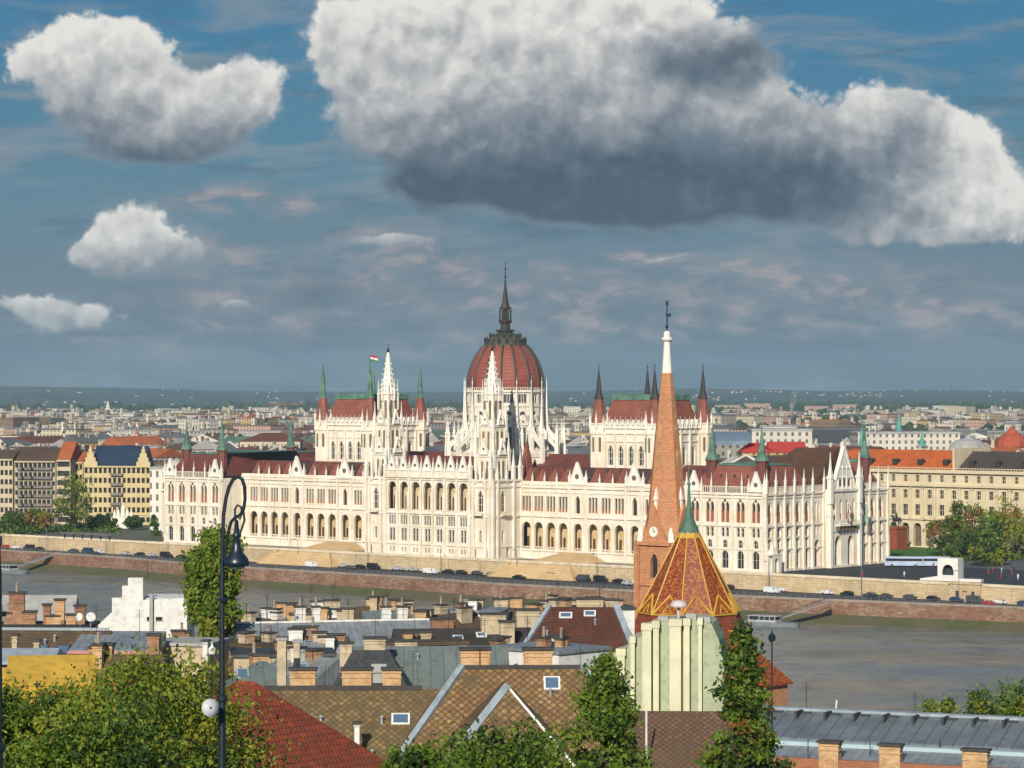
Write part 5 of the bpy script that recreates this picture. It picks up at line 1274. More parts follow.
while s < 262:
    s += cr_.uniform(5.2, 8.5) if cr_.random() < .75 else cr_.uniform(10, 20)
    v = st(s, -12.2+cr_.uniform(-.3, .3), QZ+.01); px = pxof(v)
    if px > 1035: break
    kind = cr_.choices(['hatch', 'saloon', 'van'], [5, 5, 1.2])[0]; col = cr_.choices(list(CC), [3, 4, 4, 2, 1.5, .8])[0]
    kn = {'hatch': 'hatchback', 'saloon': 'saloon car', 'van': 'van'}[kind]
    car(px, v, YAW+cr_.uniform(-.05, .05)+(R(180) if cr_.random() < .5 else 0), kind, col, '%s %s parked by the embankment %s' % (col, kn, zone(px)), 'cars parked along the embankment wall')
for s, kind, col in ((-150, 'saloon', 'black'), (-98, 'hatch', 'white'), (-40, 'van', 'white'), (-22, 'hatch', 'dark grey'), (14, 'van', 'white'), (52, 'saloon', 'black'), (96, 'hatch', 'silver'), (150, 'van', 'white'), (186, 'hatch', 'black'), (224, 'hatch', 'red')):
    v = st(s, -19.0, QZ+.01); px = pxof(v)
    car(px, v, YAW, kind, col, '%s %s driving on the quay road %s' % (col, {'hatch': 'hatchback', 'saloon': 'saloon car', 'van': 'van'}[kind], zone(px)), 'cars driving on the quay road')
# quay lamps
lmp = MB(); lmp.lathe([(.16, 0), (.12, 1), (.08, 8.6)], 6); lmp.tube([(0,0,8.5),(0,-.9,8.9),(0,-1.8,8.9)], .06, 5); LPM = lmp.mesh('pole', [mat('grey_steel', (.22, .23, .25), .5)])
lmp = MB(); lmp.box(-.2, .2, -2.3, -1.5, 8.75, 8.95); LHM = lmp.mesh('lamp_head', [mat('grey_steel', (.22, .23, .25), .5)])
s = -220
while s < 250:
    v = st(s, -10.8, QZ); r = root('street_lamp', v, YAW, None, 'street lamp', 'street lamps along the quay road'); put('pole', LPM, r); put('lamp_head', LHM, r)
    pending.append((r, 'slim street lamp on the quay road '+zone(pxof(v)), pxof(v))); s += 33
# railing on the river edge
mb = MB()
for (s0, t0), (s1, t1) in zip(edge[2:-2], edge[3:-1]):
    n = max(1, int((s1-s0)/2.5))
    for k in range(n):
        f = k/n; p = st(s0+(s1-s0)*f, t0+(t1-t0)*f+.35, QZ+.3); mb.M = T(*p); mb.cbox(0, 0, 0, .08, .08, 1.0)
    mb.M = ident
    for z in (.8, 1.3): mb.tube([st(s0,t0+.35,QZ+z), st(s1,t1+.35,QZ+z)], .04, 4)
tag(mb.build('quay_railing', mat('grey_steel', (.22, .23, .25), .5)), 'thin grey railing along the top of the red quay wall', 'railing')
# boats and pontoons
def boat(v, yaw, Lb, Wb, label, hullm, cabin=True):
    r = root('moored_boat', v, yaw, label, 'boat'); mb = MB()
    n = 9; pts = [(Lb/2*math.cos(math.pi*k/(n-1)-math.pi/2)*.25+Lb*.25, Wb/2*math.sin(math.pi*k/(n-1)-math.pi/2)) for k in range(n)]+[(-Lb/2, Wb/2), (-Lb/2, -Wb/2)]
    m_ = len(pts); mb.add([(x*.95, y*.85, -.4) for x, y in pts]+[(x, y, 1.1) for x, y in pts], [tuple(reversed(range(m_))), tuple(range(m_, 2*m_))]+[(k, (k+1) % m_, m_+(k+1) % m_, m_+k) for k in range(m_)]); mb.build('hull', hullm, r)
    if cabin:
        mb = MB(); mb.box(-Lb*.38, Lb*.05, -Wb*.36, Wb*.36, 1.1, 1.7); mb.box(-Lb*.39, Lb*.07, -Wb*.4, Wb*.4, 2.7, 2.85)
        for k in range(6): x = -Lb*.37+k*Lb*.082; [mb.box(x-.1, x+.1, s*Wb*.35-.08, s*Wb*.35+.08, 1.7, 2.7) for s in (-1, 1)]
        mb.build('cabin', mat('cabin_grey', (.42, .44, .45), .6), r); mb = MB(); mb.box(-Lb*.36, Lb*.03, -Wb*.33, Wb*.33, 1.7, 2.7); mb.build('window', GLASS, r)
    return r
HULL = mat('grey_hull', (.22, .25, .27), .5); 
boat(gat(12, 573, WZ), YAW, 22, 6, 'small pale river boat moored at the left edge below the quay', HULL)
boat(gat(775, 626, WZ), YAW+.15, 20, 5, 'low pale pontoon boat moored right of the patterned church roof', HULL, True)
for a, b_, lab, w in ((gat(829, 602, QZ), gat(783, 618, WZ+1.6), 'grey gangway sloping down from the quay to the pontoon boat', 1.8), (gat(60, 553, QZ), gat(18, 567, WZ+1.6), 'pale gangway sloping down to the boat at the left edge', 1.6)):
    r = root('gangway', ((a+b_)/2), 0, lab, 'gangway'); o_ = Vector(r.location); A = a-o_; B = b_-o_; n_ = (B-A).cross(Vector((0,0,1))).normalized()*w
    mb = MB(); mb.add([A-n_, A+n_, B+n_, B-n_, A-n_+Vector((0,0,.3)), A+n_+Vector((0,0,.3)), B+n_+Vector((0,0,.3)), B-n_+Vector((0,0,.3))], [(3,2,1,0),(4,5,6,7),(0,1,5,4),(1,2,6,5),(2,3,7,6),(3,0,4,7)]); mb.build('deck', mat('gangway_grey', (.25, .26, .26), .6), r)
    mb = MB()
    for s in (-1, 1): mb.tube([A+s*n_+Vector((0,0,1.3)), B+s*n_+Vector((0,0,1.3))], .07, 4)
    mb.build('handrail', IRON, r)
# people on the square: one continuous skinned figure, copied
def person_mesh(col):
    me = bpy.data.meshes.new('person'); V = [(0,0,.95),(0,0,1.2),(0,0,1.42),(0,0,1.52),(0,.01,1.66),(-.1,0,.9),(-.12,.03,.5),(-.13,0,.08),(.1,0,.9),(.12,-.1,.5),(.13,.08,.08),(-.19,0,1.4),(-.26,.03,1.12),(-.26,-.1,.88),(.19,0,1.4),(.26,-.03,1.12),(.26,.1,.88),(-.13,-.14,.03),(.13,-.06,.03)]
    Ed = [(0,1),(1,2),(2,3),(3,4),(0,5),(5,6),(6,7),(7,17),(0,8),(8,9),(9,10),(10,18),(2,11),(11,12),(12,13),(2,14),(14,15),(15,16)]
    rad = [.15,.15,.15,.06,.11,.1,.075,.05,.1,.075,.05,.07,.05,.04,.07,.05,.04,.04,.04]
    me.from_pydata(V, Ed, []); o = bpy.data.objects.new('tmp', me); COL.objects.link(o); md = o.modifiers.new('s', 'SKIN'); sv = me.skin_vertices[0].data
    for i, q in enumerate(rad): sv[i].radius = (q, q); sv[i].use_root = (i == 0)
    dg = bpy.context.evaluated_depsgraph_get(); m2 = bpy.data.meshes.new_from_object(o.evaluated_get(dg)); bpy.data.objects.remove(o)
    m2.materials.clear(); m2.materials.append(mat('clothes_'+col, {'white': (.6,.6,.58), 'dark': (.03,.03,.04), 'red': (.4,.04,.04), 'blue': (.05,.1,.25)}[col])); m2.materials.append(mat('skin', (.45,.28,.2)))
    for p in m2.polygons: p.material_index = 1 if p.center.z > 1.5 else 0
    return m2
PMS = {c: person_mesh(c) for c in ('white', 'dark', 'red', 'blue')}
for k in range(16):
    px = cr_.uniform(978, 1022) if k < 12 else cr_.uniform(860, 940); v = gat(px, cr_.uniform(566, 580)); c = cr_.choice(list(PMS))
    o = bpy.data.objects.new('person', PMS[c]); COL.objects.link(o); o.location = v; o.rotation_euler = (0, 0, cr_.uniform(0, 6)); tag(o, None, 'person', 'people on the embankment square')
    pending.append((o, 'person in %s clothes walking on the square %s' % (c, 'at the right edge' if px > 970 else 'near the stair pavilion'), px))
# monument at the left
v = gat(123, 528); r = root('white_monument', v, R(-6), 'white stone monument group on stepped base before the yellow building', 'monument')
mb = MB(); mb.box(-6, 6, -3, 3, 0, 2.2); mb.box(-4.5, 4.5, -2.2, 2.2, 2.2, 4); mb.build('base', STONE2, r)
mb = MB(); mb.tube([(0,0,4),(0,0,6.2),(.1,0,8.4),(0,0,9.4)], [1.1,.95,1.0,.4], 8); mb.lathe([(.05,9.2),(.5,9.8),(.05,10.4)], 8); mb.build('statue', STONE2, r)
for e, hh in ((-3.4, 2.8), (3.4, 2.8), (-1.9, 3.2), (1.9, 3.2)):
    mb = MB(); mb.tube([(e,0,4),(e,-.1,4+hh*.5),(e,0,4+hh)], [.8,.65,.3], 7); mb.lathe([(.05,4+hh-.1),(.33,4+hh+.3),(.05,4+hh+.7)], 7, e, 0); mb.build('figure', STONE2, r)
v = gat(92, 540); r = root('flat_canopy', (v.x, v.y, G-.5), YAW, 'long flat dark-edged canopy on the embankment left of the parliament', 'canopy')
mb = MB(); mb.box(-14, 14, -3, 3, 2.6, 3.1); mb.build('slab', mat('canopy_grey', (.16, .15, .14), .8), r)
for k in range(6):
    mb = MB(); x = -12.5+5*k; mb.box(x-.2, x+.2, -2.6, -2.2, .5, 2.6); mb.build('post', IRON, r)
v = st(-216, -9.7, QZ); r = root('wall_gateway', v, YAW, 'dark square gateway in the embankment wall left of the parliament', 'gateway')
mb = MB(); mb.box(-3, -2.4, -.3, .1, 0, 5); mb.box(2.4, 3, -.3, .1, 0, 5); mb.box(-3, 3, -.3, .1, 4.4, 5); mb.build('frame', TSTONE, r); mb = MB(); mb.box(-2.4, 2.4, -.1, .05, 0, 4.4); mb.build('opening', mat('shaft_dark', (.03, .035, .05), .6), r)
# trees on the Pest side
for k, (px, pb, h, w, sh, ms, lab) in enumerate((
    (75, 531, 20, 17, 'round', (LF1, LF2, LF3), 'tall spreading green tree in front of the yellow building'),
    (30, 532, 9, 9, 'round', (LF3, LF4, LF1), 'small dark and rusty tree below the balcony block'), (12, 532, 8, 9, 'round', (LF3, LF1), 'dark round tree at the left edge below the apartment blocks'),
    (44, 532, 8, 6, 'round', (LF2, LF4), 'yellowish small tree left of the tall spreading tree'), (108, 530, 6, 6, 'round', (LF3,), 'small dark tree directly left of the white monument'),
    (134, 530, 6, 7, 'round', (LF3,), 'small dark tree directly right of the white monument'), (155, 536, 9, 3.4, 'column', (LF3, LF1), 'slim dark cypress at the left corner of the parliament'), (96, 530, 6, 7, 'round', (LF3, LF1), 'low dark tree between the spreading tree and the monument'),
    (945, 556, 15, 13, 'round', (LF1, LF4, LF3), 'green and rusty tree nearest the statue in front of the palace arcade'), (966, 553, 18, 14, 'round', (LF3, LF1, LF4), 'dark tree second from the statue before the palace'),
    (985, 560, 15, 14, 'round', (LF1, LF3), 'broad green tree in the middle of the square'), (1005, 556, 20, 14, 'round', (LF1, LF4, LF2), 'tall mixed green tree near the right edge'), (1020, 560, 17, 12, 'round', (LF1, LF2), 'green tree cut by the right edge of the square'),
    (958, 560, 9, 11, 'round', (LF3, LF1), 'low dark tree behind the white stair pavilion'), (990, 566, 8, 12, 'round', (LF3, LF2), 'low broad tree at the front of the square'))):
    v = gat(px, pb); tree('tree', lab, v.x, v.y, G, h, w, .12 if sh == 'round' else .05, 1.0, 2200, ms, sh, 'trees on the far bank', seed=50+k)
mb = MB()
for k in range(70):
    px = dd.choice([dd.uniform(-10, 112), dd.uniform(945, 1030)]); v = gat(px, dd.uniform(528, 534) if px < 200 else dd.uniform(556, 560)); r_ = dd.uniform(1.0, 2.2)
    for q in range(90):
        p = v+Vector((dd.gauss(0,r_), dd.gauss(0,r_), abs(dd.gauss(0,r_*.6)))); a = Vector((dd.gauss(0,1), dd.gauss(0,1), dd.gauss(0,1))).normalized(); b_ = a.orthogonal()*.45; c = a.cross(b_); mb.k = dd.randrange(2); mb.poly(p-b_, p+c, p+b_, p-c)
tag(mb.build('hedge', [LF1, LF3]), 'low green hedges and shrubs along the far embankment', 'shrubs', kind='stuff')

# ============================================================ the near bank: hillside, roofs, church, lamps, trees
mb = MB(); NX, NT_ = 60, 50; gp = []
for j in range(NT_+1):
    t = -340-560*j/NT_
    for i in range(NX+1):
        s = -900+1500*i/NX; v = st(s, t); gp.append((v.x, v.y, bz(v.x, v.y)))
mb.add(gp, [(j*(NX+1)+i, j*(NX+1)+i+1, (j+1)*(NX+1)+i+1, (j+1)*(NX+1)+i) for j in range(NT_) for i in range(NX)])
struct(mb.build('hillside_ground', mat('hillside_ground', (.09, .085, .06), .95, .4, .1, .3, col2=(.05, .08, .03)), smooth=True))
mb = MB(); a, b_ = [st(s, -340) for s in (-900, 600)]
mb.poly((a.x,a.y,6.5),(b_.x,b_.y,6.5),(b_.x,b_.y,0),(a.x,a.y,0)); tag(mb.build('near_quay_wall', REDW), 'masonry wall of the near river bank behind the roofs', 'wall')

PLAST = mat('cream_plaster', (.58, .47, .32), .9, .2, .4, .2, streak=.3, streak_col=(.3, .24, .17), grime=.35)
PLASTW = mat('white_plaster', (.74, .73, .69), .9, .1, .4, .15, streak=.15, streak_col=(.5, .47, .42), grime=.22)
PLASTY = mat('yellow_plaster', (.58, .36, .05), .9, .25, .5, .2, streak=.4, streak_col=(.30, .18, .04), grime=.3)
PLASTG = mat('pale_green_plaster', (.42, .46, .31), .9, .12, .5, .15, streak=.35, streak_col=(.30, .33, .20), grime=.3)
PLASTP = mat('grey_plaster', (.40, .39, .37), .9, .2, .5, .15, streak=.2)
CHB = mat('chimney_brick', (.62, .33, .14), .9, .25, .8, .4, 4.0, col2=(.70, .48, .26), pattern='brick', size=(.32, .14), msize=.02, mortar=(.45, .33, .2), tint=(.8, .7, .6), grime=.45)
CHD = mat('weathered_brick', (.36, .15, .075), .9, .3, .8, .4, 4.0, col2=(.50, .30, .17), pattern='brick', size=(.32, .14), msize=.02, mortar=(.25, .17, .12), tint=(.7, .6, .5), grime=.5)
DIAM = mat('patterned_slate', (.44, .29, .12), .75, .35, .5, .5, 4, pattern='diamond', size=.62, c3=(.20, .105, .045), joint=(.075, .045, .022), bdist=.2, grime=.75)
DIAMG = mat('green_brown_slate', (.31, .21, .09), .75, .3, .5, .5, 4, pattern='diamond', size=.55, c3=(.13, .09, .04), joint=(.08, .06, .03), bdist=.2, grime=.8)
REDT = mat('red_clay_tile', (.33, .068, .026), .75, .25, .6, .7, 4, pattern='tile', size=(.30, .42), tvar=.6, c3=(.13, .032, .018), bdist=.15, grime=.55)
DRED = mat('brown_red_tile', (.13, .045, .028), .8, .3, .5, .5, 4, pattern='tile', size=(.35, .45), tvar=.6, c3=(.07, .03, .02), grime=.5)
BRNT = mat('brown_weathered_tile', (.15, .10, .055), .85, .3, .4, .5, 4, pattern='tile', size=(.35, .45), tvar=.6, c3=(.07, .055, .035), grime=.6)
ZINC = mat('grey_zinc_sheet', (.25, .28, .30), .45, .25, .4, .4, 3, pattern='seam', size=.65, spec=.5, grime=.45)
ZINCB = mat('blue_grey_flashing', (.33, .39, .43), .5, .2, .6, .1, spec=.5, grime=.35)
GREYG = mat('grey_green_sheet', (.15, .185, .175), .6, .2, .2, .2, pattern='seam', size=1.2, grime=.4)
SLATE = mat('dark_slate', (.055, .06, .062), .6, .3, .6, .4, pattern='tile', size=(.3, .3), tvar=.5, c3=(.10, .10, .10))
SKYL = mat('skylight_glass', (.09, .16, .24), .1, .2, .5, 0, spec=.8)
ROOFM = [ZINC, DRED, BRNT, SLATE, GREYG]

class Roofed:
    """a house under a pitched roof whose ridge middle is seen at (px,py) at distance Y"""
    def __init__(s, name, label, px, py, Y, L, W, rise, roofm, wallm, yaw=0.0, kind='gable', cat='house', group=None, over=.5, insets=None, windows=0, base=None):
        c = P(px, py, Y); zb = bz(c.x, c.y)-.5 if base is None else base
        s.r = root(name, (c.x, c.y, zb), yaw, label, cat, group); s.Y = Y; s.zr = c.z-zb; s.ze = s.zr-rise; s.L = L; s.W = W; s.rise = rise; s.kind = kind
        s.inv = (T(c.x, c.y, zb) @ RZ(yaw)).inverted()
        mb = MB(); mb.box(-L/2, L/2, -W/2, W/2, 0, s.ze-.02 if kind != 'flat' else s.zr-.3)
        if kind == 'gable': mb.add([(-L/2,-W/2,s.ze-.02),(-L/2,W/2,s.ze-.02),(-L/2,0,s.zr-.15),(L/2,-W/2,s.ze-.02),(L/2,W/2,s.ze-.02),(L/2,0,s.zr-.15)], [(0,2,1),(3,4,5)])
        s.wall = mb.build('wall', wallm, s.r)
        rb = MB()
        if kind == 'gable': rb.gable(-L/2, L/2, -W/2, W/2, s.ze, s.zr, .22, over)
        elif kind == 'hip': rb.hip(-L/2, L/2, -W/2, W/2, s.ze, s.zr, over=over, insets=insets)
        elif kind == 'pent': rb.add([(-L/2-over,-W/2-over,s.ze),(L/2+over,-W/2-over,s.ze),(L/2+over,W/2+over,s.zr),(-L/2-over,W/2+over,s.zr),(-L/2-over,-W/2-over,s.ze-.2),(L/2+over,-W/2-over,s.ze-.2),(L/2+over,W/2+over,s.ze-.2),(-L/2-over,W/2+over,s.ze-.2)], [(0,1,2,3),(4,7,6,5),(0,4,5,1),(1,5,6,2),(2,6,7,3),(3,7,4,0)])
        else: rb.box(-L/2-.2, L/2+.2, -W/2-.2, W/2+.2, s.zr-.3, s.zr)
        s.roof = rb.build('roof', roofm, s.r)
        for k in range(windows):      # upper-floor windows on the side facing the castle
            x = -L/2+L*(k+.5)/windows
            w_ = winmesh(1.1, 1.7, 'r', GLASS, STONE2, 2, 1, 0, .09); put('window', w_, s.r, T(x, -W/2-.13, s.ze-3.0))
    def loc(s, px, py, Y): return s.inv @ P(px, py, Y)
    def chim(s, px, py, w, h, Y=None, m=None, d=.9, yaw=None, pots=0, cap=True):
        Y = Y or s.Y; p = s.loc(px, py, Y); W_ = w/FPX*Y; H_ = h/FPX*Y
        c = MB(); c.M = T(p.x, p.y, 0); z0 = p.z-H_-1.2; W2 = W_/max(.75, 1)
        c.box(-W2/2, W2/2, -d/2, d/2, z0, p.z-.12); c.box(-W2/2-.07, W2/2+.07, -d/2-.07, d/2+.07, p.z-H_*.5, p.z-H_*.5+.10); c.box(-W2/2-.07, W2/2+.07, -d/2-.07, d/2+.07, p.z-.34, p.z-.22)
        o = c.build('chimney', m or CHB, s.roof)
        if cap: c = MB(); c.M = T(p.x, p.y, 0); c.box(-W2/2-.16, W2/2+.16, -d/2-.16, d/2+.16, p.z-.12, p.z+.04); c.build('chimney_cap', mat('cap_dark', (.07, .065, .06), .8), o)
        for k in range(pots):
            c = MB(); x = -W2/2+W2*(k+.5)/pots; c.M = T(p.x+x, p.y, p.z); c.lathe([(.16, 0), (.13, .8), (.2, .85), (.02, 1.0)], 8); c.build('chimney_pot', mat('clay_pot', (.35, .28, .22), .8), o)
        return o
    def slopez(s, y): return s.zr-(abs(y)/(s.W/2))*s.rise
    def skylight(s, x, y, w=.9, h=1.1, rim=None):
        a = math.atan2(s.rise, s.W/2); z = s.slopez(y)+.12; sg = -1 if y < 0 else 1
        F = T(x, y, z) @ Matrix.Rotation(-sg*a, 4, 'X')
        f = MB(); f.M = F; f.box(-w/2-.15, w/2+.15, -h/2-.15, h/2+.15, -.15, .06); o = f.build('skylight', rim or PLASTW, s.roof)
        f = MB(); f.M = F; f.box(-w/2, w/2, -h/2, h/2, .06, .09); f.build('glass', SKYL, o)
    def flash(s, pts, w=.28, m=None, name='flashing'):
        f = MB()
        f.tube(pts, w, 4); f.build(name, m or ZINCB, s.roof)

# ---- patterned roofs in the middle foreground
h1_ = Roofed('patterned_roof_house', 'house with big brown and gold diamond-patterned hip roof and two brick chimneys', 522, 668, 215, 20, 15, 7.2, DIAM, PLAST, R(2), 'hip', insets=(5.6, 5.6), over=.3)
Lh, Wh = h1_.L/2, h1_.W/2
h1_.flash([(-Lh-.2,-Wh-.2,h1_.ze+.1),(-Lh+5.5,0,h1_.zr+.1)], .34); h1_.flash([(-Lh+5.5,0,h1_.zr+.08),(Lh-5.5,0,h1_.zr+.08)], .2, mat('cap_dark', (.07, .065, .06), .8), 'ridge_cap'); h1_.flash([(Lh+.2,-Wh-.2,h1_.ze+.1),(Lh-5.5,0,h1_.zr+.1)], .2)
h1_.chim(475, 648, 29, 17, 215.6, CHB, 1.0); h1_.chim(538, 648, 28, 17, 215.6, CHB, 1.0)
h1_.skylight(2.2, -1.2, .95, 1.0)
# lower wing with a hipped end towards the castle
h2_ = Roofed('roof_wing_house', 'lower diamond-patterned hip roof with blue-grey metal edge pointing at the viewer', 506, 684, 205, 16, 11, 6.4, DIAM, PLAST, R(92), 'hip', insets=(5.5, 5.5), over=.3)
a_, b2 = h2_.L/2, h2_.W/2
h2_.r.location.y -= 0
h2_.flash([(-a_-.2,b2+.2,h2_.ze+.1),(-a_+5.4,0,h2_.zr+.12)], .36); h2_.flash([(-a_-.2,-b2-.2,h2_.ze+.1),(-a_+5.4,0,h2_.zr+.12)], .12, PLASTW)
h0_ = Roofed('patterned_roof_house', 'long diamond-patterned roof with three brick chimneys on its dark ridge', 345, 689, 218, 15, 16, 7.5, DIAMG, PLAST, R(1), 'gable', over=.2)
h0_.flash([(-6.2,0,h0_.zr+.1),(5.9,0,h0_.zr+.1)], .22, mat('cap_dark', (.07, .065, .06), .8), 'ridge_cap')
h0_.chim(303, 668, 25, 19, 218.6, CHB, 1.0); h0_.chim(357, 668, 29, 19, 218.6, CHB, 1.0); h0_.chim(392, 668, 18, 19, 218.6, CHB, 1.0); h0_.skylight(4.3, -2.3, 1.1, .8)
h0_.chim(357, 722, 5, 8, 212, PLASTW, .4)
h3_ = Roofed('red_tile_house', 'house with large plain red clay tile roof beside the foreground trees', 246, 681, 165, 17, 17, 7.5, REDT, PLAST, R(-38), 'hip', insets=(8.2, 8.2), over=.4)
ap = (0, 0, h3_.zr+.05)
h4_ = Roofed('slate_mansard_house', 'dark slate mansard roof with small pale dormer between the brick chimneys', 371, 650, 250, 7.6, 8, 4.2, SLATE, PLAST, 0, 'hip', insets=(2.4, 2.4), over=.2)
h4_.chim(346, 642, 12, 22, 253, PLAST, .8); h4_.chim(375, 637, 21, 14, 258, PLAST, 1.0); dm = MB(); dm.M = T(.8, -2.2, h4_.slopez(-2.2)); dm.box(-.5, .5, -.6, .6, -.3, .7); dm.gable(-.6, .6, -.7, .7, .7, 1.3, .1, .05); dm.build('dormer', PLASTP, h4_.roof)
h5_ = Roofed('grey_sheet_roof_house', 'wide flat-looking grey-green sheet metal roof behind the patterned roof', 430, 646, 262, 14, 9, 4.0, GREYG, PLASTP, R(3), 'gable', over=.2)
h5_.chim(406, 640, 21, 12, 268, PLAST, 1.0); h5_.chim(480, 652, 10, 8, 255, PLAST, .8)
h6_ = Roofed('dark_roof_house', 'dark brown weathered roof with small white skylights left of the maroon roof', 462, 628, 300, 14, 11, 3.4, mat('charcoal_sheet', (.055, .05, .045), .7, .4, .3, .2), PLAST, R(8), 'gable', over=.3)
h6_.chim(493, 613, 24, 13, 300, PLAST, 1.2); h6_.chim(527, 609, 22, 14, 302, PLAST, 1.2); h6_.chim(507, 621, 14, 12, 297, PLAST, 1.0); h6_.chim(442, 618, 22, 14, 303, CHD, 1.4)
for x, y in ((-3.5, -2.6), (-.6, -1.6), (1.9, -1.2), (-2.0, -3.6)): h6_.skylight(x, y, .8, .5)
h7_ = Roofed('maroon_roof_house', 'broad dark maroon tiled roof with blue-grey metal edge left of the green building', 578, 607, 285, 12, 12, 5.2, DRED, PLAST, R(-3), 'hip', insets=(3.2, 2.2), over=.3)
h7_.flash([(-6.2,-6.2,h7_.ze+.1),(-2.8,0,h7_.zr+.1)], .3); h7_.flash([(6.2,-6.2,h7_.ze+.1),(3.8,0,h7_.zr+.1)], .45)
h7_.chim(590, 598, 26, 14, 290, PLAST, 1.0); h7_.chim(612, 599, 12, 12, 290, PLAST, .9); h7_.skylight(-1.2, -1.0, 1.0, .5); h7_.skylight(1.2, -.8, .9, .5)
h8_ = Roofed('long_metal_roof_house', 'long low grey corrugated roof with white coping running across the rooftops', 330, 622, 305, 24, 7, 2.0, ZINC, mat('red_brown_wall', (.30, .10, .06), .9), R(14), 'gable', over=.4)
for x, w_ in ((300, 10), (316, 7), (386, 9), (402, 9)): h8_.chim(x, 606, w_, 16, 318, PLASTW, .7, pots=1)
h8_.flash([(-12,0,h8_.zr+.1),(12,0,h8_.zr+.1)], .14, PLASTW, 'coping')
h9_ = Roofed('brown_roof_house', 'weathered brown tile roof with two blue skylights at the left edge', 45, 630, 265, 12, 10, 3.6, BRNT, PLAST, R(-4), 'gable', over=.3)
for x in (.2, 2.2): h9_.skylight(x, -2.6, 1.0, 1.5, SLATE)
h9_.flash([(-6,0,h9_.zr+.1),(6,0,h9_.zr+.1)], .18); h9_.chim(15, 634, 5, 16, 258, PLAST, .5); h9_.chim(37, 640, 5, 16, 256, PLAST, .5)
h10 = Roofed('grey_gabled_house', 'pale grey gabled house behind the chimney cluster at the left edge', 40, 595, 335, 8.5, 9, 2.6, PLASTP, PLASTW, R(4), 'gable', over=.1)
for i, (x, y, w_, h_, m_, p_) in enumerate(((17, 592, 15, 22, CHD, 1), (30, 611, 12, 16, CHD, 0), (8, 612, 7, 14, CHD, 1), (47, 604, 7, 14, CHD, 0), (60, 599, 9, 24, CHB, 0), (53, 615, 13, 13, CHB, 0), (72, 614, 11, 13, CHB, 0), (80, 605, 10, 12, CHD, 0))): h10.chim(x, y, w_, h_, 300, m_, 1.0, pots=p_)
h10b = Roofed('flat_roof_house', 'low house with flat dark roof carrying chimneys at the left edge', 45, 624, 300, 10, 8, .5, mat('bitumen', (.05, .05, .05), .9), PLASTP, 0, 'flat')
h11 = Roofed('yellow_house', 'bright yellow plastered house half hidden by the foreground foliage', 52, 655, 200, 6.0, 7, 1.6, PLASTY, PLASTY, R(8), 'gable', over=.05)
h11b = Roofed('pale_roof_house', 'small house with pale bluish sheet roof in front of the blue skylights', 22, 648, 225, 5, 5, .8, ZINCB, PLASTY, 0, 'gable')
h12 = Roofed('terrace_house', 'house with grey metal roof and pink fascia over a dark glazed terrace', 118, 634, 262, 7.2, 6, 1.2, ZINC, PLAST, R(-3), 'pent', over=.3)
f_ = MB(); f_.box(-4.0, 4.0, -3.45, -3.3, h12.ze-.5, h12.ze-.08); f_.build('fascia', mat('pink_fascia', (.60, .25, .22), .7), h12.r); f_ = MB(); f_.box(-3.7, 3.7, -3.2, -3.05, h12.ze-2.2, h12.ze-.6); f_.build('window', GLASS, h12.r)
h12.chim(154, 634, 12, 34, 255, CHD, 1.0)
h13 = Roofed('beige_block', 'plain beige plastered block with grey flank below the poplar', 190, 640, 268, 5.6, 6, .5, PLASTP, PLAST, R(-14), 'flat')
h13.chim(206, 640, 5, 8, 262, PLASTW, .5)
# white stepped gable wall
Yw = 330; pts = [(97,626),(112,612),(112,598),(122,598),(122,586),(128,586),(128,578),(143,578),(143,600),(187,598),(187,650),(97,650)]
c = P(142, 650, Yw); zb = bz(c.x, c.y)-.5; r = root('stepped_gable_house', (c.x, c.y, zb), 0, 'white house with stepped fire wall rising in front of the river', 'house')
q = [(P(x, y, Yw)-Vector((c.x, c.y, zb))) for x, y in pts]; n_ = len(q)
mb = MB(); pv = [(a.x, 0, a.z if y < 650 else 0) for a, (x, y) in zip(q, pts)]
mb.add(pv+[(x, 1.0, z) for x, y, z in pv], [tuple(range(n_)), tuple(reversed(range(n_, 2*n_)))]+[(k, (k+1) % n_, n_+(k+1) % n_, n_+k) for k in range(n_)]); mb.box(-.2, 5.2, 1.01, 8, 0, q[9].z-.1); mb.build('wall', PLASTW, r)
for px in (150, 159): a = P(px, 621, Yw-.1)-Vector((c.x, c.y, zb)); put('window', winmesh(.8, .5, 'r', GLASS, STONE2, 1, 0, 0, .05), r, T(a.x, -.14, a.z))
mb = MB(); mb.box(.9, 1.3, -.5, .0, 0, q[6].z-1.8); mb.build('flue', PLASTP, r); mb = MB(); mb.tube([(.6,.5,q[6].z),(.6,.5,q[6].z+2)], .05, 4); mb.build('aerial', IRON, r)
r_ = random.Random(9)
# further anonymous roofs packed between the named ones
LB = [('cream', PLAST), ('white', PLASTW), ('grey', PLASTP)]
RB = [('zinc', ZINC), ('maroon', DRED), ('brown', BRNT), ('slate', SLATE), ('grey-green', GREYG)]
def near_lm(px): return min([(10, 'the left picture edge'), (75, 'the yellow house'), (140, 'the white stepped house'), (213, 'the poplar'), (235, 'the lamp post'), (300, 'the three-chimney roof'), (370, 'the slate mansard'), (440, 'the grey sheet roof'), (500, 'the two-chimney roof'), (570, 'the maroon roof'), (620, 'the green building')], key=lambda q: abs(q[0]-px))[1]
spots = [(60,640,285),(108,648,240),(170,632,300),(215,650,285),(232,628,330),(262,612,345),(285,606,350),(318,604,352),(340,612,338),(365,600,360),(392,604,352),(420,612,345),(452,607,350),(480,603,356),(507,600,362),(540,604,352),(262,655,250),(283,645,270),(310,650,258),(335,636,285),(420,634,292),(255,636,288),(225,640,300),(300,630,292),(550,640,268),(505,640,272),(604,600,350),(565,600,356)]
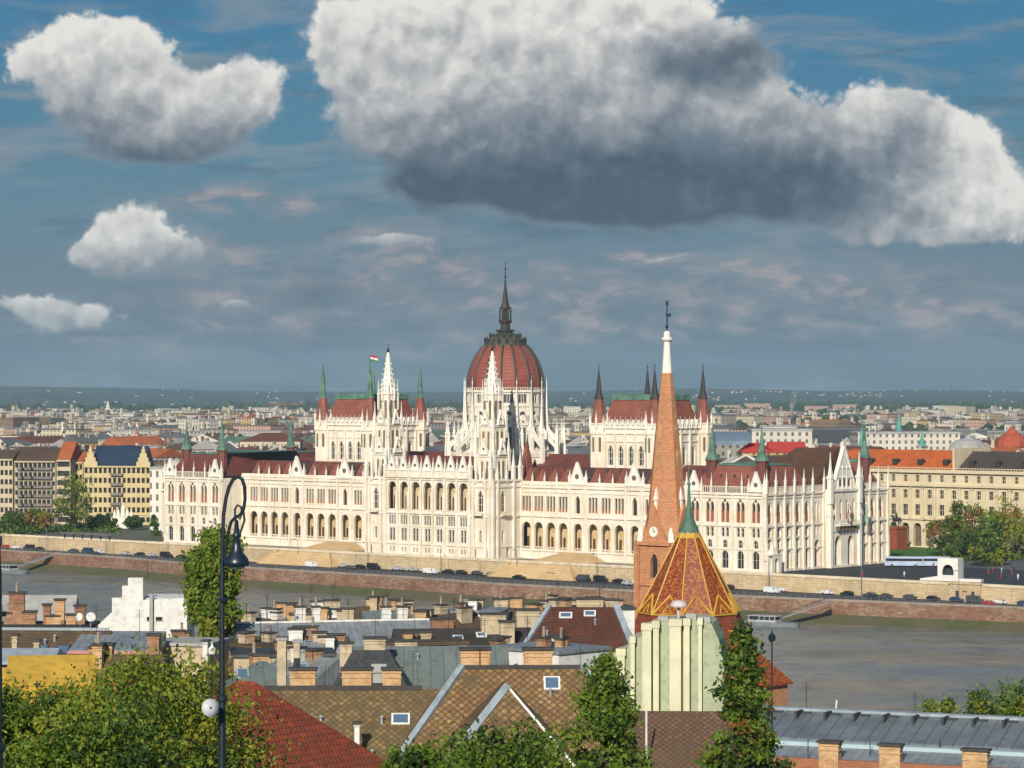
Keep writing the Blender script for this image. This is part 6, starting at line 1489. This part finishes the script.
for (px, py, Y) in spots:
    i, j = r_.randrange(3), r_.randrange(5); L_ = r_.uniform(6, 9.5); kind = r_.choice(['gable', 'hip', 'flat', 'gable'])
    h = Roofed('roofed_house', None, px, py+6, Y, L_, r_.uniform(5, 7.5), r_.uniform(1.6, 2.8), RB[j][1], LB[i][1], r_.choice([R(10), R(-8), R(50), R(-40), R(3)])+r_.uniform(-.1, .1), kind, windows=r_.choice([0, 2, 3]))
    pending.append((h.r, '%s house with %s %s roof beside %s' % (LB[i][0], RB[j][0], {'gable': 'pitched', 'hip': 'hipped', 'flat': 'flat'}[kind], near_lm(px)), px))
    h.r['category'] = 'house'; h.r['group'] = 'small houses between the large roofs'
    if r_.random() < .7:
        f = MB(); x = r_.uniform(-L_*.4, L_*.4); hh = r_.uniform(1.5, 3.2); f.tube([(x,0,h.zr-.3),(x,0,h.zr+hh)], .035, 4)
        for q_ in range(4): f.tube([(x-.5+.05*q_,.0,h.zr+hh-.2*q_),(x+.5-.05*q_,.0,h.zr+hh-.2*q_)], .022, 4)
        f.build('aerial', IRON, h.roof)
    if kind != 'flat': h.skylight(r_.uniform(-L_*.3, L_*.3), -h.W*.22, .8, .9, r_.choice([PLASTW, ZINCB, SLATE]))
    for k in range(r_.randint(2, 4)): h.chim(px+r_.uniform(-16, 16), py-r_.uniform(0, 5), r_.uniform(6, 16), r_.uniform(8, 13), Y+r_.uniform(-1.5, 1.5), r_.choice([CHB, CHD, PLAST, PLASTW, PLAST]), r_.uniform(.6, 1.1), pots=r_.choice([0, 0, 0, 0, 1]))
# tall plaster chimney shafts standing up between the roofs
for px, py, w_, h_, Y, m_, lab in ((282, 640, 9, 44, 235, PLAST, 'tall cream plaster chimney shaft left of the three-chimney roof'), (297, 642, 6, 30, 240, PLAST, 'thin cream chimney shaft second from the tall one')):
    c = P(px, py, Y); zb = bz(c.x, c.y); r = root('chimney_stack', (c.x, c.y, zb), 0, lab, 'chimney'); H_ = c.z-zb; W_ = w_/FPX*Y
    mb = MB(); mb.box(-W_/2, W_/2, -.45, .45, 0, H_); mb.build('shaft', m_, r); mb = MB(); mb.box(-W_/2-.1, W_/2+.1, -.55, .55, H_, H_+.18); mb.build('cap', PLASTP, r)

# ---- pale green curved fire wall with pilasters
Yg = 250; pts = [(612,725),(612,655),(628,650),(630,640),(645,636),(647,626),(662,622),(700,620),(711,624),(718,640),(723,664),(724,725)]
c = P(668, 725, Yg); zb = bz(c.x, c.y)-.5; r = root('pale_green_building', (c.x, c.y, zb), R(-8), 'pale green building with tall pilasters and curved top in front of the patterned church roof', 'building')
q = [(P(x, y, Yg)-Vector((c.x, c.y, zb))) for x, y in pts]; n_ = len(q); pv = [(a.x*1.02, 0, a.z if y < 725 else 0) for a, (x, y) in zip(q, pts)]
mb = MB(); mb.add(pv+[(x, 7.0, z) for x, y, z in pv], [tuple(range(n_)), tuple(reversed(range(n_, 2*n_)))]+[(k, (k+1) % n_, n_+(k+1) % n_, n_+k) for k in range(n_)]); mb.build('wall', PLASTG, r)
def topz(x):
    return lerp([(a, b) for (a, _, b) in pv[1:-1]], x)
for px, dp, w_ in ((622, .5, .7), (634, .7, .35), (648, 1.0, .8), (657, .9, .5), (676, .9, 1.0), (687, .8, .5), (700, .6, .3)):
    a = P(px, 650, Yg)-Vector((c.x, c.y, zb)); x = a.x*1.02; mb = MB(); mb.box(x-w_/2, x+w_/2, -dp, -.01, 0, topz(x)-.35); mb.box(x-w_/2-.08, x+w_/2+.08, -dp-.08, 0.3, topz(x)-.35, topz(x)+.25); mb.build('pilaster', mat('light_green_pilaster', (.70, .67, .46), .9, .15, .5, .1, streak=.3, streak_col=(.35, .37, .24)), r)
for px, py in ((652, 622), (662, 616), (690, 613), (704, 616)):
    a = P(px, py, Yg+1)-Vector((c.x, c.y, zb)); mb = MB(); mb.box(a.x-.45, a.x+.45, .5, 1.4, a.z-1.6, a.z); mb.build('chimney', PLASTP, r)
a = P(677, 601, Yg)-Vector((c.x, c.y, zb)); mb = MB(); mb.lathe([(.14, a.z-2.2), (.14, a.z-.5)], 8, a.x, 1.6); mb.lathe([(.75, a.z-.62), (.8, a.z-.5), (.55, a.z-.12), (.05, a.z)], 12, a.x, 1.6); mb.build('roof_vent', mat('pinkish_vent', (.62, .52, .52), .5), r)

# ---- church: brick tower and patterned tile roof
CY = 400.0; c = P(667, 560, CY); zb = bz(c.x, c.y)-.5; CH = root('brick_church', (c.x, c.y, zb), YAW, 'slender orange brick church tower with white tipped spire and orange patterned tile roof', 'church')
def cz(py, Y=CY): return CAMZ-(py-HZ)/FPX*Y-zb
Hb = cz(541); hw = 2.95
mb = MB()
for k in range(4):
    mb.M = RZ(R(90)*k) @ T(0, -hw, 0); facepanel(mb, -hw, hw, 0, cz(585), [], .5); facepanel(mb, -hw, hw, cz(585), Hb, [(0, 1.3, cz(577), cz(553), 'p')], .7)
    course(mb, -hw, hw, Hb-.5, .5, .35); course(mb, -hw, hw, cz(585), .35, .25)
    for e in (-1, 1): mb.box(e*hw-.45, e*hw+.45, -.3, .3, 0, Hb-.6)
    mb.box(-.9, -.66, -.1, 0, cz(577), cz(556)); mb.box(.66, .9, -.1, 0, cz(577), cz(556))
mb.build('tower_wall', BRICKO, CH)
for k in range(4):
    mb = MB(); mb.M = RZ(R(90)*k) @ T(0, -hw, 0); mb.box(-.62, .62, .55, .65, cz(577), cz(553)); mb.build('louvre', mat('shaft_dark', (.03, .035, .05), .6), CH)
    mb = MB(); mb.M = RZ(R(90)*k) @ T(0, -hw-.05, Hb); w = 2.2; gh = cz(505)-Hb
    mb.add([(-w,0,0),(w,0,0),(0,0,gh),(-w,2.4,0),(w,2.4,0),(0,2.4,gh)], [(0,1,2),(0,2,5,3),(2,1,4,5)]); mb.build('clock_gable', BRICKO, CH)
    mb = MB(); mb.M = RZ(R(90)*k) @ T(0, -hw-.08, cz(531)) @ Matrix.Rotation(R(90), 4, 'X'); mb.lathe([(.72, 0), (.72, .12)], 20); ck = mb.build('clock_face', STONE2, CH)
    mb = MB(); mb.M = RZ(R(90)*k) @ T(0, -hw-.22, cz(531)); mb.box(-.04, .04, -.02, 0, 0, .55); mb.box(0, .4, -.02, 0, -.03, .04); mb.build('clock_hands', IRON, ck)
    mb = MB(); mb.M = RZ(R(90)*k) @ T(0, -hw+.5, 0); mb.lathe([(.34, cz(512)), (.30, cz(500)), (.45, cz(499)), (.02, cz(486))], 4, rot=R(45)); mb.build('gable_pinnacle', STONE2, CH)
    mb = MB(); mb.M = RZ(R(90)*k+R(45)) @ T(0, -hw*1.30, 0); mb.lathe([(.55, Hb-.1), (.5, Hb+1.0), (.15, Hb+2.0)], 4, rot=R(45)); mb.build('corner_stone', STONE2, CH)
mb = MB(); mb.lathe([(3.4, Hb), (2.95, cz(518)), (2.55, cz(495)), (2.15, cz(466)), (1.75, cz(435)), (1.33, cz(408)), (.82, cz(373))], 8, rot=R(22.5)); sp_ = mb.build('spire', BRICKO, CH)
mb = MB()
for k in range(4):
    for (pa, pb, rr) in ((470, 455, 1.75), (440, 430, 1.4)):
        mb.M = RZ(R(90)*k) @ T(0, -rr, 0); mb.box(-.30, .30, -.25, .3, cz(pa), cz(pb)); mb.lathe([(.42, cz(pb)), (.02, cz(pb)+.9)], 4, rot=R(45))
mb.build('lucarne', mat('orange_brick_light', (.56, .30, .15), .85), sp_)
mb = MB(); mb.lathe([(.74, cz(373)), (.50, cz(350)), (.46, cz(342)), (.78, cz(340)), (.80, cz(338)), (.46, cz(337)), (.50, cz(333)), (.2, cz(331))], 10); cap_ = mb.build('white_tip', STONE2, sp_)
mb = MB(); mb.lathe([(.1, cz(331)), (.07, cz(301))], 6); mb.lathe([(.05, cz(329)), (.26, cz(327)), (.05, cz(325))], 8)
mb.tube([(-.1,0,cz(314)),(.45,0,cz(316)),(.6,0,cz(313))], [.16,.2,.1], 5)
for k in range(6): a = R(60*k); mb.tube([(0,0,cz(303)),(.42*math.cos(a),0,cz(303)+.42*math.sin(a))], [.09,.02], 4)
mb.build('weather_vane', IRON, cap_)
# patterned polygonal roof
m = bpy.data.materials.new('patterned_glazed_tile'); m.use_nodes = True; nt = m.node_tree; nt.nodes.clear(); g = NT(nt)
o_ = g.n('ShaderNodeOutputMaterial'); b = g.n('ShaderNodeBsdfPrincipled'); nt.links.new(b.outputs[0], o_.inputs[0]); uv = g.n('ShaderNodeUVMap').outputs[0]; u, v, _ = g.sep(uv)
k = .34; a = g.m('DIVIDE', g.m('ADD', u, v), k); b2_ = g.m('DIVIDE', g.m('SUBTRACT', u, v), k)
wn = g.n('ShaderNodeTexWhiteNoise'); g.put(wn.inputs['Vector'], g.xyz(g.m('FLOOR', a), g.m('FLOOR', b2_), 0.0))
cc_ = g.n('ShaderNodeValToRGB'); cc_.color_ramp.interpolation = 'CONSTANT'; g.put(cc_.inputs[0], wn.outputs['Value']); e = cc_.color_ramp.elements; e[0].color = (.27, .048, .008, 1); e[1].position = .45; e[1].color = (.42, .12, .010, 1)
for p_, cl in ((.74, (.17, .03, .008)), (.93, (.46, .18, .02))): kk = e.new(p_); kk.color = (*cl, 1)
col = g.mix(g.mr(g.m('MINIMUM', g.m('FRACT', a), g.m('FRACT', b2_)), .25, .0), cc_.outputs[0], (.10, .025, .008))
g.put(b.inputs['Base Color'], col); b.inputs['Roughness'].default_value = .5
bp = g.n('ShaderNodeBump'); bp.inputs['Strength'].default_value = .4; bp.inputs['Distance'].default_value = .1; g.put(bp.inputs['Height'], g.m('MINIMUM', g.m('FRACT', a), g.m('FRACT', b2_))); nt.links.new(bp.outputs[0], b.inputs['Normal'])
ZSO = m; YTILE = mat('yellow_glazed_tile', (.58, .34, .05), .4, .2, 1.0, .1)
RY = 384.0; pr = P(689, 615, RY); q = Matrix.Rotation(-YAW, 4, 'Z') @ (Vector((pr.x, pr.y, 0))-Vector((c.x, c.y, 0))); qx, qy = q.x, q.y
z0 = cz(613, RY); z1 = cz(532, RY); r0, r1 = 7.0, 1.25; rot = R(10)
mb = MB(); mb.lathe([(r0, z0), (r1, z1)], 10, qx, qy, rot=rot, caps=False); ro_ = mb.build('polygonal_roof', ZSO, CH)
mb = MB()
for k in range(10):
    a = rot+2*math.pi*k/10; mb.tube([(qx+(r0+.05)*math.cos(a), qy+(r0+.05)*math.sin(a), z0), (qx+(r1+.05)*math.cos(a), qy+(r1+.05)*math.sin(a), z1)], .11, 5)
mb.build('yellow_ribs', YTILE, ro_)
mb = MB()   # zigzag border of yellow tiles lying on the slope
for k in range(10):
    a0, a1 = rot+2*math.pi*k/10, rot+2*math.pi*(k+1)/10
    def onf(f, h, out=.07):
        rr = r0+(r1-r0)*h; zz = z0+(z1-z0)*h; A = Vector((qx+rr*math.cos(a0), qy+rr*math.sin(a0), zz)); B = Vector((qx+rr*math.cos(a1), qy+rr*math.sin(a1), zz)); p = A+(B-A)*f; n = Vector((math.cos((a0+a1)/2), math.sin((a0+a1)/2), .5)); return p+n*out
    mb.tube([onf(.04, .02), onf(.5, .24), onf(.96, .02)], .18, 4); mb.tube([onf(.34, .03), onf(.5, .13), onf(.66, .03), onf(.34, .03)], .09, 4)
    mb.tube([onf(0, .012), onf(1, .012)], .13, 4)
mb.build('yellow_border', YTILE, ro_)
mb = MB(); mb.lathe([(r0+(r1-r0)*.93+.1, z0+(z1-z0)*.93), (r1+.22, z1-.1), (r1+.1, z1)], 10, qx, qy, rot=rot, caps=False); mb.build('yellow_collar', YTILE, ro_)
mb = MB(); mb.lathe([(1.45, z1-.1), (.62, cz(518, RY)), (.26, cz(503, RY)), (.14, cz(486, RY)), (.28, cz(484, RY)), (.08, cz(482, RY)), (.04, cz(462, RY))], 10, qx, qy); mb.build('copper_finial', COPPER, ro_)
mb = MB(); mb.lathe([(8.5, cz(637, RY)), (6.9, z0-.05)], 10, qx, qy, rot=rot, caps=False); mb.build('skirt_roof', REDT, CH)
mb = MB(); mb.lathe([(6.7, 0), (6.7, cz(628, RY))], 10, qx, qy, rot=rot); mb.build('chancel_wall', BRICKO, CH)
# nave: long patterned roof falling away to the right
mb = MB(); zr_ = cz(622, RY); mb.hip(qx-3, qx+13, qy-7.0, qy+5.0, zr_-7.6, zr_-.8, insets=(2, 5), over=.3); nv = mb.build('nave_roof', ZSO, CH)
mb = MB(); mb.box(qx-3, qx+12.8, qy-6.8, qy+4.8, 0, zr_-7.9); mb.build('nave_wall', BRICKO, CH)
mb = MB(); mb.tube([(qx+8.2, qy-1.0, zr_-.7), (qx+13.3, qy-7.3, zr_-7.5)], .16, 4); mb.tube([(qx+8.2, qy-1.0, zr_-.7), (qx-1, qy-1.0, zr_-.7)], .14, 4); mb.build('yellow_ridge', YTILE, nv)

# ---- right foreground: large sheet-metal roof
MRH = Roofed('metal_roof_building', 'large building with ribbed grey-blue metal roof and brick parapet at lower right', 915, 714, 228, 30, 12, 1.55, mat('ribbed_metal', (.17, .20, .22), .45, .3, .4, .5, 3, pattern='seam', size=1.15, spec=.5, grime=.3), CHD, R(-22), 'gable', cat='building', over=.4)
zr_ = MRH.zr
mb = MB(); mb.box(-15.3, 15.3, -.5, .5, zr_-.1, zr_+.12); mb.build('ridge_cap', ZINCB, MRH.roof)
for k in range(12):
    x = -14+2.4*k; mb = MB(); mb.box(x-.10, x+.10, -2.4, -.55, zr_-.75, zr_+.05); mb.box(x+.1, x+.9, -1.1, -.7, zr_-.5, zr_-.12); mb.build('louvre', mat('louvre_dark', (.05, .055, .06), .6), MRH.roof)
mb = MB(); mb.box(-15.4, 15.4, -7.6, -6.45, MRH.ze-.55, MRH.ze-.15); mb.build('box_gutter', mat('pale_blue_sheet', (.40, .52, .56), .5, .1, .5, .1), MRH.roof)
mb = MB(); mb.add([(-15.4,-10.6,MRH.ze-1.05),(15.4,-10.6,MRH.ze-1.05),(15.4,-7.62,MRH.ze-.45),(-15.4,-7.62,MRH.ze-.45)], [(0,1,2,3)]); mb.box(-15.4, 15.4, -10.5, -7.7, MRH.ze-2.5, MRH.ze-1.7); mb.build('lower_roof', ZINC, MRH.r)
mb = MB(); mb.box(-15.4, 15.4, -11.2, -10.65, 0, MRH.ze-.95); mb.box(-15.5, 15.5, -11.35, -11.2, MRH.ze-1.75, MRH.ze-1.6); mb.build('brick_parapet', mat('red_brick', (.46, .14, .05), .9, .3, .8, .4, 4.0, pattern='brick', size=(.3, .12), msize=.02, mortar=(.3, .2, .14)), MRH.r)
def onrow(px, yl):
    lo_, hi_ = -15, 15; M_ = MRH.inv.inverted()
    for _ in range(40):
        mid = (lo_+hi_)/2; v_ = M_ @ Vector((mid, yl, MRH.ze))
        if pxof(v_) < px: lo_ = mid
        else: hi_ = mid
    return (M_ @ Vector((mid, yl, 0))).y
for px, py, w_, h_ in ((830, 741, 20, 18), (891, 744, 21, 19), (976, 749, 25, 22)): MRH.chim(px, py, w_, h_, onrow(px, -10.9), CHB, .9)
for px in (808, 870, 940): p = MRH.loc(px, 752, 220); mb = MB(); mb.tube([(p.x,p.y,p.z-2.5),(p.x,p.y,p.z+1)], .04, 4); mb.build('aerial', IRON, MRH.r)
a = MRH.loc(835, 700, 236); mb = MB(); mb.tube([(a.x,a.y,a.z-1.6),(a.x+.15,a.y,a.z)], .07, 5); mb.build('white_pole', STONE2, MRH.r)
# lower centre: brown patterned roof with white gutter
h20 = Roofed('patterned_roof_house', 'low brown diamond-patterned roof with white gutter below the green building', 672, 711, 205, 9, 9, 3.6, mat('brown_patterned_slate', (.22, .12, .07), .8, .35, .5, .5, 4, pattern='diamond', size=.5, c3=(.12, .07, .045), joint=(.06, .04, .03), bdist=.2), PLASTW, R(-2), 'gable', over=.3)
mb = MB(); mb.box(-4.8, 4.8, -5.2, -4.85, h20.ze-.25, h20.ze); mb.build('gutter', PLASTW, h20.r); mb = MB(); mb.tube([(-1.9,-4.9,h20.ze),(-1.9,-4.9,h20.ze+4.2)], .07, 5); mb.build('vent_pipe', PLASTW, h20.roof)

# ---- satellite dishes
def dish(px, py, Y, rad, label, yaw, m=None):
    v = P(px, py, Y); r = root('satellite_dish', (v.x, v.y, v.z-1.3), yaw, label, 'satellite dish')
    mb = MB(); mb.tube([(0,.2,0),(0,.2,1.2)], .04, 5); mb.build('mast', ZINCB, r)
    mb = MB(); mb.M = T(0, 0, 1.3) @ Matrix.Rotation(R(75), 4, 'X'); mb.lathe([(.02, -.16), (rad*.5, -.12), (rad, 0), (rad*1.02, -.02), (rad*.5, -.16), (.02, -.20)], 20, caps=False); mb.build('reflector', m or PLASTW, r, True)
    mb = MB(); mb.tube([(0,0,1.3-rad),(0,-rad*1.1,1.3)], .025, 4); mb.build('feed_arm', ZINCB, r)
dish(91, 617, 296, .5, 'white satellite dish at the right end of the chimney cluster', R(20)); dish(79, 617, 297, .42, 'smaller satellite dish just left of the white one', R(-25))

# ---- street lamps of the castle hill
def crook_lamp(px, Y, ytop, label, flip=False):
    v = P(px, 560, Y); zb = bz(v.x, v.y)-.05; r = root('ornate_street_lamp', (v.x, v.y, zb), 0, label, 'street lamp', 'ornate crook lamps on the castle hill')
    k = Y/FPX; X = lambda q: (q-222)*k; Z = lambda y: CAMZ-(ytop+(y-476)-HZ)*k-zb if False else CAMZ-(y-HZ)*k-zb
    mb = MB(); mb.lathe([(.12, 0), (.12, .5), (.08, .6), (.060, Z(702)), (.095, Z(700)), (.095, Z(696)), (.052, Z(694)), (.042, Z(566))], 10)
    mb.lathe([(.10, Z(601)), (.10, Z(598))], 8); mb.build('pole', IRON, r)
    mb = MB()
    oc = [(222,566),(222.5,540),(223.5,515),(226,498),(229,487),(233,479.5),(238,476.5),(242,479),(244.6,487),(245,499),(243.6,509),(240,515),(235.5,517),(231,522),(228,533),(226,548),(224,560)]
    mb.tube([(X(a), 0, Z(b)) for a, b in oc], [.034]*9+[.030]*8, 7)
    sc2 = [(236,516),(240,519),(242,513),(241,507),(237.5,505),(235,509),(235,516),(236.5,524),(239,531)]
    mb.tube([(X(a), 0, Z(b)) for a, b in sc2], .020, 6)
    mb.tube([(X(243), 0, Z(508)), (X(244.5), 0, Z(520)), (X(241), 0, Z(531)), (X(239), 0, Z(536))], .022, 6)
    mb.build('crook', IRON, r)
    mb = MB(); x = X(236.5)
    mb.lathe([(.03, Z(520)), (.05, Z(533)), (.09, Z(535)), (.055, Z(538)), (.07, Z(545)), (.10, Z(550)), (.12, Z(553)), (.20, Z(558)), (.225, Z(562)), (.225, Z(565)), (.17, Z(566)), (.02, Z(566.5))], 16, x, 0); lh = mb.build('lantern', mat('lantern_paint', (.010, .022, .04), .35, .2, 1, 0, spec=.6), r, True)
    mb = MB(); mb.lathe([(.15, Z(566)), (.13, Z(568)), (.05, Z(569.5))], 12, x, 0); mb.build('lamp_glass', mat('frosted_glass', (.35, .36, .36), .3), lh)
    return r
crook_lamp(222, 50, 476, 'tall ornate dark lamp post with curled crook and bell lantern beside the poplar')
L2 = crook_lamp(222, 50, 476, 'thick dark lamp post cut by the left picture edge'); v2 = P(-16, 560, 36); k = 1.0
L2.location = (P(0, 560, 37).x-.02, 37, 60.0-.05); L2.rotation_euler = (0, 0, R(180))
v = P(210, 708, 49.6); r = root('spotlight', v, R(25), 'round pale disc-shaped spotlight fixed at the side of the crook lamp post', 'spotlight')
mb = MB(); mb.M = Matrix.Rotation(R(80), 4, 'X'); mb.lathe([(.02, -.1), (.12, -.09), (.155, 0), (.16, .03), (.02, .04)], 20, caps=False); mb.build('housing', mat('pale_enamel', (.55, .57, .58), .4), r, True)
mb = MB(); mb.tube([(.12,0,0),(.2,.05,0),(.2,.2,-.02)], .02, 5); mb.build('bracket', IRON, r)
# small lamps among the roofs
for px, py, Y, lab in ((772, 633, 190, 'small dark street lamp standing before the water right of the patterned roof'), (212, 646, 180, 'hanging pale street lamp between the roofs right of the lamp post')):
    v = P(px, py, Y); zb = bz(v.x, v.y); r = root('street_lamp', (v.x, v.y, zb), 0, lab, 'street lamp'); H_ = v.z-zb
    mb = MB(); mb.lathe([(.09, 0), (.05, H_-.6)], 8); mb.build('pole', IRON, r); mb = MB(); mb.lathe([(.03, H_-.6), (.22, H_-.5), (.26, H_-.2), (.08, H_), (.02, H_+.25)], 10); mb.build('lantern', IRON if px > 500 else PLASTW, r)

# ---- foreground trees
def ftree(name, label, px0, px1, pyt, Y, seed, shape='round', n=16000, leaf=.13, mats=(LF1, LF2, LF3), weights=None, lo=.2, clumps=None, hmin=None, cpx=150):
    x = P((px0+px1)/2, 0, Y).x; zt = P(0, pyt, Y).z; zb = bz(x, Y); w = (px1-px0)/FPX*Y; h = max(zt-zb, hmin or 2); lo = max(.06, 1-cpx/FPX*Y/h)
    return tree(name, label, x, Y, zt-h, h, w, lo, leaf, n, mats, shape, 'trees on the castle hillside', seed=seed, weights=weights, clumps=clumps)
ftree('tree', 'yellow-green leafy tree at lower left in front of the yellow house', -5, 125, 672, 86, 3, n=21000, leaf=.155, mats=(LF1, LF2, LF3, LF4), weights=[4, 6, 2.5, .5], clumps=90, cpx=150)
ftree('tree', 'broad yellow-green tree below the white stepped house, touching the lamp post', 85, 250, 658, 92, 4, n=27000, leaf=.16, mats=(LF1, LF2, LF3), weights=[4, 6, 2.5], clumps=110, cpx=170)
ftree('tree', 'low dark leafy tree in the bottom left corner', 20, 180, 708, 78, 5, n=18000, leaf=.15, mats=(LF1, LF3, LF2), weights=[4, 4, 3], clumps=90, cpx=120)
ftree('tree', 'tree filling the far bottom left corner behind the cut lamp post', -60, 45, 684, 80, 15, n=14000, leaf=.15, mats=(LF1, LF3, LF2, LF4), weights=[4, 3, 3, 1.5], clumps=45, cpx=150)
ftree('poplar', 'tall upright bright green poplar behind the crook lamp', 188, 241, 526, 300, 6, 'column', 22000, .50, (LF5, LF2, LF1), [5, 3, 2.5], clumps=170, cpx=112)
ftree('ash_tree', 'tall feathery green tree in the bottom centre before the green building', 550, 660, 650, 125, 7, 'cone', 11000, .22, (LF1, LF5, LF3), [4, 4, 2], clumps=120, cpx=150)
ftree('bush_tree', 'rounded green tree at the bottom left of the feathery tree', 440, 580, 730, 118, 8, n=10000, leaf=.22, mats=(LF1, LF3, LF5), weights=[4, 3, 2], clumps=55, cpx=100)
ftree('bush_tree', 'small dark green tree at the bottom edge below the blue-grey roof edge', 375, 455, 742, 116, 9, n=5000, leaf=.23, mats=(LF1, LF3), clumps=30, cpx=80)
ftree('narrow_tree', 'tall narrow dark green tree with rusty leaves in front of the river', 694, 792, 626, 150, 10, 'cone', 14000, .26, (LF1, LF3, LF4, LF5), [5, 3, .5, 3], clumps=150, cpx=190)
for k, (a, b_, yt, lab) in enumerate(((920, 966, 682, 'round green treetop just above the metal roof, left of three'), (965, 1003, 686, 'flat green treetop above the metal roof, middle of three'), (996, 1040, 676, 'dark green treetop above the metal roof at the right edge'))):
    ftree('tree', lab, a, b_, yt, 300, 30+k, n=9000, leaf=.4, mats=(LF1, LF2, LF3), clumps=60)

# ---- aerials and roof hatches on the larger roofs
for h, xs in ((h1_, (-3.2, 4.4)), (h0_, (-1.5, 5.2)), (h5_, (-5, 1, 5)), (h6_, (-5, 0, 4)), (h7_, (-2, 2.2)), (h8_, (-9, -3, 2, 8)), (h9_, (-4, 3)), (h12, (-2, 2)), (MRH, (-9, 0, 7))):
    for x in xs:
        f = MB(); hh = r_.uniform(1.6, 3.0); z = h.zr-.1; f.tube([(x,0,z-.4),(x,0,z+hh)], .03, 4)
        for q_ in range(4): f.tube([(x-.45+.05*q_,.03,z+hh-.18*q_),(x+.45-.05*q_,-.03,z+hh-.18*q_)], .018, 4)
        f.build('aerial', IRON, h.roof)
for h in (h1_, h0_, h7_, h9_, h5_):
    for k in range(3):
        y = -h.W*r_.uniform(.12, .38); x = r_.uniform(-h.L*.25, h.L*.25); f = MB(); f.M = T(x, y, h.slopez(y)-.1); f.lathe([(.09, 0), (.09, .6), (.2, .62), (.02, .8)], 8); f.build('vent_pipe', ZINCB, h.roof)

# ============================================================ labels that need an ordinal
byl = {}
for o, lab, px in pending: byl.setdefault(lab, []).append((px, o))
WORDS = ['first', 'second', 'third', 'fourth', 'fifth', 'sixth', 'seventh', 'eighth', 'ninth', 'tenth', 'eleventh', 'twelfth', 'thirteenth', 'fourteenth', 'fifteenth', 'sixteenth']
for lab, lst in byl.items():
    lst.sort(key=lambda q: q[0])
    if len(lst) == 1: lst[0][1]['label'] = lab
    else:
        for k, (px, o) in enumerate(lst): o['label'] = '%s, %s from the left' % (lab, WORDS[min(k, 15)])
HAZE = 5.6e-5

# ============================================================ haze over the plain and the hills
hb = MB(); hb.box(-9000, 9000, -400, 19000, -1, 300)
hz = hb.build('haze', []); tag(hz, kind='stuff')
m = bpy.data.materials.new('haze'); m.use_nodes = True; nt = m.node_tree; nt.nodes.clear()
o = nt.nodes.new('ShaderNodeOutputMaterial'); v = nt.nodes.new('ShaderNodeVolumePrincipled')
v.inputs['Color'].default_value = (.52, .76, .92, 1); v.inputs['Density'].default_value = HAZE; v.inputs['Anisotropy'].default_value = 0
nt.links.new(v.outputs[0], o.inputs['Volume']); hz.data.materials.append(m)
sc.cycles.volume_bounces = 0
